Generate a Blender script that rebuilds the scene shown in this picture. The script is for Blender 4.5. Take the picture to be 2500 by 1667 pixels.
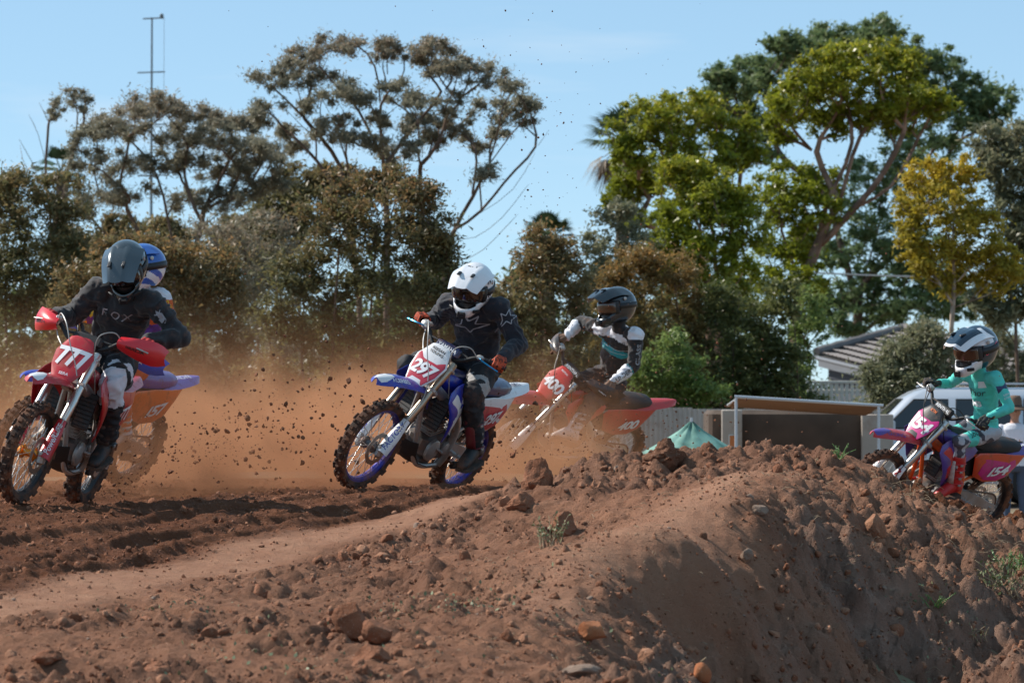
import bpy, math, random
import numpy as np
from mathutils import Vector, Matrix
from mathutils.bvhtree import BVHTree
R = math.radians
SC = bpy.context.scene
for _o in list(bpy.data.objects): bpy.data.objects.remove(_o)
COL = SC.collection

# ---------------------------------------------------------------- camera
cam_d = bpy.data.cameras.new('camera'); cam = bpy.data.objects.new('camera', cam_d); COL.objects.link(cam)
cam_d.sensor_width = 36.0; cam_d.lens = 144.72
cam_d.shift_y = 122.0 / 2500.0
cam_d.clip_start = 0.5; cam_d.clip_end = 5000
cam.location = (0, 0, 1.7); cam.rotation_euler = (R(90), 0, 0)
cam_d.dof.use_dof = True; cam_d.dof.focus_distance = 29.6; cam_d.dof.aperture_fstop = 6.3
SC.camera = cam

# ---------------------------------------------------------------- sky and sun
SUN_EL = R(43)
SUN_AZ = R(-68)            # measured from +Y (view direction) towards +X; negative = to the left, beyond the riders
world = bpy.data.worlds.new('World'); SC.world = world; world.use_nodes = True
nt = world.node_tree; nt.nodes.clear()
wo = nt.nodes.new('ShaderNodeOutputWorld'); bg = nt.nodes.new('ShaderNodeBackground')
sky = nt.nodes.new('ShaderNodeTexSky'); sky.sky_type = 'NISHITA'; sky.sun_disc = False
sky.sun_elevation = SUN_EL; sky.sun_rotation = SUN_AZ
sky.altitude = 0; sky.air_density = 0.5; sky.dust_density = 0.0; sky.ozone_density = 4.0
# thin streaks of cloud, everywhere in the sky
tc = nt.nodes.new('ShaderNodeTexCoord'); mp = nt.nodes.new('ShaderNodeMapping'); mp.inputs['Scale'].default_value = (3.0, 3.0, 26.0)
mp.inputs['Location'].default_value = (2.2, 0.5, 0.1)
nz = nt.nodes.new('ShaderNodeTexNoise'); nz.inputs['Scale'].default_value = 1.7; nz.inputs['Detail'].default_value = 5; nz.inputs['Roughness'].default_value = .55
rp = nt.nodes.new('ShaderNodeMapRange'); rp.inputs['From Min'].default_value = .56; rp.inputs['From Max'].default_value = .80
rp.inputs['To Max'].default_value = .5
tint = nt.nodes.new('ShaderNodeMix'); tint.data_type = 'RGBA'; tint.blend_type = 'MULTIPLY'; tint.inputs[0].default_value = 1.0
tint.inputs[7].default_value = (1.20, 1.10, 0.94, 1)
mx = nt.nodes.new('ShaderNodeMix'); mx.data_type = 'RGBA'; mx.inputs[7].default_value = (5.6, 6.0, 6.4, 1)
nt.links.new(tc.outputs['Generated'], mp.inputs['Vector']); nt.links.new(mp.outputs['Vector'], nz.inputs['Vector'])
nt.links.new(nz.outputs['Fac'], rp.inputs['Value'])
veil = nt.nodes.new('ShaderNodeMix'); veil.data_type = 'RGBA'; veil.inputs[0].default_value = 0.55; veil.inputs[7].default_value = (2.45, 4.15, 5.6, 1)   # thin even veil over the whole sky
nt.links.new(sky.outputs['Color'], tint.inputs[6]); nt.links.new(tint.outputs[2], veil.inputs[6]); nt.links.new(veil.outputs[2], mx.inputs[6])
nt.links.new(rp.outputs['Result'], mx.inputs[0])
nt.links.new(mx.outputs[2], bg.inputs['Color']); bg.inputs['Strength'].default_value = 0.128
nt.links.new(bg.outputs['Background'], wo.inputs['Surface'])

sun_d = bpy.data.lights.new('sun', 'SUN'); sun_d.energy = 5.0; sun_d.angle = R(0.53); sun_d.color = (1.0, 0.93, 0.84)
sun = bpy.data.objects.new('sun', sun_d); COL.objects.link(sun)
_sd = Vector((math.sin(SUN_AZ) * math.cos(SUN_EL), math.cos(SUN_AZ) * math.cos(SUN_EL), math.sin(SUN_EL)))
sun.rotation_euler = _sd.to_track_quat('Z', 'Y').to_euler(); sun.location = _sd * 60

SC.view_settings.view_transform = 'Standard'; SC.view_settings.look = 'None'
SC.view_settings.gamma = 1.0; SC.view_settings.exposure = 0.3; SC.view_settings.use_curve_mapping = False
SC.render.engine = 'CYCLES'
cy = SC.cycles
cy.use_denoising = True
cy.max_bounces = 6; cy.diffuse_bounces = 3; cy.glossy_bounces = 3; cy.transmission_bounces = 4; cy.transparent_max_bounces = 8; cy.volume_bounces = 2
cy.volume_step_rate = 1.0; cy.volume_max_steps = 96

# ================================================================= helpers
rng = np.random.default_rng(7)
def V3(*a): return np.array(a, float)
def unit(v):
    v = np.asarray(v, float); return v / (np.linalg.norm(v) + 1e-12)
def tag(o, label=None, cat=None, group=None, kind=None):
    if label: o['label'] = label
    if cat: o['category'] = cat
    if group: o['group'] = group
    if kind: o['kind'] = kind
    return o
def empty(name, loc=(0, 0, 0), label=None, cat=None, group=None):
    o = bpy.data.objects.new(name, None); COL.objects.link(o); o.location = loc; o.empty_display_size = .2
    return tag(o, label, cat, group)
def link(name, me, parent=None):
    o = bpy.data.objects.new(name, me); COL.objects.link(o)
    if parent is not None: o.parent = parent
    return o
def np_mesh(name, V, F, mats, midx=None, smooth=True, sharp=None):
    """V (n,3), F (m,k) one polygon size"""
    me = bpy.data.meshes.new(name)
    V = np.ascontiguousarray(V, np.float32); F = np.ascontiguousarray(F, np.int32)
    me.vertices.add(len(V)); me.vertices.foreach_set('co', V.ravel())
    k = F.shape[1]
    me.loops.add(F.size); me.loops.foreach_set('vertex_index', F.ravel())
    me.polygons.add(len(F)); me.polygons.foreach_set('loop_start', np.arange(0, F.size, k, dtype=np.int32))
    try: me.polygons.foreach_set('loop_total', np.full(len(F), k, np.int32))
    except Exception: pass
    for m in (mats if isinstance(mats, (list, tuple)) else [mats]): me.materials.append(m)
    if midx is not None: me.polygons.foreach_set('material_index', np.ascontiguousarray(midx, np.int32))
    me.update(calc_edges=True); me.validate()
    if smooth:
        me.shade_smooth()
        if sharp: me.set_sharp_from_angle(angle=R(sharp))
    else: me.shade_flat()
    return me

class MB:
    def __init__(s): s.V = []; s.F = []; s.M = []; s.n = 0
    def add(s, V, F, m=0):
        V = np.asarray(V, float).reshape(-1, 3)
        s.V.append(V); off = s.n
        for f in F: s.F.append([i + off for i in f]); s.M.append(m)
        s.n += len(V); return s
    def xf(s, fn):
        s.V = [fn(v) for v in s.V]; return s
    def mesh(s, name, mats, sharp=35):
        me = bpy.data.meshes.new(name)
        me.from_pydata(np.vstack(s.V).tolist(), [], s.F)
        for m in (mats if isinstance(mats, (list, tuple)) else [mats]): me.materials.append(m)
        me.polygons.foreach_set('material_index', np.array(s.M, np.int32))
        me.update(); me.shade_smooth()
        if sharp: me.set_sharp_from_angle(angle=R(sharp))
        return me
    def build(s, name, mats, parent=None, sharp=35):
        return link(name, s.mesh(name, mats, sharp), parent)
    # --- primitives
    def loft(s, loops, cap=True, m=0, closed=True, ring=False):
        L = np.asarray(loops, float); k, n, _ = L.shape; F = []
        for i in range(k if ring else k - 1):
            i2 = (i + 1) % k
            for j in range(n if closed else n - 1):
                j2 = (j + 1) % n
                F.append((i * n + j, i * n + j2, i2 * n + j2, i2 * n + j))
        if cap and not ring:
            F.append(tuple(range(n))[::-1]); F.append(tuple((k - 1) * n + j for j in range(n)))
        return s.add(L, F, m)
    def tube(s, P, r, n=10, cap=True, m=0, flat=None):
        P = np.asarray(P, float); k = len(P); r = np.broadcast_to(np.asarray(r, float), (k,))
        T = np.gradient(P, axis=0) if k > 2 else np.tile(P[1] - P[0], (2, 1))
        T = T / (np.linalg.norm(T, axis=1, keepdims=True) + 1e-12)
        a = unit(np.cross(T[0], V3(0, 0, 1) if abs(T[0][2]) < .9 else V3(1, 0, 0)))
        th = np.linspace(0, 2 * np.pi, n, endpoint=False); loops = []
        for i in range(k):
            a = unit(a - T[i] * np.dot(a, T[i])); b = np.cross(T[i], a)
            fa, fb = flat if flat else (1, 1)
            loops.append(P[i] + r[i] * (np.outer(np.cos(th) * fa, a) + np.outer(np.sin(th) * fb, b)))
        return s.loft(loops, cap, m)
    def box(s, c, size, rot=None, bev=.0, m=0):
        h = np.asarray(size, float) / 2; b = min(bev, h.min() * .95)
        def rect(ix, z):
            x, y = h[0] - ix, h[1] - ix; q = b if b > 0 else 0
            if q == 0: return [(-x, -y, z), (x, -y, z), (x, y, z), (-x, y, z)]
            return [(-x + q, -y, z), (x - q, -y, z), (x, -y + q, z), (x, y - q, z), (x - q, y, z), (-x + q, y, z), (-x, y - q, z), (-x, -y + q, z)]
        if b > 0: L = [rect(b, -h[2]), rect(0, -h[2] + b), rect(0, h[2] - b), rect(b, h[2])]
        else: L = [rect(0, -h[2]), rect(0, h[2])]
        L = np.array(L)
        if rot is not None: L = L @ np.asarray(rot).T
        return s.loft(L + np.asarray(c, float), True, m)
    def lathe(s, prof, c, axis, n=24, m=0, cap=True):
        axis = unit(axis); a = unit(np.cross(axis, V3(0, 0, 1) if abs(axis[2]) < .9 else V3(1, 0, 0))); b = np.cross(axis, a)
        th = np.linspace(0, 2 * np.pi, n, endpoint=False)
        loops = [np.asarray(c) + axis * h + r * (np.outer(np.cos(th), a) + np.outer(np.sin(th), b)) for r, h in prof]
        return s.loft(loops, cap, m)
    def ell(s, c, r, nu=16, nv=10, rot=None, m=0):
        r = np.broadcast_to(np.asarray(r, float), (3,)); th = np.linspace(0, 2 * np.pi, nu, endpoint=False)
        L = []
        for j in range(nv):
            p = -np.pi / 2 + np.pi * (j + .35) / (nv - .3)
            L.append(np.stack([np.cos(th) * np.cos(p) * r[0], np.sin(th) * np.cos(p) * r[1], np.full(nu, np.sin(p) * r[2])], 1))
        L = np.array(L)
        if rot is not None: L = L @ np.asarray(rot).T
        return s.loft(L + np.asarray(c, float), True, m)
    def cap(s, p, q, r1, r2, n=12, m=0):
        """tapered capsule"""
        p, q = np.asarray(p, float), np.asarray(q, float); t = unit(q - p); P = []; rr = []
        for a in (-1, -.92, -.7, -.38, 0): P.append(p + t * r1 * a); rr.append(r1 * max(.06, math.sqrt(max(0, 1 - a * a))))
        for a in (0, .38, .7, .92, 1): P.append(q + t * r2 * a); rr.append(r2 * max(.06, math.sqrt(max(0, 1 - a * a))))
        return s.tube(np.array(P), np.array(rr), n, True, m)
    def patch(s, G, th, m=0, nrm=None):
        """slab from a grid G (nu,nv,3) thickened by th along its normals"""
        G = np.asarray(G, float); nu, nv, _ = G.shape
        if nrm is None:
            du = np.gradient(G, axis=0); dv = np.gradient(G, axis=1); N = np.cross(du, dv)
            N /= (np.linalg.norm(N, axis=2, keepdims=True) + 1e-12)
        else: N = np.broadcast_to(np.asarray(nrm, float), G.shape)
        A = G + N * th / 2; B = G - N * th / 2; F = []; o = nu * nv
        I = lambda i, j: i * nv + j
        for i in range(nu - 1):
            for j in range(nv - 1):
                F.append((I(i, j), I(i + 1, j), I(i + 1, j + 1), I(i, j + 1)))
                F.append((o + I(i, j), o + I(i, j + 1), o + I(i + 1, j + 1), o + I(i + 1, j)))
        ed = [(I(i, 0), I(i + 1, 0)) for i in range(nu - 1)] + [(I(nu - 1, j), I(nu - 1, j + 1)) for j in range(nv - 1)] + \
             [(I(i + 1, nv - 1), I(i, nv - 1)) for i in range(nu - 1)] + [(I(0, j + 1), I(0, j)) for j in range(nv - 1)]
        for a, b in ed: F.append((a, o + a, o + b, b))
        return s.add(np.vstack([A.reshape(-1, 3), B.reshape(-1, 3)]), F, m)
    def panel(s, out, fn, th, bev=.004, m=0, inner=0.86):
        """plate from a 2-D outline mapped by fn(a,b)->3-D with a domed face"""
        out = np.asarray(out, float); c = out.mean(0)
        rings = [out, c + (out - c) * .96, c + (out - c) * inner, c + (out - c) * .5]
        P = [np.array([fn(*p) for p in r]) for r in rings]
        n = len(out); e = 1e-3
        nn = lambda p: unit(np.cross(fn(p[0] + e, p[1]) - fn(p[0], p[1]), fn(p[0], p[1] + e) - fn(p[0], p[1])))
        N = [np.array([nn(p) for p in r]) for r in rings]
        L = [P[2] - N[2] * th * .5, P[0] - N[0] * th * .5, P[0] + N[0] * (th * .5 - bev), P[1] + N[1] * th * .5, P[2] + N[2] * th * .5, P[3] + N[3] * th * .5]
        return s.loft(np.array(L), True, m)

# ---- noise
def _h(ix, iy, iz, seed):
    n = (ix.astype(np.int64) * 374761393 + iy.astype(np.int64) * 668265263 + iz.astype(np.int64) * 2147483647 + seed * 1274126177) & 0xFFFFFFFF
    n = ((n ^ (n >> 13)) * 1274126177) & 0xFFFFFFFF
    n = ((n ^ (n >> 16)) * 2246822519) & 0xFFFFFFFF
    return ((n ^ (n >> 15)) & 0xFFFFFF) / float(0xFFFFFF)
def noise3(x, y, z, seed=0):
    x, y, z = np.broadcast_arrays(np.asarray(x, float), np.asarray(y, float), np.asarray(z, float))
    ix, iy, iz = np.floor(x).astype(int), np.floor(y).astype(int), np.floor(z).astype(int)
    fx, fy, fz = x - ix, y - iy, z - iz
    fx = fx * fx * (3 - 2 * fx); fy = fy * fy * (3 - 2 * fy); fz = fz * fz * (3 - 2 * fz)
    r = 0
    for a in (0, 1):
        for b in (0, 1):
            for c in (0, 1):
                r = r + _h(ix + a, iy + b, iz + c, seed) * (fx if a else 1 - fx) * (fy if b else 1 - fy) * (fz if c else 1 - fz)
    return r * 2 - 1
def noise2(x, y, seed=0):
    ix, iy = np.floor(x).astype(int), np.floor(y).astype(int); fx, fy = x - ix, y - iy
    fx = fx * fx * (3 - 2 * fx); fy = fy * fy * (3 - 2 * fy); z = np.zeros_like(ix)
    return 2 * ((_h(ix, iy, z, seed) * (1 - fx) + _h(ix + 1, iy, z, seed) * fx) * (1 - fy) + (_h(ix, iy + 1, z, seed) * (1 - fx) + _h(ix + 1, iy + 1, z, seed) * fx) * fy) - 1
def fbm2(x, y, f0, octs, gain=.5, seed=0, mode=0):
    s = 0; a = 1; tot = 0
    for o in range(octs):
        th = o * 1.1; xx = x * math.cos(th) - y * math.sin(th); yy = x * math.sin(th) + y * math.cos(th)
        n = noise2(xx * f0 * 2 ** o + 17.3 * o, yy * f0 * 2 ** o + 9.1 * o, seed + o)
        if mode == 1: n = 1 - 2 * np.abs(n)
        if mode == 2: n = 2 * np.abs(n) - 1
        s = s + a * n; tot += a; a *= gain
    return s / tot
def sstep(a, b, x):
    t = np.clip((x - a) / (b - a), 0, 1); return t * t * (3 - 2 * t)

# ---- materials
def srgb(r, g, b):
    return tuple(((c / 255) / 12.92 if c / 255 <= .04045 else ((c / 255 + .055) / 1.055) ** 2.4) for c in (r, g, b))
def lin(c): return (c[0], c[1], c[2], 1.0)
DIRT = (.21, .085, .04)
_mats = {}
def mat(name, col, rough=.5, metal=0., var=.12, vscale=6., dirt=0., dscale=9., bump=0., bscale=60., coat=0., spec=.5, col2=None, cscale=20., cthr=.5, csharp=.04, sheen=0., trans=0.):
    if name in _mats: return _mats[name]
    m = bpy.data.materials.new(name); m.use_nodes = True; nt = m.node_tree; N = nt.nodes; Lk = nt.links
    b = N['Principled BSDF']; b.inputs['Roughness'].default_value = rough; b.inputs['Metallic'].default_value = metal
    b.inputs['Specular IOR Level'].default_value = spec; b.inputs['Coat Weight'].default_value = coat; b.inputs['Coat Roughness'].default_value = .15
    b.inputs['Sheen Weight'].default_value = sheen; b.inputs['Transmission Weight'].default_value = trans
    t = N.new('ShaderNodeTexCoord')
    def nz(scale, det=4, ro=.55):
        n = N.new('ShaderNodeTexNoise'); n.inputs['Scale'].default_value = scale; n.inputs['Detail'].default_value = det; n.inputs['Roughness'].default_value = ro
        Lk.new(t.outputs['Object'], n.inputs['Vector']); return n
    def mix(fac, a, bb, blend='MIX'):
        x = N.new('ShaderNodeMix'); x.data_type = 'RGBA'; x.blend_type = blend
        for sock, val in ((0, fac), (6, a), (7, bb)):
            if hasattr(val, 'is_linked') or hasattr(val, 'links'): Lk.new(val, x.inputs[sock])
            else: x.inputs[sock].default_value = val
        return x.outputs[2]
    def ramp(v, a, c, lo=0., hi=1.):
        r = N.new('ShaderNodeMapRange'); r.inputs['From Min'].default_value = a; r.inputs['From Max'].default_value = c
        r.inputs['To Min'].default_value = lo; r.inputs['To Max'].default_value = hi; Lk.new(v, r.inputs['Value']); return r.outputs['Result']
    base = lin(col)
    if col2 is not None:
        base = mix(ramp(nz(cscale, 2, .4).outputs['Fac'], cthr - csharp, cthr + csharp), lin(col), lin(col2))
    if var > 0:
        v = ramp(nz(vscale, 5).outputs['Fac'], .25, .75, 1 - var, 1 + var)
        cm = N.new('ShaderNodeCombineColor')
        for i in range(3): Lk.new(v, cm.inputs[i])
        base = mix(1.0, base, cm.outputs[0], 'MULTIPLY')
    if dirt > 0:
        d = ramp(nz(dscale, 8, .68).outputs['Fac'], .62 - dirt * .42, .80 - dirt * .30, 0, min(1, .35 + dirt))
        base = mix(d, base, lin(DIRT))
        rr = ramp(d, 0, 1, rough, .95); Lk.new(rr, b.inputs['Roughness'])
        if metal > 0: Lk.new(ramp(d, 0, .6, metal, 0), b.inputs['Metallic'])
    if hasattr(base, 'links'): Lk.new(base, b.inputs['Base Color'])
    else: b.inputs['Base Color'].default_value = base
    if bump > 0:
        bp = N.new('ShaderNodeBump'); bp.inputs['Strength'].default_value = bump; bp.inputs['Distance'].default_value = .01
        Lk.new(nz(bscale, 6, .6).outputs['Fac'], bp.inputs['Height']); Lk.new(bp.outputs['Normal'], b.inputs['Normal'])
    _mats[name] = m; return m

# ---- lettering
_txt = {}
def text_mesh(s, bold=.0, shear=0., spacing=1.0):
    k = (s, bold, shear, spacing)
    if k not in _txt:
        c = bpy.data.curves.new('lettering', 'FONT'); c.body = s; c.align_x = 'CENTER'; c.align_y = 'CENTER'; c.offset = bold; c.shear = shear; c.space_character = spacing
        c.resolution_u = 4
        o = bpy.data.objects.new('lettering', c); COL.objects.link(o); bpy.context.view_layer.update()
        me = bpy.data.meshes.new_from_object(o.evaluated_get(bpy.context.evaluated_depsgraph_get()))
        V = np.array([v.co[:] for v in me.vertices]).reshape(-1, 3); F = [tuple(p.vertices) for p in me.polygons]
        V[:, :2] -= (V[:, :2].min(0) + V[:, :2].max(0)) / 2
        h = np.ptp(V[:, 1]); V /= h
        bpy.data.objects.remove(o); bpy.data.meshes.remove(me); bpy.data.curves.remove(c)
        _txt[k] = (V, F)
    return _txt[k]
def letter(s, fn, h, x0=0, y0=0, w=None, bold=.0, shear=0., spacing=1., rot=0., mb=None, m=0):
    """flat lettering of height h laid on the surface fn(a,b)"""
    V, F = text_mesh(s, bold, shear, spacing); V = V.copy(); V[:, :2] *= h
    if w: V[:, 0] *= w / np.ptp(V[:, 0])
    c, n = math.cos(rot), math.sin(rot)
    P = np.array([fn(x0 + p[0] * c - p[1] * n, y0 + p[0] * n + p[1] * c) for p in V])
    mb = mb or MB(); mb.add(P, F, m); return mb
TERR = [(-2.24,18.00,0.437), (-2.49,20.00,0.600), (-2.74,22.00,0.719), (-2.99,24.00,0.804), (-1.70,18.00,0.437), (-1.91,20.20,0.605), (-2.11,22.30,0.713), (-2.34,24.80,0.824), (-1.15,17.80,0.451), (-1.26,19.50,0.604), (-1.47,22.80,0.690), (-1.60,24.80,0.824), (-1.76,27.20,0.929), (-0.61,17.60,0.465), (-0.70,20.20,0.605), (-0.84,24.20,0.773), (-0.94,27.00,0.934), (-0.39,25.80,0.917), (0.00,27.50,1.030), (-0.72,28.80,1.012), (0.16,26.50,1.146), (-0.13,25.50,1.015), (-0.24,24.50,0.859), (-0.34,23.00,0.773), (0.00,24.00,0.852), (0.39,26.40,1.214), (0.65,26.00,1.260), (0.96,26.00,1.307), (1.42,26.00,1.356), (1.94,26.00,1.304), (2.24,26.50,1.260), (2.55,27.00,1.136), (2.82,27.00,1.001), (3.04,26.60,0.880), (3.23,26.00,0.782), (1.58,24.50,1.176), (1.11,24.80,1.120), (0.84,24.00,0.996), (0.34,22.50,0.816), (0.00,21.00,0.707), (-0.49,19.60,0.598), (-0.28,18.50,0.513), (0.20,19.80,0.626), (0.52,21.00,0.728), (0.99,22.00,0.879), (1.40,23.50,1.057), (0.97,21.70,0.631), (1.49,23.00,0.682), (2.04,24.10,0.753), (2.56,24.50,0.615), (0.50,20.20,0.484), (1.45,22.40,0.374), (1.98,23.40,0.315), (2.50,23.90,0.285), (1.07,21.50,0.235), (3.02,24.30,0.382), (2.91,23.40,0.082), (2.05,22.90,0.094), (0.09,17.80,0.451), (0.59,19.80,0.311), (1.55,22.20,0.143), (-3.00,28.25,0.920), (-3.26,26.80,0.950), (-0.52,30.35,0.950), (-1.16,29.00,0.985), (-3.10,31.40,0.970), (-3.80,30.00,0.970), (0.83,39.30,0.860), (-0.20,38.30,0.940), (3.62,32.90,0.550), (2.66,31.98,0.640), (1.00,28.60,1.000), (1.80,28.80,0.980), (2.60,29.30,0.720), (3.40,29.50,0.550), (0.40,28.60,1.000), (0.00,34.00,0.950), (1.50,34.00,0.800), (-3.00,36.00,0.950), (-1.50,33.00,0.970), (4.50,31.00,0.500), (-6.00,18.00,0.430), (-6.00,22.00,0.720), (-6.00,28.00,0.950), (-6.00,36.00,0.900), (5.50,20.00,0.000), (6.00,26.00,0.450), (6.00,32.00,0.450), (-6.00,45.00,0.500), (0.00,45.00,0.600), (6.00,45.00,0.300), (3.00,40.00,0.500), (-3.00,14.00,0.350), (0.00,14.00,0.350), (3.00,14.00,0.100), (2.50,20.00,0.050), (3.50,21.50,0.020), (1.60,18.50,0.150), (6.00,14.00,0.150), (-6.00,14.00,0.300)]
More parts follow.
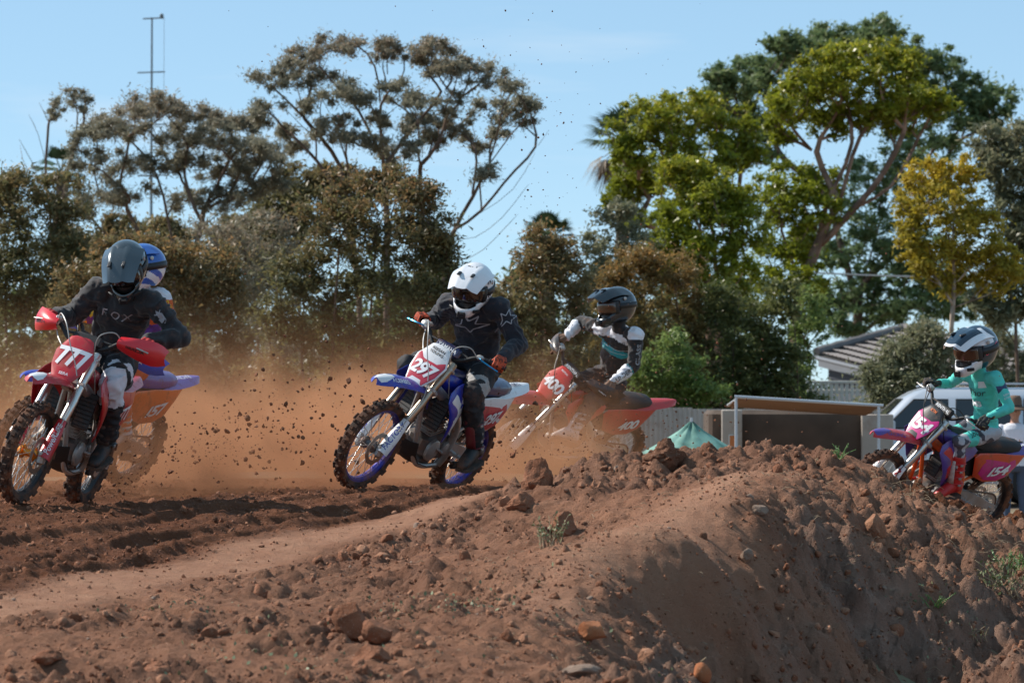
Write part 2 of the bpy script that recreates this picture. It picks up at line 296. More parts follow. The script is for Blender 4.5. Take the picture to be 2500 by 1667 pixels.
TREES = [
('umbrella_tree', 'tall spreading tree with flat dark leaf tufts on fanned bare limbs, centre of the skyline', 76, [[(-2.3, 1.69), (-2.3, 3.78), (-2.34, 5.87), (-2.43, 6.74), (-2.46, 7.39)], [(-1.58, 1.69), (-1.62, 3.78), (-1.65, 5.29), (-1.71, 5.78), (-1.62, 6.3), (-1.74, 7.15)], [(-2.78, 1.69), (-2.81, 3.78), (-3.01, 5.87), (-3.3, 6.74), (-3.53, 7.17)], [(-2.86, 3.78), (-3.15, 5.87), (-3.53, 6.39), (-3.96, 6.85), (-4.35, 7.23)], [(-2.9, 4.1), (-3.35, 5.67), (-3.84, 6.27), (-4.27, 6.59)], [(-1.33, 1.69), (-1.32, 3.78), (-1.09, 4.66), (-0.75, 5.27), (-0.43, 5.85), (0.0, 6.49), (0.39, 6.87)], [(-1.09, 4.66), (-0.58, 4.98), (-0.17, 5.56), (0.29, 6.0), (0.69, 6.55)], [(-0.93, 4.42), (-0.45, 4.66), (0.03, 5.14), (0.31, 5.55)], [(-1.01, 4.1), (-0.53, 4.26), (-0.13, 4.66), (0.11, 4.98)], [(-0.58, 4.98), (0.03, 5.39), (0.43, 6.11)], [(-0.75, 5.27), (-0.65, 5.95), (-0.69, 6.51)], [(-0.43, 5.85), (-0.33, 6.27), (-0.21, 6.67)], [(-2.34, 5.87), (-1.98, 6.43), (-1.41, 7.07), (-1.01, 7.56)], [(-2.35, 5.87), (-2.62, 6.51), (-3.02, 7.15), (-3.67, 7.72)], [(-1.71, 5.78), (-1.33, 6.27), (-1.09, 6.91), (-0.77, 7.48)]], [(-3.83, 7.92, 0.36, 0.18), (-3.34, 8.04, 0.44, 0.16), (-3.02, 8.12, 0.24, 0.11), (-4.15, 7.64, 0.28, 0.18), (-4.45, 7.35, 0.26, 0.21), (-4.55, 6.91, 0.24, 0.14), (-4.31, 6.75, 0.36, 0.16), (-3.5, 7.72, 0.32, 0.19), (-3.91, 7.52, 0.24, 0.16), (-2.38, 8.02, 0.21, 0.16), (-2.06, 8.08, 0.36, 0.11), (-1.7, 7.92, 0.24, 0.12), (-1.41, 8.08, 0.24, 0.11), (-1.33, 7.88, 0.32, 0.18), (-1.54, 7.64, 0.27, 0.19), (-1.13, 7.6, 0.24, 0.14), (-0.77, 7.72, 0.4, 0.16), (-0.53, 7.52, 0.32, 0.19), (-0.21, 7.35, 0.32, 0.19), (0.03, 7.07, 0.29, 0.19), (-0.45, 6.99, 0.31, 0.21), (0.19, 6.91, 0.26, 0.19), (0.39, 7.01, 0.18, 0.1), (-2.86, 7.23, 0.32, 0.16), (-3.22, 7.11, 0.29, 0.18), (-2.78, 7.03, 0.32, 0.14), (-2.22, 7.31, 0.24, 0.11), (-1.98, 7.19, 0.32, 0.13), (-1.74, 6.99, 0.32, 0.18), (-1.54, 6.75, 0.35, 0.19), (-1.17, 6.99, 0.27, 0.18), (-1.01, 6.59, 0.34, 0.18), (-1.41, 6.35, 0.29, 0.16), (-1.9, 6.59, 0.32, 0.16), (-2.3, 6.75, 0.29, 0.14), (-0.21, 6.59, 0.24, 0.16), (-0.77, 6.35, 0.27, 0.14), (-3.18, 6.59, 0.32, 0.14), (-3.5, 6.43, 0.29, 0.13), (-2.86, 6.27, 0.29, 0.13), (-3.83, 6.91, 0.24, 0.13), (-2.54, 6.27, 0.27, 0.14), (-2.22, 6.11, 0.32, 0.14), (-1.82, 6.11, 0.32, 0.14), (-0.53, 5.63, 0.21, 0.16), (-3.99, 6.27, 0.21, 0.11), (-4.27, 6.51, 0.19, 0.11)], 'mallee', 0.085, 1.0, 5, 1.0),
('umbrella_tree', 'dark tree with broad flat-topped crown below the antenna mast', 80, [[(-6.57, 1.86), (-6.57, 4.23), (-6.74, 5.49), (-7.16, 6.51)], [(-6.14, 1.86), (-6.23, 4.23), (-5.97, 5.24), (-5.55, 6.09)], [(-6.99, 1.86), (-7.16, 4.56), (-7.75, 5.75)], [(-5.21, 1.86), (-5.38, 4.06), (-5.97, 4.9), (-6.4, 5.92)]], [(-7.41, 7.14, 0.38, 0.2), (-7.03, 7.27, 0.38, 0.2), (-6.57, 7.19, 0.38, 0.22), (-6.23, 7.09, 0.34, 0.2), (-7.83, 6.89, 0.38, 0.22), (-8.13, 6.68, 0.34, 0.22), (-5.89, 6.98, 0.34, 0.19), (-5.47, 6.98, 0.34, 0.17), (-5.13, 6.93, 0.25, 0.15), (-7.41, 6.68, 0.42, 0.22), (-6.82, 6.68, 0.47, 0.25), (-6.31, 6.59, 0.42, 0.24), (-5.72, 6.64, 0.37, 0.2), (-5.3, 6.51, 0.37, 0.19), (-4.96, 6.47, 0.3, 0.17), (-8.17, 6.26, 0.37, 0.24), (-7.75, 6.17, 0.42, 0.25), (-7.07, 6.17, 0.34, 0.2), (-6.48, 6.09, 0.42, 0.22), (-5.89, 6.09, 0.37, 0.22), (-5.38, 6.13, 0.37, 0.2), (-4.87, 6.09, 0.34, 0.17), (-8.0, 5.66, 0.47, 0.29), (-7.41, 5.58, 0.42, 0.25), (-6.4, 5.49, 0.34, 0.22), (-5.72, 5.49, 0.42, 0.25), (-5.21, 5.58, 0.37, 0.22), (-4.79, 5.75, 0.34, 0.19), (-8.26, 5.33, 0.42, 0.29), (-4.54, 6.34, 0.25, 0.15)], 'mallee', 0.085, 1.05, 6, 0.9),
('sparse_tree', 'thin half-bare tree at far left with one leaf tuft at its tip', 84, [[(-9.29, 1.86), (-9.38, 4.71), (-9.51, 6.13), (-9.47, 7.19), (-9.65, 7.59)], [(-9.29, 3.46), (-9.12, 6.13), (-8.94, 6.75), (-8.85, 7.46)], [(-9.43, 5.42), (-9.83, 6.39), (-10.05, 6.84)], [(-9.47, 5.68), (-9.91, 6.13), (-10.09, 6.75)], [(-9.45, 6.13), (-9.65, 7.02), (-9.83, 7.33)], [(-9.12, 6.13), (-8.8, 7.02), (-8.63, 7.46)]], [(-8.94, 7.71, 0.3, 0.16), (-9.2, 7.57, 0.23, 0.12), (-8.72, 7.71, 0.2, 0.12), (-9.34, 7.35, 0.14, 0.09), (-8.8, 7.46, 0.18, 0.09)], 'mallee', 0.085, 0.9, 4, 0.9),
('weeping_shrub', 'tall olive shrub with brown tips at the left edge of the frame', 66, [[(-7.79, 1.69), (-7.79, 3.09), (-7.65, 4.06)], [(-7.44, 1.69), (-7.41, 3.09), (-7.37, 4.06)], [(-8.07, 1.69), (-8.14, 3.09), (-8.21, 4.06)]], [(-7.79, 4.83, 0.63, 0.49), (-7.23, 4.83, 0.42, 0.42), (-8.07, 4.06, 0.49, 0.63), (-7.51, 3.99, 0.63, 0.63), (-7.09, 4.06, 0.35, 0.56), (-7.93, 3.09, 0.56, 0.63), (-7.37, 3.16, 0.49, 0.63), (-8.35, 3.5, 0.42, 0.84), (-7.79, 2.25, 0.77, 0.42), (-8.21, 4.83, 0.35, 0.35), (-8.3, 1.93, 0.55, 0.47), (-7.55, 1.93, 0.55, 0.49), (-7.27, 1.93, 0.49, 0.49), (-8.29, 1.38, 0.58, 0.37), (-7.73, 1.38, 0.45, 0.43), (-7.06, 1.38, 0.4, 0.38), (-8.43, 0.83, 0.58, 0.46), (-7.85, 0.83, 0.56, 0.37), (-7.05, 0.83, 0.43, 0.35), (-8.21, 0.28, 0.44, 0.38), (-7.54, 0.28, 0.57, 0.39), (-6.92, 0.28, 0.51, 0.45)], 'olivebrown', 0.09, 0.62, 12, 0.95),
('red_tipped_shrub', 'rust-tipped shrub behind the grey-helmeted rider', 62, [[(-6.01, 1.69), (-5.94, 2.61), (-5.88, 3.39)], [(-6.4, 1.69), (-6.47, 2.61), (-6.53, 3.13)], [(-5.35, 1.69), (-5.29, 2.74), (-5.22, 3.39)], [(-4.63, 1.69), (-4.63, 2.61), (-4.76, 3.39)]], [(-5.88, 3.72, 0.59, 0.36), (-6.4, 3.33, 0.46, 0.36), (-5.35, 3.66, 0.52, 0.39), (-6.6, 2.8, 0.46, 0.46), (-4.89, 3.53, 0.46, 0.39), (-4.56, 3.13, 0.46, 0.52), (-5.74, 2.87, 0.66, 0.52), (-4.96, 2.61, 0.59, 0.52), (-6.2, 2.21, 0.72, 0.39), (-4.3, 3.53, 0.33, 0.39), (-4.17, 2.74, 0.39, 0.59), (-6.74, 1.92, 0.59, 0.45), (-5.56, 1.92, 0.58, 0.39), (-5.05, 1.92, 0.43, 0.37), (-4.38, 1.92, 0.46, 0.44), (-6.84, 1.37, 0.54, 0.4), (-5.88, 1.37, 0.56, 0.42), (-5.07, 1.37, 0.5, 0.46), (-4.39, 1.37, 0.6, 0.35), (-6.48, 0.82, 0.57, 0.35), (-5.65, 0.82, 0.47, 0.44), (-5.22, 0.82, 0.41, 0.38), (-3.95, 0.82, 0.44, 0.46), (-6.39, 0.27, 0.59, 0.4), (-5.86, 0.27, 0.5, 0.47), (-5.17, 0.27, 0.55, 0.47), (-4.0, 0.27, 0.41, 0.49)], 'rust', 0.085, 0.62, 12, 0.9),
('weeping_shrub', 'dense dark shrub in the middle with reddish top, behind the white-helmeted rider', 60, [[(-2.64, 1.69), (-2.58, 2.71), (-2.51, 3.85)], [(-2.01, 1.69), (-2.07, 2.71), (-2.01, 3.85)], [(-1.37, 1.69), (-1.43, 2.71), (-1.37, 3.85)], [(-3.02, 1.69), (-3.08, 2.45), (-3.02, 3.34)], [(-0.86, 1.69), (-0.93, 2.58), (-0.93, 3.34)]], [(-2.26, 4.67, 0.44, 0.29), (-1.75, 4.7, 0.41, 0.29), (-1.37, 4.55, 0.29, 0.29), (-2.58, 4.23, 0.51, 0.44), (-1.88, 4.1, 0.57, 0.51), (-1.37, 3.97, 0.44, 0.51), (-1.05, 3.85, 0.32, 0.44), (-3.08, 3.59, 0.44, 0.51), (-2.45, 3.34, 0.57, 0.57), (-1.75, 3.28, 0.57, 0.57), (-1.12, 3.21, 0.44, 0.51), (-3.34, 2.96, 0.38, 0.51), (-2.77, 2.52, 0.57, 0.51), (-2.01, 2.39, 0.63, 0.51), (-1.31, 2.45, 0.51, 0.51), (-0.74, 2.96, 0.32, 0.57), (-0.61, 2.32, 0.32, 0.38), (-3.56, 1.98, 0.47, 0.44), (-2.2, 1.98, 0.47, 0.49), (-1.5, 1.98, 0.46, 0.4), (-0.79, 1.98, 0.42, 0.37), (-3.24, 1.43, 0.6, 0.37), (-2.68, 1.43, 0.6, 0.43), (-1.57, 1.43, 0.45, 0.44), (-0.43, 1.43, 0.49, 0.41), (-3.58, 0.88, 0.58, 0.35), (-2.43, 0.88, 0.57, 0.37), (-1.39, 0.88, 0.59, 0.44), (-0.45, 0.88, 0.42, 0.42), (-3.53, 0.33, 0.57, 0.39), (-2.46, 0.33, 0.6, 0.48), (-1.26, 0.33, 0.49, 0.42), (-0.48, 0.33, 0.5, 0.39)], 'darkolive', 0.09, 0.62, 13, 0.95),
('round_tree', 'olive rounded treetop peeping between the two umbrella trees', 86, [[(-4.42, 1.69), (-4.42, 4.41), (-4.42, 5.51)]], [(-4.42, 6.05, 0.64, 0.36), (-4.88, 5.69, 0.55, 0.45), (-3.97, 5.87, 0.55, 0.41), (-3.69, 6.28, 0.36, 0.23), (-4.42, 5.32, 0.82, 0.55), (-5.15, 5.32, 0.45, 0.55), (-5.06, 4.78, 0.55, 0.55)], 'olive', 0.1, 0.55, 10, 0.8),
('scrub_tree', 'dusky scrubby tree filling the gap under the flat-topped tree', 92, [[(-8.52, 1.69), (-8.52, 3.63), (-8.62, 4.99)], [(-7.36, 1.69), (-7.26, 3.63), (-7.16, 4.99)]], [(-8.72, 5.29, 0.58, 0.39), (-7.45, 5.19, 0.58, 0.39), (-6.09, 5.29, 0.58, 0.39), (-9.11, 4.8, 0.68, 0.49), (-8.23, 4.9, 0.68, 0.49), (-7.36, 4.8, 0.68, 0.49), (-6.48, 4.9, 0.68, 0.49), (-5.7, 4.9, 0.58, 0.49), (-9.98, 4.99, 0.58, 0.49), (-8.52, 4.21, 0.78, 0.49), (-7.06, 4.12, 0.78, 0.49), (-5.99, 4.12, 0.68, 0.49), (-9.79, 4.21, 0.68, 0.49)], 'olive', 0.12, 0.6, 9, 0.9),
('thicket_shrub', 'grey-brown thicket between the rust-tipped shrub and the middle shrub', 70, [[(-4.26, 1.69), (-4.34, 3.17), (-4.56, 4.21)], [(-3.89, 1.69), (-3.97, 3.02), (-3.82, 3.91)]], [(-4.56, 4.35, 0.52, 0.44), (-4.12, 4.21, 0.44, 0.44), (-4.71, 3.61, 0.52, 0.59), (-4.12, 3.47, 0.44, 0.59), (-4.41, 2.73, 0.59, 0.59), (-3.82, 3.61, 0.37, 0.44), (-5.15, 4.21, 0.44, 0.37), (-5.19, 2.24, 0.43, 0.41), (-4.29, 2.24, 0.59, 0.44), (-3.82, 2.24, 0.47, 0.36), (-5.24, 1.69, 0.56, 0.48), (-4.54, 1.69, 0.56, 0.47), (-3.74, 1.69, 0.53, 0.46), (-5.2, 1.14, 0.54, 0.39), (-4.49, 1.14, 0.55, 0.45), (-3.9, 1.14, 0.59, 0.45), (-5.12, 0.59, 0.4, 0.43), (-4.58, 0.59, 0.53, 0.42), (-3.69, 0.59, 0.53, 0.47)], 'mallee', 0.09, 0.55, 10, 0.95),
('red_tipped_shrub', 'rust-brown shrub in front of the small palm', 66, [[(0.45, 1.69), (0.48, 2.81), (0.52, 3.78)], [(0.17, 1.69), (0.1, 2.67), (0.03, 3.36)], [(0.8, 1.69), (0.87, 2.67), (0.87, 3.36)]], [(0.59, 4.06, 0.42, 0.31), (0.31, 3.78, 0.35, 0.35), (0.87, 3.78, 0.32, 0.32), (0.45, 3.29, 0.49, 0.42), (0.94, 3.29, 0.35, 0.42), (0.1, 3.22, 0.35, 0.42), (0.45, 2.67, 0.56, 0.49), (1.01, 2.67, 0.35, 0.49), (-0.11, 2.6, 0.32, 0.56), (0.52, 2.11, 0.7, 0.35), (-0.32, 2.95, 0.28, 0.49), (-0.38, 1.86, 0.53, 0.46), (0.48, 1.86, 0.47, 0.48), (1.16, 1.86, 0.54, 0.5), (-0.14, 1.31, 0.5, 0.43), (0.21, 1.31, 0.57, 0.49), (1.0, 1.31, 0.54, 0.46), (-0.23, 0.76, 0.43, 0.47), (0.38, 0.76, 0.53, 0.41), (1.06, 0.76, 0.55, 0.45), (-0.23, 0.21, 0.41, 0.37), (0.32, 0.21, 0.53, 0.38), (1.08, 0.21, 0.53, 0.36)], 'rust', 0.09, 0.55, 11, 0.95),
('grey_shrub', 'pale grey-green drooping shrub right of the small palm', 74, [[(1.91, 1.69), (1.91, 3.25), (1.91, 4.35)]], [(1.91, 4.74, 0.47, 0.31), (1.6, 4.35, 0.36, 0.36), (2.14, 4.35, 0.44, 0.39), (1.75, 3.88, 0.47, 0.39), (1.52, 3.64, 0.31, 0.39), (2.22, 3.8, 0.39, 0.39), (1.99, 4.98, 0.23, 0.16), (1.51, 3.35, 0.45, 0.36), (1.79, 3.35, 0.46, 0.38), (2.16, 3.35, 0.41, 0.42), (1.49, 2.8, 0.52, 0.44), (1.81, 2.8, 0.58, 0.35), (2.2, 2.8, 0.46, 0.41), (1.44, 2.25, 0.57, 0.41), (1.77, 2.25, 0.52, 0.36), (2.23, 2.25, 0.47, 0.44), (1.62, 1.7, 0.56, 0.41), (1.94, 1.7, 0.53, 0.41), (2.14, 1.7, 0.52, 0.43), (1.62, 1.15, 0.59, 0.44), (1.84, 1.15, 0.58, 0.35), (2.14, 1.15, 0.51, 0.44), (1.44, 0.6, 0.53, 0.48), (1.84, 0.6, 0.49, 0.38), (2.18, 0.6, 0.59, 0.41)], 'greygreen', 0.1, 0.55, 9, 1.0),
('red_tipped_shrub', 'orange-tipped shrub directly behind the black-helmeted rider', 72, [[(2.31, 1.69), (2.31, 2.6), (2.31, 3.52)], [(2.92, 1.69), (2.92, 2.6), (2.85, 3.52)], [(1.86, 1.69), (1.86, 2.45), (1.78, 3.21)]], [(2.31, 3.97, 0.53, 0.26), (1.93, 3.67, 0.43, 0.35), (2.77, 3.82, 0.46, 0.35), (2.39, 3.29, 0.61, 0.46), (3.0, 3.29, 0.38, 0.46), (1.78, 3.06, 0.38, 0.46), (2.47, 2.6, 0.61, 0.46), (3.15, 2.6, 0.3, 0.46), (1.86, 2.37, 0.46, 0.46), (1.55, 2.6, 0.3, 0.53), (1.77, 2.01, 0.58, 0.44), (2.23, 2.01, 0.6, 0.42), (3.11, 2.01, 0.46, 0.5), (1.55, 1.46, 0.46, 0.42), (2.17, 1.46, 0.52, 0.42), (3.05, 1.46, 0.56, 0.47), (1.32, 0.91, 0.51, 0.39), (2.56, 0.91, 0.56, 0.39), (3.04, 0.91, 0.43, 0.5), (1.45, 0.36, 0.52, 0.42), (2.42, 0.36, 0.52, 0.46), (2.97, 0.36, 0.55, 0.4)], 'orange', 0.085, 0.6, 11, 0.9),
('green_shrub', 'bright green bush low beside the orange-tipped shrub', 69, [[(2.51, 1.47), (2.51, 1.98), (2.51, 2.35)]], [(2.51, 2.2, 0.36, 0.36), (2.88, 2.05, 0.36, 0.36), (2.73, 2.49, 0.29, 0.26), (2.22, 1.98, 0.26, 0.29), (3.09, 1.83, 0.29, 0.25), (2.23, 1.68, 0.47, 0.39), (2.66, 1.68, 0.49, 0.4), (3.15, 1.68, 0.52, 0.36), (2.16, 1.13, 0.49, 0.49), (2.76, 1.13, 0.51, 0.35), (3.16, 1.13, 0.49, 0.44), (2.27, 0.58, 0.53, 0.42), (2.76, 0.58, 0.48, 0.41), (3.18, 0.58, 0.44, 0.39)], 'bright', 0.09, 0.6, 9, 0.8),
('gum_tree', 'sunlit green gum with a rounded dome crown left of the tallest tree', 90, [[(4.42, 1.4), (4.51, 3.59), (4.42, 5.11), (4.04, 6.25)], [(4.51, 4.16), (4.89, 5.49), (4.99, 6.64)], [(4.42, 3.78), (4.04, 4.92), (3.66, 5.78)]], [(3.46, 7.78, 0.67, 0.43), (4.04, 7.92, 0.67, 0.38), (4.51, 7.78, 0.57, 0.4), (2.89, 7.63, 0.57, 0.42), (2.61, 7.21, 0.52, 0.43), (3.27, 7.11, 0.76, 0.48), (4.13, 7.11, 0.76, 0.48), (4.89, 7.3, 0.48, 0.43), (5.18, 6.92, 0.38, 0.34), (2.51, 6.73, 0.38, 0.34), (3.08, 6.59, 0.48, 0.29), (4.61, 6.64, 0.57, 0.38), (3.66, 6.54, 0.48, 0.25), (2.44, 6.25, 0.32, 0.34), (2.32, 5.85, 0.29, 0.25), (2.85, 6.14, 0.38, 0.32), (2.61, 5.49, 0.29, 0.25)], 'lime', 0.115, 0.62, 13, 0.75),
('gum_tree', 'green gum with a lower lime crown in front of the dome-crowned gum', 80, [[(3.93, 1.43), (3.84, 2.87), (4.01, 3.89), (3.93, 4.73)], [(3.93, 3.46), (3.59, 4.23), (3.42, 5.07)], [(4.01, 3.72), (4.43, 4.31), (4.6, 5.07)]], [(3.33, 5.92, 0.51, 0.3), (3.76, 5.83, 0.51, 0.34), (3.25, 5.41, 0.59, 0.38), (3.93, 5.33, 0.51, 0.38), (3.0, 4.9, 0.42, 0.47), (3.59, 4.73, 0.59, 0.47), (4.26, 5.41, 0.42, 0.38), (4.52, 4.9, 0.51, 0.47), (4.1, 4.31, 0.59, 0.47), (3.25, 4.23, 0.51, 0.42), (3.76, 3.72, 0.51, 0.51), (4.43, 3.72, 0.51, 0.51), (2.91, 4.39, 0.34, 0.34)], 'lime', 0.105, 0.6, 13, 0.8),
('gum_tree', 'tall gum with pinkish leaning limbs and a bright layered crown on the right', 84, [[(5.72, 1.42), (5.81, 3.64), (6.25, 4.71), (6.7, 5.6), (6.97, 6.48), (7.23, 7.46)], [(6.25, 4.62), (6.97, 5.42), (7.59, 6.13), (8.03, 7.02)], [(6.17, 4.44), (6.43, 5.6), (6.97, 6.75), (6.88, 7.73)], [(6.7, 5.51), (6.34, 6.31), (5.81, 6.93)], [(6.97, 5.42), (7.76, 5.86), (8.3, 6.75)], [(5.85, 4.0), (5.45, 5.06), (5.54, 5.86)]], [(6.97, 8.53, 0.62, 0.32), (7.5, 8.57, 0.44, 0.27), (6.43, 8.35, 0.53, 0.36), (5.99, 7.99, 0.53, 0.36), (6.7, 7.99, 0.71, 0.41), (7.41, 8.04, 0.62, 0.39), (7.94, 8.26, 0.32, 0.27), (5.63, 7.55, 0.44, 0.36), (6.25, 7.55, 0.62, 0.39), (6.97, 7.55, 0.71, 0.39), (7.68, 7.59, 0.62, 0.36), (8.21, 7.77, 0.53, 0.32), (8.65, 7.55, 0.39, 0.27), (8.3, 7.33, 0.53, 0.27), (5.45, 7.11, 0.32, 0.32), (6.7, 7.19, 0.62, 0.32), (7.5, 7.28, 0.53, 0.3), (5.81, 5.95, 0.62, 0.4), (6.34, 6.04, 0.44, 0.36), (5.37, 5.6, 0.62, 0.49), (6.08, 5.42, 0.53, 0.44), (5.45, 4.71, 0.53, 0.53), (5.99, 4.71, 0.36, 0.44), (5.28, 3.91, 0.44, 0.53), (5.99, 4.0, 0.36, 0.36)], 'lime', 0.11, 0.62, 13, 0.72),
('pepper_tree', 'huge dark green tree rising behind the bright gums and the house', 122, [[(10.12, 2.97), (10.37, 4.91), (10.89, 6.58), (11.15, 8.39)], [(10.5, 5.04), (11.66, 6.07), (12.7, 7.87)], [(10.25, 4.26), (9.6, 6.58), (9.08, 8.78)], [(10.89, 4.26), (11.79, 5.04), (12.44, 6.07)]], [(10.5, 12.33, 0.77, 0.41), (11.15, 12.13, 0.77, 0.46), (9.6, 12.07, 0.77, 0.46), (8.83, 11.87, 0.65, 0.41), (8.05, 11.87, 0.59, 0.44), (7.41, 11.36, 0.77, 0.52), (6.76, 10.97, 0.77, 0.57), (8.44, 11.36, 0.9, 0.57), (9.34, 11.36, 0.9, 0.57), (11.79, 11.62, 0.59, 0.46), (12.57, 11.49, 0.59, 0.46), (12.95, 10.84, 0.77, 0.57), (12.31, 10.71, 0.65, 0.52), (13.6, 10.45, 0.77, 0.57), (14.25, 10.2, 0.57, 0.46), (6.12, 10.84, 0.46, 0.44), (6.5, 10.2, 0.77, 0.52), (7.66, 10.45, 0.9, 0.59), (13.21, 9.68, 0.9, 0.59), (14.12, 9.55, 0.52, 0.44), (12.44, 9.03, 0.9, 0.59), (11.41, 9.03, 0.9, 0.65), (7.02, 9.81, 0.65, 0.44), (7.41, 9.03, 0.77, 0.52), (10.63, 7.87, 1.03, 0.9), (11.66, 7.49, 0.9, 0.9), (10.12, 6.33, 1.16, 0.9), (11.15, 6.07, 1.03, 0.77), (9.6, 5.04, 1.03, 0.77), (10.63, 4.78, 0.9, 0.65), (12.05, 5.04, 0.9, 0.52), (12.83, 4.78, 0.77, 0.39), (11.54, 5.68, 0.77, 0.52), (9.21, 4.0, 0.77, 0.65), (10.12, 3.87, 0.9, 0.52), (9.08, 6.07, 0.77, 0.77), (11.92, 4.39, 0.9, 0.52), (11.02, 4.2, 0.77, 0.52), (12.95, 4.26, 0.77, 0.46), (12.57, 5.55, 0.77, 0.65)], 'darkgreen', 0.16, 0.6, 13, 0.75),
('dark_thicket', 'mass of dark green bushes under the gums left of the house', 72, [[(3.84, 1.46), (3.91, 2.6), (3.99, 3.36)], [(4.45, 1.46), (4.37, 2.6), (4.29, 3.36)], [(4.98, 1.46), (4.98, 2.45), (4.9, 3.21)]], [(3.53, 3.21, 0.38, 0.46), (3.99, 2.91, 0.53, 0.53), (4.52, 2.91, 0.46, 0.53), (3.61, 2.45, 0.46, 0.53), (4.29, 2.3, 0.53, 0.53), (4.75, 2.37, 0.35, 0.53), (3.84, 1.92, 0.61, 0.38), (4.6, 1.92, 0.46, 0.38), (4.75, 3.29, 0.35, 0.38), (3.65, 1.64, 0.41, 0.48), (4.21, 1.64, 0.49, 0.39), (4.85, 1.64, 0.58, 0.37), (3.52, 1.09, 0.51, 0.42), (4.08, 1.09, 0.43, 0.44), (4.86, 1.09, 0.41, 0.38), (3.65, 0.54, 0.56, 0.45), (3.97, 0.54, 0.54, 0.5), (4.93, 0.54, 0.54, 0.36)], 'deep', 0.1, 0.6, 11, 0.85),
('green_shrub', 'fresh green leafy bush beside the grey house wall', 78, [[(5.64, 1.44), (5.64, 2.02), (5.56, 2.59)]], [(5.41, 2.59, 0.21, 0.38), (5.52, 2.18, 0.21, 0.33), (5.44, 1.85, 0.25, 0.33), (5.44, 3.09, 0.28, 0.33), (5.68, 3.34, 0.28, 0.33), (5.81, 2.92, 0.2, 0.3), (5.45, 1.62, 0.44, 0.45), (5.66, 1.62, 0.54, 0.37), (5.79, 1.62, 0.58, 0.37), (5.42, 1.07, 0.48, 0.37), (5.62, 1.07, 0.41, 0.37), (5.8, 1.07, 0.41, 0.36), (5.42, 0.52, 0.55, 0.48), (5.57, 0.52, 0.49, 0.4), (5.82, 0.52, 0.5, 0.49)], 'bright', 0.09, 0.55, 8, 0.9),
('wattle_tree', 'yellow flowering tree with a single pale trunk on the right', 70, [[(7.51, 1.54), (7.47, 2.43), (7.52, 3.17), (7.51, 3.91), (7.36, 4.65)], [(7.51, 3.61), (7.14, 4.21), (6.99, 4.87)], [(7.51, 3.47), (7.95, 4.06), (8.1, 4.65)], [(7.47, 3.91), (7.51, 4.8), (7.43, 5.39)]], [(7.36, 5.5, 0.44, 0.27), (7.66, 5.39, 0.34, 0.27), (6.99, 5.32, 0.34, 0.27), (6.77, 4.95, 0.3, 0.3), (7.21, 4.95, 0.41, 0.34), (7.73, 4.87, 0.37, 0.34), (7.06, 4.43, 0.41, 0.34), (7.58, 4.35, 0.41, 0.34), (8.03, 4.5, 0.3, 0.3), (6.77, 4.5, 0.22, 0.22), (7.29, 3.91, 0.41, 0.3), (7.8, 3.91, 0.41, 0.3), (8.25, 3.98, 0.33, 0.3), (6.99, 3.84, 0.27, 0.25), (8.1, 3.61, 0.37, 0.25), (7.51, 3.54, 0.37, 0.19), (8.47, 3.69, 0.27, 0.25), (6.84, 4.13, 0.25, 0.22)], 'wattle', 0.09, 0.5, 10, 0.9),
('grey_gum', 'grey-green tree at the right edge behind the yellow tree', 82, [[(10.09, 1.51), (10.01, 3.42), (9.75, 4.29), (9.66, 5.33)], [(9.92, 3.94), (10.18, 4.98), (10.27, 5.85)]], [(9.66, 6.72, 0.49, 0.38), (10.18, 6.8, 0.43, 0.38), (9.49, 6.2, 0.4, 0.38), (10.01, 6.11, 0.52, 0.43), (10.53, 6.37, 0.43, 0.52), (9.92, 5.5, 0.52, 0.4), (10.44, 5.5, 0.43, 0.52), (10.18, 4.81, 0.52, 0.43), (10.62, 4.29, 0.52, 0.61), (10.01, 3.94, 0.52, 0.43), (10.44, 3.42, 0.52, 0.43), (9.83, 3.25, 0.52, 0.31), (9.4, 3.51, 0.35, 0.26)], 'greygreen', 0.12, 0.5, 11, 0.95),
('round_shrub', 'rounded grey-green bush in front of the tiled roof', 66, [[(6.38, 1.48), (6.38, 1.97), (6.38, 2.39)]], [(6.31, 2.39, 0.35, 0.28), (6.66, 2.46, 0.35, 0.28), (6.03, 2.11, 0.35, 0.31), (6.45, 2.04, 0.42, 0.35), (6.87, 2.18, 0.32, 0.35), (5.89, 1.9, 0.25, 0.24), (6.8, 1.9, 0.35, 0.28), (6.66, 2.67, 0.25, 0.17), (5.85, 1.72, 0.41, 0.45), (6.28, 1.72, 0.53, 0.43), (6.99, 1.72, 0.51, 0.44), (5.82, 1.17, 0.51, 0.39), (6.45, 1.17, 0.5, 0.37), (6.79, 1.17, 0.47, 0.46), (5.8, 0.62, 0.54, 0.45), (6.26, 0.62, 0.53, 0.36), (6.76, 0.62, 0.52, 0.39)], 'greygreen', 0.085, 0.62, 11, 0.8),
('round_shrub', 'grey-green bush showing beside the right-hand rider, before the roof', 90, [[(10.79, 1.4), (10.79, 2.07), (10.79, 2.64)]], [(10.7, 2.83, 0.48, 0.38), (11.17, 2.64, 0.48, 0.42), (10.79, 2.26, 0.53, 0.42), (10.32, 2.35, 0.38, 0.48), (11.37, 2.07, 0.48, 0.38), (10.44, 1.79, 0.5, 0.4), (10.94, 1.79, 0.41, 0.46), (11.23, 1.79, 0.43, 0.49), (10.38, 1.24, 0.44, 0.37), (10.99, 1.24, 0.53, 0.47), (11.26, 1.24, 0.52, 0.4), (10.24, 0.69, 0.47, 0.44), (10.8, 0.69, 0.48, 0.37), (11.47, 0.69, 0.53, 0.47)], 'greygreen', 0.1, 0.55, 10, 0.85),
]
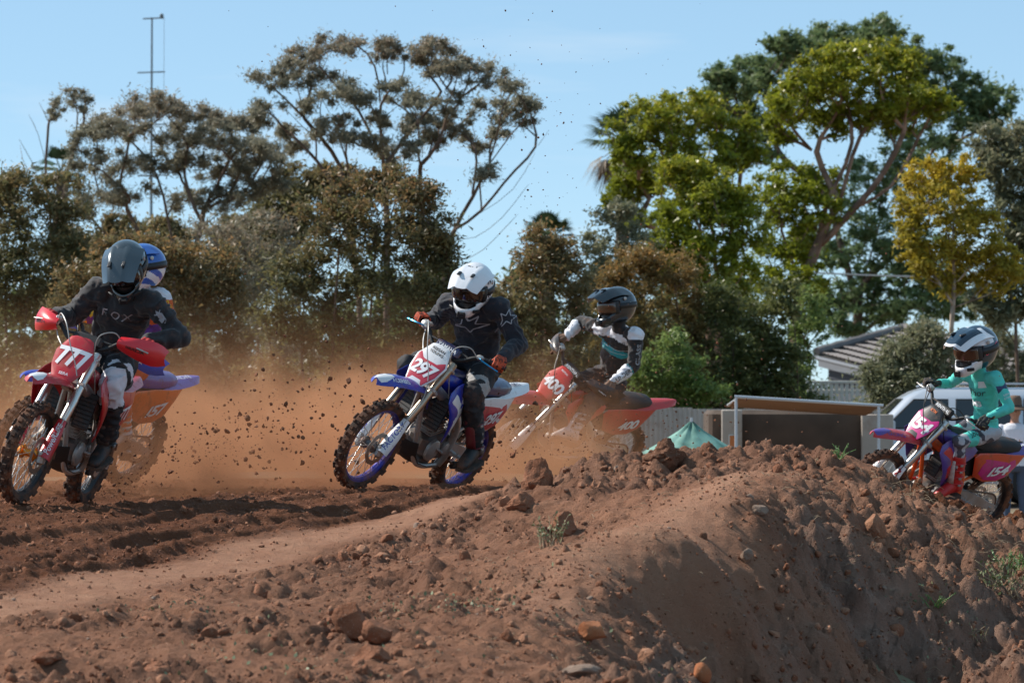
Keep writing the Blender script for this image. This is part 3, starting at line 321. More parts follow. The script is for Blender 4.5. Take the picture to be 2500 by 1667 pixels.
JOINTS = {
 '297': dict(head=(-0.274, 29.33, 2.453), shR=(-0.452, 29.5, 2.325), shL=(-0.085, 29.36, 2.293), hip=(-0.249, 29.75, 1.916), eR=(-0.595, 29.9, 2.161), eL=(0.073, 29.4, 2.066), knL=(-0.286, 29.36, 1.68), anL=(-0.265, 29.6, 1.273), knR=(-0.735, 29.55, 1.885), anR=(-0.688, 29.95, 1.506)),
 '777': dict(head=(-2.568, 27.4, 2.545), shR=(-2.769, 27.55, 2.383), shL=(-2.387, 27.42, 2.287), hip=(-2.716, 27.8, 1.941), eR=(-2.97, 27.9, 2.13), eL=(-2.167, 27.4, 2.027), knL=(-2.656, 27.35, 1.727), anL=(-2.726, 27.62, 1.329), knR=(-3.059, 27.45, 1.782), anR=(-3.114, 27.82, 1.465)),
 '400': dict(head=(0.979, 38.15, 2.497), shR=(0.824, 38.35, 2.295), shL=(1.149, 38.12, 2.22), hip=(0.929, 38.6, 1.815), eR=(0.639, 38.7, 2.432), eL=(1.292, 38.2, 1.89), knL=(0.723, 38.25, 1.586), anL=(0.544, 37.98, 1.311), knR=(0.572, 38.3, 1.776), anR=(0.554, 38.96, 1.429)),
 '154': dict(head=(3.608, 31.95, 2.04), shR=(3.529, 32.18, 1.844), shL=(3.749, 31.93, 1.811), hip=(3.722, 32.3, 1.42), eR=(3.438, 32.6, 1.716), eL=(4.006, 31.95, 1.557), knL=(3.472, 31.95, 1.303), anL=(3.452, 32.12, 0.965), knR=(3.39, 32.2, 1.344), anR=(3.357, 32.6, 1.084)),
 '157': dict(head=(-2.727, 30.45, 2.624), shR=(-2.928, 30.72, 2.455), shL=(-2.604, 30.5, 2.389), hip=(-2.8, 30.85, 1.985), eR=(-3.125, 31.1, 2.18), eL=(-2.352, 30.5, 2.17), knL=(-2.889, 30.4, 1.76), anL=(-2.907, 30.75, 1.379), knR=(-3.222, 30.55, 1.867), anR=(-3.229, 31.05, 1.561)),
}

# ================================================================= soil
def soil_material():
    m = bpy.data.materials.new('red_soil'); m.use_nodes = True; nt = m.node_tree; N = nt.nodes; Lk = nt.links
    b = N['Principled BSDF']; b.inputs['Roughness'].default_value = .92; b.inputs['Specular IOR Level'].default_value = .18
    t = N.new('ShaderNodeTexCoord'); at = N.new('ShaderNodeAttribute'); at.attribute_name = 'soil'
    sp = N.new('ShaderNodeSeparateColor'); Lk.new(at.outputs['Color'], sp.inputs[0])
    def nz(sc, det=6, ro=.6, dist=0.):
        n = N.new('ShaderNodeTexNoise'); n.inputs['Scale'].default_value = sc; n.inputs['Detail'].default_value = det; n.inputs['Roughness'].default_value = ro; n.inputs['Distortion'].default_value = dist
        Lk.new(t.outputs['Object'], n.inputs['Vector']); return n.outputs['Fac']
    def ramp(v, a, c, lo=0., hi=1.):
        r = N.new('ShaderNodeMapRange'); r.inputs['From Min'].default_value = a; r.inputs['From Max'].default_value = c; r.inputs['To Min'].default_value = lo; r.inputs['To Max'].default_value = hi
        Lk.new(v, r.inputs['Value']); return r.outputs['Result']
    def mix(f, a, c, blend='MIX'):
        x = N.new('ShaderNodeMix'); x.data_type = 'RGBA'; x.blend_type = blend
        for s, v in ((0, f), (6, a), (7, c)):
            if hasattr(v, 'links'): Lk.new(v, x.inputs[s])
            else: x.inputs[s].default_value = v
        return x.outputs[2]
    churn = mix(ramp(nz(3.5), .3, .7), (.125, .040, .016, 1), (.21, .072, .029, 1))
    path = mix(ramp(nz(5.), .3, .7), (.42, .20, .118, 1), (.54, .29, .18, 1))
    rough = mix(ramp(nz(2.2, 7), .35, .68), (.20, .080, .042, 1), (.37, .172, .098, 1))
    grey = mix(ramp(nz(4.0, 7), .35, .68), (.22, .128, .092, 1), (.38, .245, .185, 1))
    c = mix(sp.outputs[1], churn, rough)
    c = mix(sp.outputs[2], c, grey)
    c = mix(sp.outputs[0], c, path)
    # grains: pale grit and dark crumbs
    c = mix(ramp(nz(140., 2, .5), .66, .74), c, (.44, .30, .22, 1))
    c = mix(ramp(nz(70., 3, .6), .36, .26, 0, .55), c, (.06, .026, .014, 1))
    c = mix(ramp(nz(1.1, 4), .3, .75, .0, .3), c, (.33, .165, .095, 1))
    Lk.new(c, b.inputs['Base Color'])
    b1 = N.new('ShaderNodeBump'); b1.inputs['Strength'].default_value = 1.0; b1.inputs['Distance'].default_value = .05; Lk.new(nz(38., 9, .72), b1.inputs['Height'])
    b2 = N.new('ShaderNodeBump'); b2.inputs['Strength'].default_value = .8; b2.inputs['Distance'].default_value = .008; Lk.new(nz(150., 5, .7), b2.inputs['Height'])
    Lk.new(b1.outputs['Normal'], b2.inputs['Normal']); Lk.new(b2.outputs['Normal'], b.inputs['Normal'])
    return m
M_SOIL = soil_material()

_TP = np.array(TERR)
def _tps_fit(P, lam):
    n = len(P); d = np.linalg.norm(P[:, None, :2] - P[None, :, :2], axis=2); K = np.where(d > 0, d * d * np.log(d + 1e-9), 0) + lam * np.eye(n)
    Q = np.c_[np.ones(n), P[:, :2]]; A = np.block([[K, Q], [Q.T, np.zeros((3, 3))]])
    return np.linalg.solve(A, np.r_[P[:, 2], 0, 0, 0])
_TW = _tps_fit(_TP, .006)
def base_height(x, y):
    x = np.asarray(x, float); y = np.asarray(y, float); s = x.shape; X = np.c_[x.ravel(), y.ravel()]; out = np.zeros(len(X))
    for i in range(0, len(X), 20000):
        q = X[i:i + 20000]; d = np.linalg.norm(q[:, None] - _TP[None, :, :2], axis=2)
        out[i:i + 20000] = np.where(d > 0, d * d * np.log(d + 1e-9), 0) @ _TW[:-3] + _TW[-3] + q @ _TW[-2:]
    z = out.reshape(s)
    fade = sstep(6.0, 9.0, np.abs(x)) ; fade = np.maximum(fade, sstep(38, 50, y)); fade = np.maximum(fade, sstep(14.5, 10, y))
    return z * (1 - fade)
def path_x(y):
    return np.interp(y, [10, 16, 20.3, 21.8, 23.8, 26, 27.5, 30, 34, 40], [-6, -4.0, -2.52, -2.02, -1.45, -.76, -.08, 1.2, 2.6, 4.5])
def ridge_x(y):      # the lip of the mound beyond which its right flank falls away
    return np.interp(y, [18, 19.6, 21, 22, 23.5, 24.8, 26, 27], [.0, .35, .62, 1.05, 1.45, 1.75, 2.1, 2.5])
def soil_masks(x, y):
    wob = .22 * fbm2(x, y, .9, 3, seed=31)
    d = x - path_x(y) + wob
    path = sstep(.42, .16, np.abs(d)); rough = sstep(.2, .5, d); churn = sstep(-.2, -.45, d)
    led = np.exp(-((x - ridge_x(y) + .38 + wob) / .28) ** 2) * sstep(19.4, 20.4, y) * sstep(25.6, 24.6, y)
    face = sstep(-.05, .25, x - ridge_x(y) + wob * .6) * sstep(27.2, 26.2, y)
    back = sstep(27.4, 28.4, y) * sstep(.6, 1.4, x)
    return d, path, rough * (1 - back), churn, led, face
gx = np.arange(-4.7, 4.7001, .02); gy_near = np.arange(15.5, 28.6, .0255); gy = np.r_[gy_near, np.arange(gy_near[-1] + .0255, 34.6, .06)]
cxs = np.arange(-4.8, 4.9, .1); cys = np.arange(15.4, 34.9, .1)
CB = base_height(*np.meshgrid(cxs, cys, indexing='ij'))
def bil(G, xs, ys, x, y):
    i = np.clip(np.interp(x, xs, np.arange(len(xs))), 0, len(xs) - 1.001); j = np.clip(np.interp(y, ys, np.arange(len(ys))), 0, len(ys) - 1.001)
    a, b = i.astype(int), j.astype(int); u, v = i - a, j - b
    return (G[a, b] * (1 - u) + G[a + 1, b] * u) * (1 - v) + (G[a, b + 1] * (1 - u) + G[a + 1, b + 1] * u) * v
GX, GY = np.meshgrid(gx, gy, indexing='ij')
Z = bil(CB, cxs, cys, GX, GY)
D_, m_path, m_rough, m_churn, m_led, m_face = soil_masks(GX, GY)
lump = fbm2(GX, GY, 2.4, 3, .55, seed=3, mode=2); lump2 = fbm2(GX, GY, 6.5, 3, .55, seed=12, mode=2); fine = fbm2(GX, GY, 16, 2, .6, seed=22)
patchy = sstep(-.15, .35, fbm2(GX, GY, 1.1, 3, seed=44))
calm = np.clip(1 - .75 * m_led, .2, 1) * (1 - .50 * m_face)
m_crest = sstep(24.9, 25.5, GY) * sstep(27.3, 26.7, GY) * sstep(.15, .5, GX) * sstep(2.2, 1.9, GX); m_band = sstep(.30, .5, D_) * sstep(1.25, .85, D_) * sstep(21.5, 23, GY)
clod = np.clip(fbm2(GX, GY, 9.0, 3, .6, seed=13, mode=2) + .25, 0, 1) ** 1.0
patchy = np.clip(patchy + m_crest + .8 * m_band, 0, 1.4)
Z += m_rough * calm * (.075 * lump * (.35 + .65 * patchy) + .062 * lump2 * (.3 + .7 * patchy) + .020 * fine + .050 * clod * patchy)
rut = fbm2(D_ * 1.0 + .06 * fbm2(GX, GY, 1.5, 2, seed=8), GY * .22, 5.0, 3, .6, seed=51)
Z += m_churn * (.038 * rut + .015 * lump2 + .012 * lump + .014 * fine + .016 * clod) * sstep(34, 27, GY)
for off, dep in ((-.62, .055), (-1.05, .045), (-1.7, .06), (-2.5, .04)):
    w = D_ - off - .07 * fbm2(GX, GY, .8, 2, seed=60)
    Z += m_churn * dep * (np.exp(-((w - .11) / .05) ** 2) * .9 - np.exp(-(w / .07) ** 2))
Z += m_path * (.010 * lump2 + .006 * fine)
# flank: runnels down the fall line, small slumped steps
rn = fbm2(GX + GY * .8, (GY - GX) * .25, 3.2, 4, .55, seed=71, mode=1)
rn2 = fbm2((GX + GY * .9) * 1.0, (GY - GX) * .18, 9.0, 3, .6, seed=73, mode=1)
ledges = fbm2(GX * .6 - GY * .3, GY + GX * .4, 2.6, 4, .6, seed=79, mode=2)
Z += m_face * (.085 * rn + .035 * rn2 + .07 * fbm2(GX, GY, 1.4, 3, seed=77) + .07 * ledges + .045 * lump2 + .022 * fine + .07 * clod + .03 * lump - .03)
Z += .03 * m_rough * fbm2(GX, GY, .9, 2, seed=91)
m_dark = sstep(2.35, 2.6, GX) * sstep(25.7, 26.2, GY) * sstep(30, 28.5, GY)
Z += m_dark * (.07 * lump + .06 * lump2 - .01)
for tx, ty, tz in ((-3.0, 28.25, .912), (-3.26, 26.8, .962), (-.52, 30.35, .942), (-1.16, 29.02, 1.012), (3.62, 32.9, .555), (2.67, 31.97, .66), (-3.02, 31.44, .975), (-3.7, 30.1, 1.03)):
    cur = Z[np.abs(gx - tx).argmin(), np.abs(gy - ty).argmin()]; Z += (tz - cur) * np.exp(-(((GX - tx) ** 2 + (GY - ty) ** 2) / .22 ** 2))
edge = np.minimum(np.minimum(GX - gx[0], gx[-1] - GX), np.minimum(GY - gy[0], gy[-1] - GY))
ZS = Z - .35 * sstep(.25, 0, edge)
nx, ny = GX.shape
idx = np.arange(nx * ny).reshape(nx, ny)
Fq = np.stack([idx[:-1, :-1], idx[1:, :-1], idx[1:, 1:], idx[:-1, 1:]], -1).reshape(-1, 4)
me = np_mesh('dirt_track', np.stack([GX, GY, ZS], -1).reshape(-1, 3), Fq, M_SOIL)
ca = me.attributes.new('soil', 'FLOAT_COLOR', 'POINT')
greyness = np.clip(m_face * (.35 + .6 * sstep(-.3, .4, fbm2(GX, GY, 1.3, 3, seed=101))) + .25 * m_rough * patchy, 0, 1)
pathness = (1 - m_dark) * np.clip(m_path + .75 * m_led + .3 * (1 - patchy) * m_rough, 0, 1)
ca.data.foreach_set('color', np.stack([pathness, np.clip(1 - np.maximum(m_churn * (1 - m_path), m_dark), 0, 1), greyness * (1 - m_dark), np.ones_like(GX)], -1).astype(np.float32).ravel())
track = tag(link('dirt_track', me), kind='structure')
def ground_z(x, y):
    return bil(Z, gx, gy, np.asarray(x, float), np.asarray(y, float))

# far ground, reaching the horizon
def far_axis(a, b, c, step):
    core = np.arange(a, b + 1e-6, step); out = [core[-1]]
    while out[-1] < c: out.append(out[-1] + (out[-1] - core[-1]) * .35 + step * 1.5)
    return core, np.array(out[1:])
cx_, ox_ = far_axis(-12, 12, 2500, .5); xs = np.r_[-ox_[::-1], cx_, ox_]
cy_, oy_ = far_axis(-6, 60, 4000, .5); ys = np.r_[[-2000, -500, -100, -30, -12], cy_, oy_]
FX, FY = np.meshgrid(xs, ys, indexing='ij')
FZ = np.where((np.abs(FX) < 12) & (FY > 5) & (FY < 55), 0, 0.) + base_height(np.clip(FX, -12, 12), np.clip(FY, 5, 60)) * ((np.abs(FX) < 12) & (FY > 5) & (FY < 60))
FZ -= .16 * sstep(5.4, 4.4, np.abs(FX)) * sstep(14.6, 15.6, FY) * sstep(35.2, 34.4, FY)
FZ += .03 * fbm2(FX, FY, .35, 3, seed=5) * sstep(200, 60, FY)
FX2 = FX
nx2, ny2 = FX.shape; idx = np.arange(nx2 * ny2).reshape(nx2, ny2)
Fq = np.stack([idx[:-1, :-1], idx[1:, :-1], idx[1:, 1:], idx[:-1, 1:]], -1).reshape(-1, 4)
M_GROUND = mat('dry_ground', (.22, .13, .085), .95, var=.3, vscale=.6, col2=(.17, .14, .075), cscale=.35, csharp=.12, bump=.6, bscale=3.)
tag(link('ground', np_mesh('ground', np.stack([FX, FY, FZ], -1).reshape(-1, 3), Fq, M_GROUND)), kind='structure')

# ================================================================= things behind the track
M_IRON = mat('corrugated_iron', (.40, .36, .32), .6, metal=.1, var=.2, vscale=1.5, dirt=.25, dscale=2.)
M_CREAM = mat('cream_steel', (.62, .60, .54), .5, var=.1, dirt=.1, dscale=3.)
# --- corrugated fence in sheets
def corrugated(mb, x0, x1, y, z0, z1, pitch=.076, amp=.009, lean=0.):
    xs = np.arange(x0, x1 + 1e-6, pitch / 6); yy = y + amp * np.cos(2 * np.pi * xs / pitch)
    G = np.stack([np.stack([xs, yy, np.full_like(xs, z0)], 1), np.stack([xs, yy + lean, np.full_like(xs, z1)], 1)], 0)
    mb.patch(G, .002)
fence = empty('corrugated_fence', (3.4, 64, 0), 'tan corrugated iron fence running behind the awning', 'fence')
for i in range(7):
    mb = MB(); x0 = -2.2 + i * .80; corrugated(mb, x0 + .004, x0 + .808, (i % 2) * .012, -.05, 1.44 + .012 * math.sin(i * 2.1), lean=.01 * math.sin(i))
    mb.build('sheet', M_IRON, fence)
for i in range(4):
    MB().box((-2.2 + i * 1.85, .06, .7), (.06, .06, 1.42), bev=.006).build('post', M_IRON, fence)
MB().box((.6, .05, 1.28), (5.6, .04, .05), bev=.005).build('rail', M_IRON, fence)
# --- pale slatted fence by the house
sf = empty('slatted_fence', (5.7, 74, 0), 'short white slatted fence below the grey house wall', 'fence')
for i in range(11): MB().box((-.33 + i * .093, 0, .92), (.062, .025, 1.84), bev=.004).build('slat', M_CREAM, sf)
for z in (.35, 1.70): MB().box((.13, .03, z), (1.06, .03, .07), bev=.004).build('rail', M_CREAM, sf)
MB().box((.13, 0, 1.868), (1.10, .06, .05), bev=.006).build('capping', M_CREAM, sf)

# --- house with tiled roof
M_WALLG = mat('grey_render', (.075, .082, .10), .85, var=.1, vscale=2, bump=.2, bscale=30)
M_TILE = mat('concrete_tile', (.36, .31, .285), .8, var=.22, vscale=1.2, bump=.3, bscale=20); M_FASCIA = mat('fascia', (.15, .16, .18), .6, var=.05); M_UNDER = mat('roof_battens', (.03, .027, .025), .9)
M_RIDGE = mat('ridge_tile', (.15, .135, .13), .8, var=.2, vscale=2)
hA, hB, hC, hD = V3(8.35, 112, 2.71), V3(11.04, 116, 3.40), V3(15.6, 116.5, 3.43), V3(13.2, 96, .99)
house = empty('house', (11, 110, 0), 'low grey house with a tiled hip roof behind the silver wagon', 'house'); hO = V3(11, 110, 0)
def roof_pt(s, t):   # s along the eave A->D, t up the slope
    e = hA + (hD - hA) * s; return e + (V3(15.0, 117.5, 3.45) - hD) * t * (1.0) if False else e + ((hB - hA) * .0 + V3(1.75, 19.6, 2.42)) * t
nrm = unit(np.cross(hD - hA, V3(1.75, 19.6, 2.42))); nrm = nrm if nrm[2] > 0 else -nrm
es, et = unit(hD - hA), unit(V3(1.75, 19.6, 2.42))
tmb = MB(); tt = np.linspace(0, 1, 7)
tile_me = None
ex_ = unit(hD - hA); ey_ = unit(V3(*(hB - hA)) - ex_ * np.dot(hB - hA, ex_)); ez_ = np.cross(ex_, ey_); ez_ = ez_ if ez_[2] > 0 else -ez_
_bu, _bv, _L = np.dot(hB - hA, ex_), np.dot(hB - hA, ey_), np.linalg.norm(hD - hA); hC = hA + ex_ * (_L + 2) + ey_ * _bv
roofm = MB(); poly = [hA, hA + ex_ * (_L + 2), hC, hB]
roofm.add([p - ez_ * .015 - hO for p in poly] + [p - ez_ * .15 - hO for p in poly], [tuple(range(4)), tuple(range(7, 3, -1))] + [(i, i + 4, (i + 1) % 4 + 4, (i + 1) % 4) for i in range(4)])
roof = roofm.build('roof', M_UNDER, house, sharp=20)
# tiles: long pan with a rolled edge; laid in courses up the slope
a_ = np.linspace(0, 1, 6); prof = (.035 * np.sin(a_ * np.pi) ** .7 + .02 * np.clip(1 - np.abs(a_ - .85) / .15, 0, 1)) * .75
Gt = np.stack([np.stack([a_ * .232, np.full(6, 0.), prof + .06], 1), np.stack([a_ * .232, np.full(6, .40), prof], 1)], 0)
_t = MB(); _t.patch(Gt, .012); tile_me = _t.mesh('tile', M_TILE)
def in_roof(p):
    q = p - hA; u, v = np.dot(q, ex_), np.dot(q, ey_)
    bu, bv = np.dot(hB - hA, ex_), np.dot(hB - hA, ey_)
    return u > bu * v / bv + .1
slots = []
L_e = np.linalg.norm(hD - hA); v_max = np.dot(hB - hA, ey_)
for r in range(int(v_max / .46)):
    for c in range(-60, int(L_e / .30) + 40):
        p = hA + ex_ * ((c + .5 * (r % 2)) * .30) + ey_ * (r * .46)
        if in_roof(p) and p[2] > .9 and p[0] < 14.6: slots.append((abs(p[0] - 9.3), p))
slots.sort(key=lambda k: k[0])
Rt = Matrix(np.stack([ex_, ey_, ez_], 1).tolist()).to_4x4()
for i, (_, p) in enumerate(slots[:300]):
    o = link('tile', tile_me, roof); o.matrix_local = Matrix.Translation(Vector(p - hO)) @ Rt
if len(slots) > 300:
    rest = MB(); R3 = np.stack([ex_, ey_, ez_], 1); vt = np.vstack(_t.V)
    for _, p in slots[300:]: rest.add(vt @ R3.T + p - hO, _t.F)
    tag(rest.build('tile_field', M_TILE, roof), kind='stuff')
rid = MB(); P = [hA + (hB - hA) * t - hO + V3(0, 0, .09) for t in np.linspace(-.03, 1, 14)]; rid.tube(P, [.12 + .02 * (i % 2) for i in range(14)], 8); rid.build('hip_ridge', M_RIDGE, roof)
rid = MB(); rid.tube([hB - hO + V3(0, 0, .09), hC - hO + V3(0, 0, .09)], .13, 8); rid.build('ridge', M_RIDGE, roof)
w = MB(); top = [hA + (hD - hA) * t for t in (.03, .97)]
w.add([V3(p[0] + .1, p[1] + .35, z) - hO for p, z in ((top[0], -.1), (top[1], -.1))] + [V3(p[0] + .1, p[1] + .35, p[2] - .28) - hO for p in (top[1], top[0])] +
      [V3(p[0] + 3.1, p[1] + 2.35, z) - hO for p, z in ((top[0], -.1), (top[1], -.1))] + [V3(p[0] + 3.1, p[1] + 2.35, p[2] - .28) - hO for p in (top[1], top[0])],
      [(0, 1, 2, 3), (7, 6, 5, 4), (0, 4, 5, 1), (1, 5, 6, 2), (2, 6, 7, 3), (3, 7, 4, 0)])
w.build('wall', M_WALLG, house, sharp=20)
fa = MB(); P0, P1 = hA + V3(-.02, -.05, -.13) - hO, hD + V3(0, -.05, -.13) - hO
fa.add([P0, P1, P1 + V3(0, 0, -.2), P0 + V3(0, 0, -.2), P0 + V3(.12, .12, 0), P1 + V3(.12, .12, 0), P1 + V3(.12, .12, -.2), P0 + V3(.12, .12, -.2)], [(0, 1, 2, 3), (7, 6, 5, 4), (0, 4, 5, 1), (3, 2, 6, 7), (0, 3, 7, 4), (1, 5, 6, 2)])
fa.build('fascia', M_FASCIA, house, sharp=20)
gt = MB(); gt.tube([P0 + V3(-.4, 0, .12), P1 + V3(0, 0, .12)], .06, 8); gt.build('gutter', M_FASCIA, house)

# --- antenna mast
M_MAST = mat('galvanised_mast', (.20, .24, .27), .5, metal=.5, var=.1)
mast = empty('antenna_mast', (-11.4, 130, 0), 'tall thin antenna mast with short crossbars above the left trees', 'mast')
MB().tube([(0, 0, -.1), (0, 0, 6), (.03, 0, 13.5)], [.055, .05, .028], 8).build('pole', M_MAST, mast)
for z, a, b in ((13.45, -.25, .42), (11.75, -.42, .45), (10.1, -.35, .5), (8.5, -.42, .46)):
    MB().tube([(a, -.06, z), (b, -.06, z + .03)], .025, 6).build('crossbar', M_MAST, mast)
for z in (13.55, 10.95): MB().ell((.34, -.06, z), (.07, .05, .07), 8, 6).build('insulator', M_MAST, mast)
MB().tube([(.42, -.05, 13.45), (.40, -.05, 8.5)], .006, 4).build('stay_wire', M_MAST, mast)
MB().tube([(-.35, -.05, 10.1), (-.95, -.05, 9.3)], .016, 4).build('strut', M_MAST, mast)

# --- overhead cable strung between the trees
cb = MB(); t_ = np.linspace(0, 1, 12); cb.tube(np.c_[6.8 + 3.6 * t_, np.full(12, 100.), 4.62 - .14 * t_ - .1 * t_ * (1 - t_)], .022, 6)
tag(cb.build('overhead_cable', mat('cable_sheath', (.45, .44, .42), .5)), 'pale thin cable strung level between the dark trees', 'cable')

# --- camper with awning
M_POST = mat('awning_post_paint', (.50, .52, .55), .4, metal=.3, var=.05); M_AWN = mat('tan_canvas', (.24, .135, .08), .8, var=.15, vscale=2)
M_CAMP = mat('camper_panel', (.40, .35, .30), .55, var=.08, dirt=.18, dscale=2.); M_DARKC = mat('brown_canvas', (.085, .058, .042), .9, var=.3, vscale=3.)
M_LAMP = mat('amber_lens', (.55, .16, .03), .25, var=.1, vscale=12); M_TYRE_DARK = mat('dark_rubber', (.02, .018, .017), .8)
cp = empty('camper_trailer', (3.7, 54.2, 0), 'camper trailer with dark canvas side and amber lamp under the awning', 'camper')
MB().box((0, 1.0, .95), (2.2, 1.6, 1.0), bev=.05).build('body', M_DARKC, cp)
MB().box((-.80, .14, .83), (.27, .12, 1.26), bev=.012).build('end_panel', M_CAMP, cp)
MB().box((1.12, .14, .80), (.42, .12, 1.2), bev=.012).build('end_panel', M_CAMP, cp)
lm = MB().box((-.78, .066, 1.03), (.10, .03, .18), bev=.008).build('amber_lamp', M_LAMP, cp); MB().box((-.78, .075, 1.03), (.13, .02, .21), bev=.006).build('bezel', M_CREAM, lm)
lo = MB(); th = np.linspace(0, np.pi, 15); arch = [(.10 + .34 * math.cos(a), .26 + .34 * math.sin(a)) for a in th]
outl = [(-.25, .2), (-.25, .82), (.86, .82), (.86, .2), (.44, .2)] + arch + [(-.24, .2)]
out3 = np.array([(x, .14, z) for x, z in outl]); lo.add(np.vstack([out3, out3 + V3(0, .06, 0)]), [tuple(range(len(outl))), tuple(range(2 * len(outl) - 1, len(outl) - 1, -1))] + [(i, (i + 1) % len(outl), (i + 1) % len(outl) + len(outl), i + len(outl)) for i in range(len(outl))])
lo.build('lower_panel', mat('camper_lower', (.20, .155, .12), .7, var=.12, dirt=.2), cp, sharp=20)
for x in (.16, .66): MB().box((x - .02, .12, .62), (.035, .03, .48), bev=.005).build('strut', M_DARKC, cp)
wh = MB(); wh.lathe([(.001, 0), (.14, 0), (.15, .02), (.26, .03), (.29, .06), (.29, .18), (.26, .2)], (.10, .19, .29), (0, 1, 0), 28); wh.build('wheel', M_TYRE_DARK, cp)
aw = empty('awning', (3.7, 52, 0), 'tan pull-out awning on two pale posts in front of the camper', 'awning')
AX0, AX1 = -.87, .93
def awn(s, t): return V3(AX0 + (AX1 - AX0) * s, -.0 + 2.05 * t, 1.63 - .115 * s - .13 * t - .03 * math.sin(math.pi * t) * (.6 + .4 * math.sin(math.pi * s)))
MB().patch([[awn(s, t) for t in np.linspace(0, 1, 8)] for s in np.linspace(0, 1, 14)], .008).build('canopy', M_AWN, aw)
fr = MB(); fr.tube([awn(0, 0) + V3(-.02, -.02, .005), awn(1, 0) + V3(.06, -.02, .005)], .02, 8); fr.build('front_rail', M_POST, aw)
for s in (0, 1):
    p = awn(s, 0); MB().tube([(p[0], -.02, 0), (p[0], -.02, p[2])], .019, 8).build('post', M_POST, aw)
    q = awn(s, 1); MB().tube([p + V3(0, .02, -.03), q + V3(0, 0, .02)], .014, 6).build('rafter', M_POST, aw)

# --- silver wagon, side on, nose to the left behind the awning
M_CAR = mat('silver_paint', (.52, .55, .60), .28, metal=.35, var=.04, coat=.6, dirt=.05, dscale=2.); M_GLASS = mat('car_glass', (.015, .018, .022), .06, var=.1, spec=.8); M_PLAST = mat('black_plastic', (.02, .02, .02), .55)
car = empty('station_wagon', (6.35, 61.5, 0), 'silver four-wheel-drive wagon parked behind the right-hand rider', 'car')
def car_sect(x):
    # half-width and heights along the car (x from -2.4 nose to 2.4 tail)
    belt = np.interp(x, [-2.4, -2.2, -1.2, -.9, 2.3, 2.4], [.80, .95, 1.06, 1.09, 1.12, 1.0])
    return belt
lp = []
for x in (-2.42, -2.36, -2.2, -1.7, -1.2, -.9, 0, 1, 2.0, 2.3, 2.40):
    bz = car_sect(x); w = .93 - .10 * sstep(1.9, 2.42, abs(x)); lp.append([(x, -w + .05, .34), (x, -w, .5), (x, -w - .01, .8), (x, -w + .05, bz), (x, w - .05, bz), (x, w + .01, .8), (x, w, .5), (x, w - .05, .34)])
MB().loft(lp).build('body', M_CAR, car, sharp=50)
cab = []
for x0, x1, w, z in ((-1.12, 2.33, .87, 1.08), (-.93, 2.30, .84, 1.22), (-.55, 2.22, .76, 1.60), (-.38, 2.14, .70, 1.70), (-.2, 2.0, .60, 1.76)):
    b = .12; cab.append([(x0 + b, -w, z), (x1 - b, -w, z), (x1, -w + b, z), (x1, w - b, z), (x1 - b, w, z), (x0 + b, w, z), (x0, w - b, z), (x0, -w + b, z)])
MB().loft(cab).build('cabin', M_CAR, car, sharp=50)
def pane(pts, name='window'):
    mb = MB(); P = np.array(pts, float); n = unit(np.cross(P[1] - P[0], P[2] - P[0])); n = n if n[1] < 0 else -n
    mb.add(np.vstack([P + n * .012, P - n * .03]), [tuple(range(len(P))), tuple(range(2 * len(P) - 1, len(P) - 1, -1))] + [(i, i + len(P), (i + 1) % len(P) + len(P), (i + 1) % len(P)) for i in range(len(P))])
    g = mb.build(name, M_GLASS, car, sharp=20)
    mb2 = MB(); C_ = P.mean(0); mb2.tube([p + n * .008 for p in P] + [P[0] + n * .008], .012, 5, False); mb2.build('seal', M_PLAST, g); return g
yw = lambda z: -np.interp(z, [1.08, 1.22, 1.60, 1.70], [.87, .84, .76, .70])
for xa, xb, xc, xd in ((-.86, .08, .08, -.42), (.20, 1.06, 1.06, .20), (1.20, 2.12, 1.98, 1.20)):
    pane([(xa, yw(1.16), 1.16), (xb, yw(1.16), 1.16), (xc, yw(1.58), 1.58), (xd, yw(1.58), 1.58)])
pane([(-1.08, -.66, 1.12), (-1.08, .66, 1.12), (-.56, .58, 1.58), (-.56, -.58, 1.58)], 'windscreen')
for sgn in (-1, 1):
    MB().tube([(-.25, sgn * .60, 1.77), (-.15, sgn * .60, 1.815), (1.8, sgn * .60, 1.815), (1.9, sgn * .60, 1.77)], .016, 6).build('roof_rail', M_POST, car)
mr = MB().box((-.80, -1.03, 1.20), (.16, .13, .19), bev=.04).build('door_mirror', M_CAR, car); MB().tube([(-.78, -.88, 1.14), (-.80, -.98, 1.16)], .03, 6).build('bracket', M_PLAST, mr)
for x in (-.05, .95): MB().box((x, -.945, .98), (.16, .03, .035), bev=.008).build('door_handle', M_CAR, car)
for x in (-1.45, 1.35):
    for sgn in (-1, 1):
        t_ = MB(); t_.lathe([(.20, -.11), (.33, -.11), (.37, -.07), (.38, 0), (.37, .07), (.33, .11), (.20, .11)], (x, sgn * .84, .38), (0, 1, 0), 28, cap=False)
        wv = MB().lathe([(.02, .10), (.12, .085), (.19, .10), (.215, .10), (.215, -.1), (.02, -.1)], (x, sgn * .84, .38), (0, sgn, 0), 24).build('wheel', M_POST, car)
        t_.build('tyre', M_TYRE_DARK, wv)
for sgn in (-1, 1): MB().box((-2.30, sgn * .68, .82), (.2, .3, .16), bev=.05).build('headlight', M_CREAM, car)

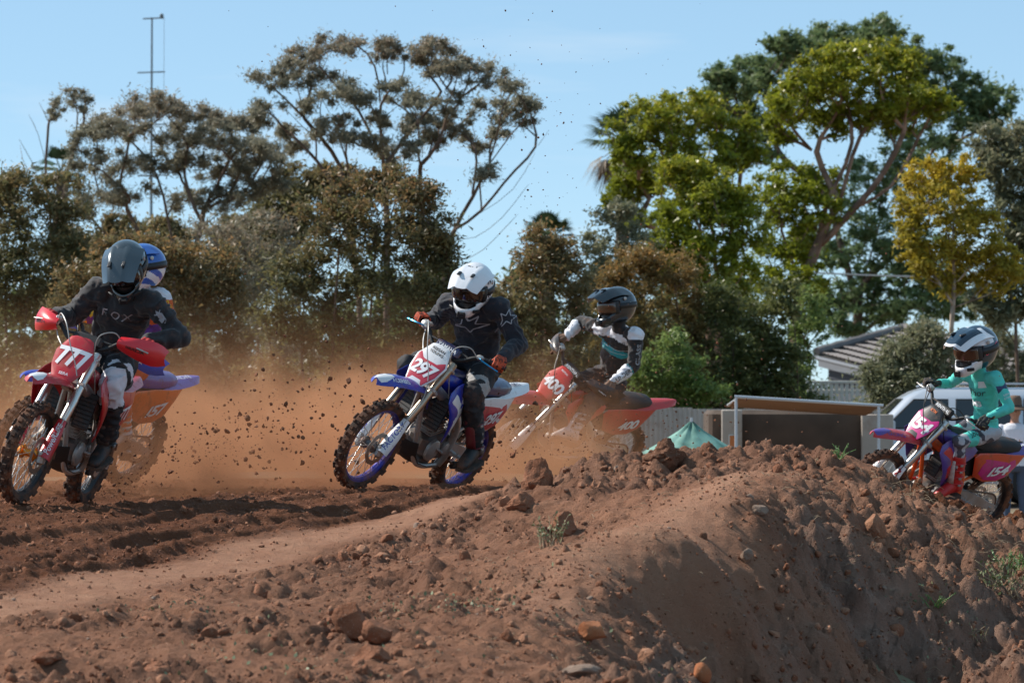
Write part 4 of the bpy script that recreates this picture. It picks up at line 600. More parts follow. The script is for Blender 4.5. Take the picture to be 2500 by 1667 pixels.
# --- green tarpaulin tent
M_TARP = mat('teal_tarp', (.06, .18, .145), .75, var=.25, vscale=5, col2=(.15, .31, .26), cscale=5., csharp=.12)
tn = empty('tarp_tent', (2.02, 47.5, 0), 'low peaked green tarpaulin behind the mound', 'tent')
na, nr = 40, 14; G = []
for i in range(nr):
    r = (i / (nr - 1)); row = []
    for k in range(na + 1):
        a = 2 * np.pi * k / na; fold = 1 + .10 * math.sin(a * 7 + 1.3) * r + .05 * math.sin(a * 13 + 2)
        ex, ey = 1.55, 1.2
        h = 1.36 * (1 - r ** .86 * (.80 + .05 * math.sin(a * 3 + .6))) + .012 * math.sin(a * 9 + r * 9)
        row.append((.05 + math.cos(a) * ex * r * fold * 1.2, math.sin(a) * ey * r * fold, h))
    G.append(row)
MB().patch(G, .006).build('tarpaulin', M_TARP, tn, sharp=None)
MB().tube([(.05, 0, 0), (.05, 0, 1.40)], .018, 6).build('pole', M_POST, tn)

# ================================================================= trees
def leaf_material(name, c1, c2, tip=None, rough=.42):
    m = bpy.data.materials.new('foliage_' + name); m.use_nodes = True; nt = m.node_tree; N = nt.nodes; Lk = nt.links
    b = N['Principled BSDF']; b.inputs['Roughness'].default_value = rough; b.inputs['Specular IOR Level'].default_value = .4
    at = N.new('ShaderNodeAttribute'); at.attribute_name = 'tone'
    sp = N.new('ShaderNodeSeparateColor'); Lk.new(at.outputs['Color'], sp.inputs[0])
    mx = N.new('ShaderNodeMix'); mx.data_type = 'RGBA'; mx.inputs[6].default_value = lin(c1); mx.inputs[7].default_value = lin(c2); Lk.new(sp.outputs[0], mx.inputs[0])
    o = mx.outputs[2]
    if tip is not None:
        m2 = N.new('ShaderNodeMix'); m2.data_type = 'RGBA'; Lk.new(o, m2.inputs[6]); m2.inputs[7].default_value = lin(tip); Lk.new(sp.outputs[1], m2.inputs[0]); o = m2.outputs[2]
    Lk.new(o, b.inputs['Base Color'])
    tr = N.new('ShaderNodeBsdfTranslucent'); Lk.new(o, tr.inputs['Color'])
    ms = N.new('ShaderNodeMixShader'); ms.inputs[0].default_value = .48
    out = N['Material Output']; Lk.new(b.outputs[0], ms.inputs[1]); Lk.new(tr.outputs[0], ms.inputs[2]); Lk.new(ms.outputs[0], out.inputs['Surface'])
    return m
LEAF = {
 'mallee': leaf_material('mallee', (0.185, 0.182, 0.125), (0.315, 0.290, 0.210), (0.340, 0.235, 0.155)),
 'olivebrown': leaf_material('olivebrown', (0.120, 0.125, 0.055), (0.215, 0.204, 0.088), (0.276, 0.180, 0.084)),
 'rust': leaf_material('rust', (0.126, 0.118, 0.055), (0.222, 0.192, 0.086), (0.372, 0.198, 0.078)),
 'darkolive': leaf_material('darkolive', (0.102, 0.102, 0.052), (0.196, 0.180, 0.070), (0.324, 0.180, 0.084)),
 'olive': leaf_material('olive', (0.130, 0.122, 0.055), (0.225, 0.199, 0.085), (0.260, 0.172, 0.085)),
 'greygreen': leaf_material('greygreen', (0.159, 0.172, 0.086), (0.287, 0.287, 0.172), (0.316, 0.287, 0.187)),
 'orange': leaf_material('orange', (0.144, 0.120, 0.045), (0.252, 0.189, 0.071), (0.425, 0.224, 0.069)),
 'bright': leaf_material('bright', (0.117, 0.179, 0.041), (0.220, 0.303, 0.083), (0.275, 0.330, 0.110)),
 'lime': leaf_material('lime', (0.120, 0.150, 0.017), (0.330, 0.360, 0.027), (0.420, 0.370, 0.040), .36),
 'darkgreen': leaf_material('darkgreen', (0.088, 0.146, 0.058), (0.196, 0.264, 0.108), (0.234, 0.272, 0.118), .5),
 'deep': leaf_material('deep', (0.072, 0.098, 0.035), (0.152, 0.173, 0.057), (0.203, 0.203, 0.072)),
 'wattle': leaf_material('wattle', (0.230, 0.210, 0.035), (0.540, 0.400, 0.035), (0.620, 0.400, 0.030), .6),
}
M_BARK = mat('bark_grey_brown', (.13, .085, .06), .9, var=.35, vscale=3, bump=.6, bscale=14)
M_BARKP = mat('bark_pinkish', (.34, .21, .15), .8, var=.35, vscale=2.2, bump=.5, bscale=10, col2=(.16, .09, .06), cscale=3., csharp=.1)
M_BARKW = mat('bark_pale', (.42, .34, .27), .85, var=.3, vscale=3, bump=.5, bscale=12, col2=(.2, .14, .1), cscale=4., csharp=.1)

def leaf_cloud(C, rs, n, size, flat, rg, narrow=.17):
    """C (k,3) clump centres, rs radii; n leaves per clump -> verts, quads, tone"""
    k = len(C); tot = k * n
    d = rg.normal(size=(tot, 3)); d /= np.linalg.norm(d, axis=1, keepdims=True)
    rad = np.minimum(np.abs(rg.normal(size=tot)) * .58 + .04, 1.6)
    ci = np.repeat(np.arange(k), n)
    P = C[ci] + d * rad[:, None] * rs[ci][:, None] * np.array([1, 1, .72])
    ax = rg.normal(size=(tot, 3)) * [1, 1, .8]; ax[:, 2] -= (flat - .6) * 1.2; ax /= np.linalg.norm(ax, axis=1, keepdims=True)
    sd = np.cross(ax, rg.normal(size=(tot, 3))); sd /= np.linalg.norm(sd, axis=1, keepdims=True) + 1e-9
    L = size * (.6 + .9 * rg.random(tot))[:, None]; Wd = L * (narrow + .10 * rg.random(tot))[:, None]
    nn = np.cross(ax, sd)
    v = np.stack([P - ax * L * .5 - sd * Wd, P - ax * L * .35 + sd * Wd, P + ax * L * .6 + nn * L * .05], 1)
    ctone = rg.random(k)
    tone = np.clip(.40 * ctone[ci] + .60 * rg.random(tot), 0, 1)
    return P, v.reshape(-1, 3), np.arange(tot * 3).reshape(-1, 3), tone
def grow(trunks, tips, rg, r_tip=.008, wig=.06):
    """limbs from hand-laid stems to every tip: list of (points, parent) -> tubes with pipe-model radii"""
    nodes = []; par = []; cnt = []
    def addn(p, q): nodes.append(np.asarray(p, float)); par.append(q); cnt.append(0); return len(nodes) - 1
    for T in trunks:
        T = np.asarray(T, float); prev = None
        if nodes:
            dd = np.linalg.norm(np.array(nodes) - T[0], axis=1); j = int(dd.argmin())
            prev = j if (dd[j] < .8 and T[0][2] > .5) else None
        for a, b in zip(T[:-1], T[1:]):
            m = max(2, int(np.linalg.norm(b - a) / .35))
            for i in range(m):
                p = a + (b - a) * i / m + rg.normal(size=3) * wig * .35
                prev = addn(p, prev)
        prev = addn(T[-1], prev)
    order = np.argsort([np.linalg.norm(np.array(nodes) - t, axis=1).min() for t in tips])
    for oi in order:
        t = tips[oi]; A = np.array(nodes); dv = t - A; d = np.linalg.norm(dv, axis=1)
        cost = d + 2.4 * np.maximum(0, d * .62 - dv[:, 2])
        j = int(cost.argmin()); a = A[j]; m = max(2, int(d[j] / .3)); prev = j
        bow = np.array([0, 0, -.10 * d[j]]) + rg.normal(size=3) * .05 * d[j]
        for i in range(1, m + 1):
            s = i / m; prev = addn(a + (t - a) * s + bow * 4 * s * (1 - s) * .5 + (rg.normal(size=3) * wig * .5 if i < m else 0), prev)
        q = prev
        while q is not None: cnt[q] += 1; q = par[q]
    return nodes, par, cnt
def limb_mesh(nodes, par, cnt, r0, n=6, expo=.5):
    mb = MB(); kids = {}
    for i, p in enumerate(par): kids.setdefault(p, []).append(i)
    rad = lambda i: r0 * max(cnt[i], .6) ** expo
    done = set()
    for start in [i for i, p in enumerate(par) if p is None or (p is not None and i != max(kids[p], key=lambda q: cnt[q]))]:
        chain = [par[start]] if par[start] is not None else []
        i = start
        while True:
            chain.append(i); ks = kids.get(i, [])
            if not ks: break
            i = max(ks, key=lambda q: cnt[q])
        if len(chain) < 2: continue
        P = np.array([nodes[c] for c in chain]); rr = np.array([rad(c) for c in chain])
        if par[start] is not None: rr[0] = rr[1]
        rr[-1] *= .5
        if len(P) > 3: P[1:-1] = .5 * P[1:-1] + .25 * (P[:-2] + P[2:])
        big = rr[0] > .05
        mb.tube(P, rr, n + 2 if big else (5 if rr[0] > .02 else 4), True)
    return mb
def build_tree(i, spec):
    name, label, Y, trunks, lobes, leaf, size, dens, sub, flat = spec
    rg = np.random.default_rng(100 + i)
    x0 = np.mean([T[0][0] for T in trunks[:1]]); base = V3(x0, Y, 0)
    root = empty(name, tuple(base), label, 'shrub' if 'shrub' in name or 'thicket' in name else 'tree')
    bigtree = name in ('umbrella_tree', 'gum_tree', 'pepper_tree')
    L = np.array(lobes); C = []; rs = []; tips = []
    wid = L[:, 0].max() - L[:, 0].min(); cxm = L[:, 0].mean()
    if leaf == 'mallee' and bigtree: lobes = [(x, z, rx * 1.12, rz * 1.05) for x, z, rx, rz in lobes]
    for x, z, rx, rz in lobes:
        # depth: spread through a round crown as deep as it is wide
        half = .5 * math.sqrt(max(.05, 1 - ((x - cxm) / (wid * .62)) ** 2)) * min(wid, 6.5) * (.55 if bigtree else .38)
        dy = rg.uniform(-half, half)
        tips.append(V3(x, Y + dy, z - rz * .4))
        for _ in range(int(sub * 1.6)):
            d = rg.normal(size=3); d /= np.linalg.norm(d); r = rg.random() ** .4 * (1.18 if leaf in ('lime', 'darkgreen', 'wattle', 'mallee') else 1)
            ry = max(rx * .9, .35)
            C.append((x + d[0] * rx * r, Y + dy + d[1] * ry * r, max(.15, z + d[2] * rz * r))); rs.append((.50 * math.sqrt(rx * rz) + .06) * rg.uniform(.6, 1.3) * (1.02 if leaf == 'mallee' else .78 if leaf in ('lime', 'darkgreen', 'wattle') else 1))
    C = np.array(C); rs = np.array(rs)
    shrub = 'shrub' in name or 'thicket' in name; size *= .78 if shrub else .92; per = int(np.clip(dens * (140 if shrub else 330 if leaf == 'mallee' else 400) * (np.mean(rs) / .30) ** 2 * (.1 / size) ** 2, 30, 420))
    P, v, q, tone = leaf_cloud(C, rs, per, size, flat, rg, .09 if leaf == 'mallee' else .16)
    zt = np.array([z for _, z, _, _ in lobes]); top = sstep(zt.min() + .45 * np.ptp(zt), zt.max() + .2, P[:, 2])
    tip = np.clip(top * rg.random(len(P)) * 1.15 - .25, 0, 1)
    me = np_mesh('crown', v - base, q, LEAF[leaf], smooth=False)
    ca = me.attributes.new('tone', 'FLOAT_COLOR', 'FACE')
    ca.data.foreach_set('color', np.stack([tone, tip, np.zeros(len(P)), np.ones(len(P))], 1).astype(np.float32).ravel())
    link('crown', me, root)
    # limbs reach into every third clump as twigs
    tw = [c for c in C[rg.permutation(len(C))[:int(len(C) * (.85 if bigtree or name == 'sparse_tree' else .3))]]]
    T3 = [[(px, Y + (0 if k == 0 else rg.uniform(-.25, .25) * (j / max(1, len(T) - 1)) * 2), max(pz, -.1)) for j, (px, pz) in enumerate(T)] for k, T in enumerate(trunks)]
    for T in T3:
        if T[0][2] < 2.4: T.insert(0, (T[0][0], T[0][1], -.15))
    nodes, par, cnt = grow(T3, tips + tw, rg)
    mb = limb_mesh([n - base for n in nodes], par, cnt, .0085 if name == 'sparse_tree' else .0062 if leaf == 'mallee' else .0075 if bigtree else .005, expo=.46)
    bark = M_BARKP if ('leaning' in label or leaf == 'lime') else M_BARKW if leaf == 'wattle' else M_BARK
    mb.build('trunk', bark, root, sharp=None)
    return root, len(q)
_nq = 0
for _i, _s in enumerate(TREES):
    _r, _k = build_tree(_i, _s); _nq += _k
# scrub far behind, one unbroken mass
_rg = np.random.default_rng(55); _n = 1500
_c = np.c_[_rg.uniform(-15, 6.0, _n), _rg.uniform(94, 104, _n), _rg.random(_n) ** .8 * 4.3]; _c[:, 2] *= .75 + .35 * noise2(_c[:, 0] * .6, _c[:, 1] * .2, 9)
_P, _v, _q, _t = leaf_cloud(_c, _rg.uniform(.35, .7, _n), 45, .26, .9, _rg)
_me = np_mesh('far_scrub', _v, _q, LEAF['deep'], smooth=False); _ca = _me.attributes.new('tone', 'FLOAT_COLOR', 'FACE')
_ca.data.foreach_set('color', np.stack([_t, 0 * _t, 0 * _t, 1 + 0 * _t], 1).astype(np.float32).ravel())
tag(link('far_scrub', _me), 'unbroken dark scrub far behind the shrubs', 'scrub', kind='stuff')
print('leaf quads', _nq + len(_q))

# palms: trunk, skirt and separate fronds
M_FROND = mat('palm_frond', (.06, .10, .045), .45, var=.35, vscale=4); M_FROND_DRY = mat('palm_frond_dry', (.26, .21, .16), .8, var=.3, vscale=4)
def palm(loc, height, fl, nf, label, ndry=0, seed=1):
    rg = np.random.default_rng(seed); root = empty('fan_palm', loc, label, 'palm')
    mb = MB(); hs = np.linspace(-.1, height, 14); mb.tube(np.c_[.05 * np.sin(hs), 0 * hs, hs], .17 + .05 * np.exp(-hs * 1.5) + .012 * (np.arange(14) % 2), 10)
    mb.build('trunk', M_BARK, root, sharp=None)
    for i in range(nf + ndry):
        dry = i >= nf; az = rg.uniform(0, 2 * np.pi); el = rg.uniform(-.15, 1.25) if not dry else rg.uniform(-1.1, -.5)
        d = V3(math.cos(az) * math.cos(el), math.sin(az) * math.cos(el), math.sin(el)); side = unit(np.cross(d, V3(0, 0, 1))); up = np.cross(side, d)
        o = V3(0, 0, height); st = fl * .45; mb = MB(); mb.tube([o, o + d * st * .5, o + d * st + V3(0, 0, -.04)], [.02, .014, .01], 4)
        h = o + d * st + V3(0, 0, -.04)
        for a in np.linspace(-1.25, 1.25, 15):
            q = d * math.cos(a) + side * math.sin(a); ln = fl * .6 * (1 - .18 * abs(a))
            p1 = h + q * ln * .55 + up * .03; p2 = h + q * ln + V3(0, 0, -.22 * ln - (.2 * ln if dry else 0)); w = np.cross(q, up) * .028
            mb.add([h, p1 + w, p2, p1 - w], [(0, 1, 2, 3)])
        mb.build('frond', M_FROND_DRY if dry else M_FROND, root, sharp=None)
    return root
palm((0.82, 92, 0), 5.14, .78, 20, 'small fan palm poking out above the rust-brown shrub', 0, 3)
palm((2.82, 104, 0), 7.95, 1.25, 26, 'tall fan palm with dry skirt at the left of the sunlit gums', 16, 4)
palm((-11.5, 105, 0), 7.29, .9, 16, 'distant palm top just above the left-hand shrub', 0, 5)

# ================================================================= motocross bikes
M_TYRE = mat('muddy_tyre', (.022, .018, .016), .9, var=.3, vscale=14, dirt=.55, dscale=11., bump=.4, bscale=60)
M_SPOKE = mat('steel_spoke', (.62, .60, .57), .3, metal=1., var=.05)
M_ALU = mat('cast_aluminium', (.50, .49, .47), .45, metal=.8, var=.15, vscale=12, dirt=.35, dscale=12.)
M_CASE = mat('engine_case', (.16, .155, .15), .5, metal=.6, var=.2, vscale=15, dirt=.45, dscale=11.)
M_CHROME = mat('fork_chrome', (.75, .72, .68), .18, metal=1., var=.05, dirt=.12, dscale=20.)
M_STEEL = mat('exhaust_steel', (.45, .38, .31), .38, metal=.9, var=.2, vscale=9, dirt=.3, dscale=9.)
M_BLK = mat('black_grip', (.016, .016, .017), .6, var=.15, dirt=.1); M_SEATB = mat('black_seat', (.022, .022, .024), .75, var=.2, dirt=.18)
M_RAD = mat('radiator_core', (.035, .033, .032), .7, var=.3, vscale=40, dirt=.3)
M_CABLE = mat('cable_black', (.012, .012, .013), .5); M_HOSE = mat('hose_pale', (.42, .41, .38), .4)
M_WHITE = mat('white_plastic', (.74, .74, .75), .38, var=.04, dirt=.14, dscale=16., coat=.2); M_WHITEP = mat('white_print', (.78, .79, .81), .5, var=.03, dirt=.05, dscale=30.)
M_BLKP = mat('black_print', (.012, .012, .014), .5, var=.05); M_CHAIN = mat('chain', (.12, .09, .07), .55, metal=.7, dirt=.4)
RAKE = R(27); KS = V3(-math.sin(RAKE), 0, math.cos(RAKE)); A_ST = V3(1.59, 0, 0)
def rot_axis(P, k, a):
    P = np.asarray(P, float); return P * math.cos(a) + np.cross(np.broadcast_to(k, P.shape), P) * math.sin(a) + np.outer(P @ k, k).reshape(P.shape) * (1 - math.cos(a))
def smooth_path(P, n=5):
    """Catmull-Rom through the points"""
    P = np.asarray(P, float); Q = np.vstack([2 * P[0] - P[1], P, 2 * P[-1] - P[-2]]); out = []
    for i in range(1, len(Q) - 2):
        for t in np.linspace(0, 1, n, endpoint=False):
            a, b, c, d = Q[i - 1], Q[i], Q[i + 1], Q[i + 2]
            out.append(.5 * ((2 * b) + (c - a) * t + (2 * a - 5 * b + 4 * c - d) * t * t + (3 * b - a - 3 * c + d) * t ** 3))
    out.append(P[-1]); return np.array(out)
def wheel(parent, name, c, Ro, W, Rr, cfg, st, disc_side, nkn, spk=36):
    c = np.asarray(c, float)
    hub = MB(); hub.lathe([(.012, -.095), (.014, -.075), (.030, -.07), (.046, -.05), (.046, -.035), (.026, -.028), (.024, .028), (.046, .035), (.046, .05), (.030, .07), (.014, .075), (.012, .095)], c, (0, 1, 0), 20)
    root = hub.xf(st).build(name, cfg['hub'], parent)
    # tyre carcass and knobs
    ty = MB(); hw = W / 2; r_in = Rr + .006
    pr = [(r_in, -hw * .62), (r_in + .012, -hw * .80), (r_in + (Ro - r_in) * .45, -hw * .96), (Ro - .034, -hw * .88), (Ro - .017, -hw * .55), (Ro - .014, 0), (Ro - .017, hw * .55), (Ro - .034, hw * .88), (r_in + (Ro - r_in) * .45, hw * .96), (r_in + .012, hw * .80), (r_in, hw * .62)]
    ty.lathe(pr, c, (0, 1, 0), 56, cap=False)
    def knob(th, y, ly, lx, tall, tilt):
        er = V3(math.cos(th), 0, math.sin(th)); et = V3(-math.sin(th), 0, math.cos(th)); ey = V3(0, 1, 0)
        n = unit(er * math.cos(tilt) + ey * math.sin(tilt)); b = unit(np.cross(n, et))
        # base radius follows the carcass
        rb = np.interp(abs(y), [0, hw * .55, hw * .88], [Ro - .016, Ro - .019, Ro - .040])
        o = c + er * rb + ey * y; L = []
        for hh, sc in ((0., 1.12), (tall * .8, 1.0), (tall, .86)):
            L.append([o + n * hh + et * (sx * lx * sc) + b * (sy * ly * sc) for sx, sy in ((-1, -1), (1, -1), (1, 1), (-1, 1))])
        ty.loft(L)
    for i in range(nkn):
        th = 2 * np.pi * i / nkn; o = .5 * 2 * np.pi / nkn
        if i % 2 == 0: knob(th, 0, W * .13, .012, .017, 0)
        else:
            knob(th, W * .17, W * .085, .011, .017, .22); knob(th, -W * .17, W * .085, .011, .017, -.22)
        knob(th + (o if i % 2 else 0), W * .385, W * .075, .012, .019, .75); knob(th + (o if i % 2 else 0), -W * .385, W * .075, .012, .019, -.75)
    ty.xf(st).build('tyre', M_TYRE, root, sharp=40)
    rm = MB(); rw = W * .30
    rm.lathe([(Rr - .016, -rw * .4), (Rr - .004, -rw), (Rr + .010, -rw * 1.15), (Rr + .012, -rw * .95), (Rr + .001, -rw * .7), (Rr + .001, rw * .7), (Rr + .012, rw * .95), (Rr + .010, rw * 1.15), (Rr - .004, rw), (Rr - .016, rw * .4)], c, (0, 1, 0), 56, cap=False)
    Lr = [rm.V[-1][:56], rm.V[-1][-56:]]; rm.loft(np.array([Lr[1], Lr[0]]), cap=False)
    rm.xf(st).build('rim', cfg['rim'], root)
    sp = MB()
    for i in range(spk):
        th = 2 * np.pi * (i + .25) / spk; sg = 1 if i % 2 else -1; cross = (1 if (i // 2) % 2 else -1) * .55
        a = c + V3(math.cos(th + cross) * .044, sg * .042, math.sin(th + cross) * .044); b = c + V3(math.cos(th) * (Rr - .012), sg * .006, math.sin(th) * (Rr - .012))
        sp.tube([a, b], .0026, 4, False)
    tag(sp.xf(st).build('spokes', M_SPOKE, root, sharp=None), kind='stuff')
    ds = MB(); rd = .125 if Ro > .34 else .115; y = disc_side * .068; nd = 30
    th = np.linspace(0, 2 * np.pi, nd, endpoint=False); wv = 1 + .03 * np.sin(th * 10)
    ring = lambda r, yy: np.stack([c[0] + r * np.cos(th), np.full(nd, c[1] + yy), c[2] + r * np.sin(th)], 1)
    ds.loft(np.array([ring(rd * .72, y - .002), ring(rd * wv, y - .002), ring(rd * wv, y + .002), ring(rd * .72, y + .002)]), cap=False, ring=True)
    for k in range(6):
        a = k * np.pi / 3; ds.tube([c + V3(math.cos(a) * .03, y, math.sin(a) * .03), c + V3(math.cos(a + .25) * rd * .75, y, math.sin(a + .25) * rd * .75)], .006, 4)
    ds.xf(st).build('brake_disc', M_STEEL, root)
    return root

def make_bike(name, label, pose, cfg):
    X, Y, Zg, yaw, lean, pit, steer, scl = pose
    root = empty(name, (X, Y, Zg), label, 'motorbike', 'motocross bikes')
    M = Matrix.Rotation(R(yaw), 4, 'Z') @ Matrix.Rotation(-R(pit), 4, 'Y') @ Matrix.Rotation(-R(lean), 4, 'X')
    root.matrix_world = Matrix.Translation((X, Y, Zg)) @ M @ Matrix.Scale(scl, 4)
    sa = R(steer); st = lambda P: A_ST + rot_axis(np.asarray(P, float) - A_ST, KS, sa); ident = lambda P: P
    pl, pl2 = cfg['plastic'], cfg['plastic2']
    wheel(root, 'front_wheel', (1.475, 0, .35), .350, .092, .272, cfg, st, 1, 40)
    wheel(root, 'rear_wheel', (0, 0, .335), .335, .118, .242, cfg, ident, -1, 36)
    # ---- fork
    E0 = V3(1.452, 0, .36)
    for sg in (1, -1):
        b = E0 + V3(0, sg * .105, 0); P = lambda t: b + KS * t
        f = MB(); f.tube([P(.26), P(.27), P(.44), P(.46), P(.60), P(.62), P(.80), P(.81)], [.028, .0315, .0315, .0285, .0285, .030, .030, .024], 16)
        fork = f.xf(st).build('fork_leg', cfg['fork'], root)
        f = MB(); f.tube([P(.0), P(.30)], .0235, 14); f.xf(st).build('slider', M_CHROME, fork)
        f = MB(); f.tube([P(.245), P(.275)], .034, 14); f.xf(st).build('dust_seal', M_BLK, fork)
        f = MB(); f.box(P(-.005) + V3(.012, -sg * .012, -.01), (.075, .05, .10), bev=.016); f.xf(st).build('axle_clamp', M_ALU, fork)
        # lower guard: a half shell in front of the slider
        ou = unit(V3(math.cos(RAKE), 0, math.sin(RAKE))); sy = V3(0, sg, 0); g = []
        for t in np.linspace(-.03, .27, 9):
            rr = .046 - .012 * sstep(.12, .27, t); w = 1.25 - .35 * sstep(.05, .27, t)
            g.append([P(t) + rr * (ou * math.cos(a) + sy * math.sin(a)) for a in np.linspace(-w * .7, w * 1.35, 9)])
        f = MB(); f.patch(g, .004); gd = f.xf(st).build('fork_guard', cfg['guard'], fork)
        if cfg.get('guard_txt'):
            def gm(a, bb, P=P, ou=ou, sy=sy): # a along the leg, bb round it
                rr = .046 - .012 * sstep(.12, .27, .12 + a) + .0045; an = .35 + bb / .042; return P(.12 + a) + rr * (ou * math.cos(an) + sy * math.sin(an))
            letter(cfg['guard_txt'], (lambda a, bb: gm(sg * -a * -1 if False else a, -bb * sg)), .034, w=.24, bold=.015, shear=.2).xf(st).build('lettering', cfg['guard_ink'], fork)
    # clamps, caliper, axle
    f = MB(); f.box(E0 + KS * .55 - V3(.015, 0, 0), (.085, .275, .045), rot=np.stack([V3(math.cos(RAKE), 0, math.sin(RAKE)), V3(0, 1, 0), KS], 1), bev=.014)
    f.box(E0 + KS * .75 - V3(.015, 0, 0), (.080, .270, .038), rot=np.stack([V3(math.cos(RAKE), 0, math.sin(RAKE)), V3(0, 1, 0), KS], 1), bev=.012)
    f.tube([E0 + KS * .50 - V3(.03, 0, 0), E0 + KS * .80 - V3(.03, 0, 0)], .03, 14); f.xf(st).build('fork_clamp', M_ALU, root)
    f = MB(); f.tube([(1.475, -.13, .35), (1.475, .13, .35)], .012, 10); f.xf(st).build('front_axle', M_ALU, root)
    f = MB(); f.box((1.395, .078, .425), (.055, .05, .085), bev=.014); f.box((1.40, .098, .40), (.10, .02, .05), bev=.008); f.xf(st).build('brake_caliper', M_CASE, root)
    # ---- front fender
    cl = np.array([(1.06, .735), (1.11, .80), (1.18, .845), (1.28, .868), (1.40, .878), (1.52, .880), (1.63, .876), (1.71, .866), (1.765, .852), (1.79, .843)])
    hw = np.array([.052, .066, .088, .106, .110, .104, .092, .076, .050, .020]); n2 = 13
    G = [[(x + (.0), y * w, z - .042 * (abs(y) ** 2.4) - .010 * (1 - abs(y)) * (1 if abs(y) > .45 else 0) * 0) for y in np.linspace(-1, 1, n2)] for (x, z), w in zip(smooth_path(np.c_[cl, 0 * cl[:, 0]], 2)[:, :2], np.interp(np.linspace(0, 9, 19), range(10), hw))]
    f = MB(); f.patch(G, .005); fen = f.xf(st).build('front_fender', cfg['fender'], root)
    Ga = np.array(G)
    def fsurf(a, b):  # a across, b along (from tip back)
        s = np.clip(1 - b, 0, 1) * 18; i = int(min(17, s)); row = Ga[i] + (Ga[i + 1] - Ga[i]) * (s - i); j = (np.clip(a, -1, 1) + 1) / 2 * (n2 - 1); k = int(min(n2 - 2, j)); p = row[k] + (row[k + 1] - row[k]) * (j - k); return p + V3(0, 0, .0055)
    if cfg.get('fender_flash'):
        f = MB(); G2 = [[fsurf(a, b) for a in np.linspace(lo, hi, 8)] for b, lo, hi in ((.02, -.5, .5), (.10, -.8, .82), (.2, -.7, .75), (.3, -.4, .45), (.36, -.1, .2))]
        f.patch(G2, .0015); f.xf(st).build('fender_graphic', cfg['fender_flash'], fen)
    if cfg.get('fender_txt'):
        for sg in (1, -1): letter(cfg['fender_txt'], lambda a, b, sg=sg: fsurf(sg * (.55 - b / .10), .40 + sg * a / .72 * 1.), .035, w=.15, bold=.01).xf(st).build('lettering', cfg['fender_ink'], fen)
    # ---- number plate: bowed board ahead of the bars
    pc = V3(1.232, 0, 1.0); pu = KS; px = V3(math.cos(RAKE), 0, math.sin(RAKE))
    def plate(a, b): a, b = a * 1.14, b * 1.12; return pc + pu * b + V3(0, a, 0) + px * (.012 - 1.1 * a * a - .25 * max(0, b) ** 2)
    out = [(-.070, -.135), (-.045, -.150), (.045, -.150), (.070, -.135), (.108, -.05), (.122, .045), (.105, .075), (.072, .150), (.040, .162), (-.040, .162), (-.072, .150), (-.105, .075), (-.122, .045), (-.108, -.05)]
    f = MB(); f.panel(out, plate, .008, inner=.8); pt = f.xf(st).build('number_plate', cfg['plate'], root)
    on = lambda e: (lambda a, b: plate(a, b) + px * e)
    if cfg.get('plate_band'):
        o2 = np.array(cfg['plate_band_shape']); f = MB(); f.panel(o2, on(.0042), .0025, bev=.001, inner=.9); f.xf(st).build('plate_panel', cfg['plate_band'], pt)
    letter(cfg['num'].replace('1', 'I'), on(.0072), cfg.get('num_h', .10), y0=cfg.get('num_y', 0.), w=cfg.get('num_w', .205), bold=.035, shear=cfg.get('num_sh', .12), spacing=.92).xf(st).build('number', M_WHITEP, pt)
    for s_, h_, y_, w_, ink in cfg.get('plate_txt', ()): letter(s_, on(.0072), h_, y0=y_, w=w_, bold=.02).xf(st).build('lettering', ink, pt)
    # ---- handlebar
    hb = []
    for sg in (-1, 1):
        q = [(1.075, sg * .0, 1.108), (1.075, sg * .09, 1.108), (1.066, sg * .15, 1.135), (1.045, sg * .215, 1.188), (1.025, sg * .265, 1.206), (.985, sg * .335, 1.212), (.94, sg * .410, 1.214)]
        hb.append(smooth_path(q, 4))
    bar = np.vstack([hb[0][::-1], hb[1][1:]]); f = MB(); f.tube(bar, .0143, 12)
    bo = f.xf(st).build('handlebar', cfg.get('bar', M_BLK), root)
    f = MB(); f.tube([(1.06, -.17, 1.165), (1.062, 0, 1.172), (1.06, .17, 1.165)], .009, 8); f.xf(st).build('crossbar', cfg.get('bar', M_BLK), bo)
    f = MB(); f.box((1.068, 0, 1.148), (.05, .215, .085), rot=np.stack([V3(math.cos(.4), 0, math.sin(.4)), V3(0, 1, 0), V3(-math.sin(.4), 0, math.cos(.4))], 1), bev=.016); pad = f.xf(st).build('bar_pad', cfg.get('pad', M_BLK), bo)
    padf = lambda a, b: V3(1.068, 0, 1.148) + V3(math.cos(.4), 0, math.sin(.4)) * .0262 + V3(0, a, 0) + V3(-math.sin(.4), 0, math.cos(.4)) * b
    if cfg.get('pad_txt'): letter(cfg['pad_txt'], padf, .030, y0=0., w=.17, bold=.02).xf(st).build('lettering', M_WHITEP, pad)
    for sg in (-1, 1):
        f = MB(); f.box((1.085, sg * .05, 1.085), (.05, .03, .06), bev=.008); f.xf(st).build('bar_clamp', M_ALU, root)
        g0, g1 = V3(1.00, sg * .305, 1.210), V3(.936, sg * .418, 1.214); d = unit(g1 - g0)
        f = MB(); tt = np.linspace(0, 1, 16); f.tube(g0 + np.outer(tt, g1 - g0), [.0185 + .0012 * (i % 2) for i in range(15)] + [.019], 12); f.lathe([(.016, -.004), (.027, -.002), (.027, .004), (.016, .006)], g0, d, 14)
        f.xf(st).build('grip', cfg.get('grip', M_BLK), bo)
        f = MB(); pc_ = V3(1.035, sg * .255, 1.205); f.box(pc_ + V3(.012, 0, .004), (.05, .05, .036), bev=.01); 
        if sg < 0: f.lathe([(.03, -.02), (.034, -.015), (.034, .02), (.03, .025)], V3(1.012, -.286, 1.208), d, 14); f.box(pc_ + V3(.03, .02, .03), (.06, .045, .03), bev=.008)
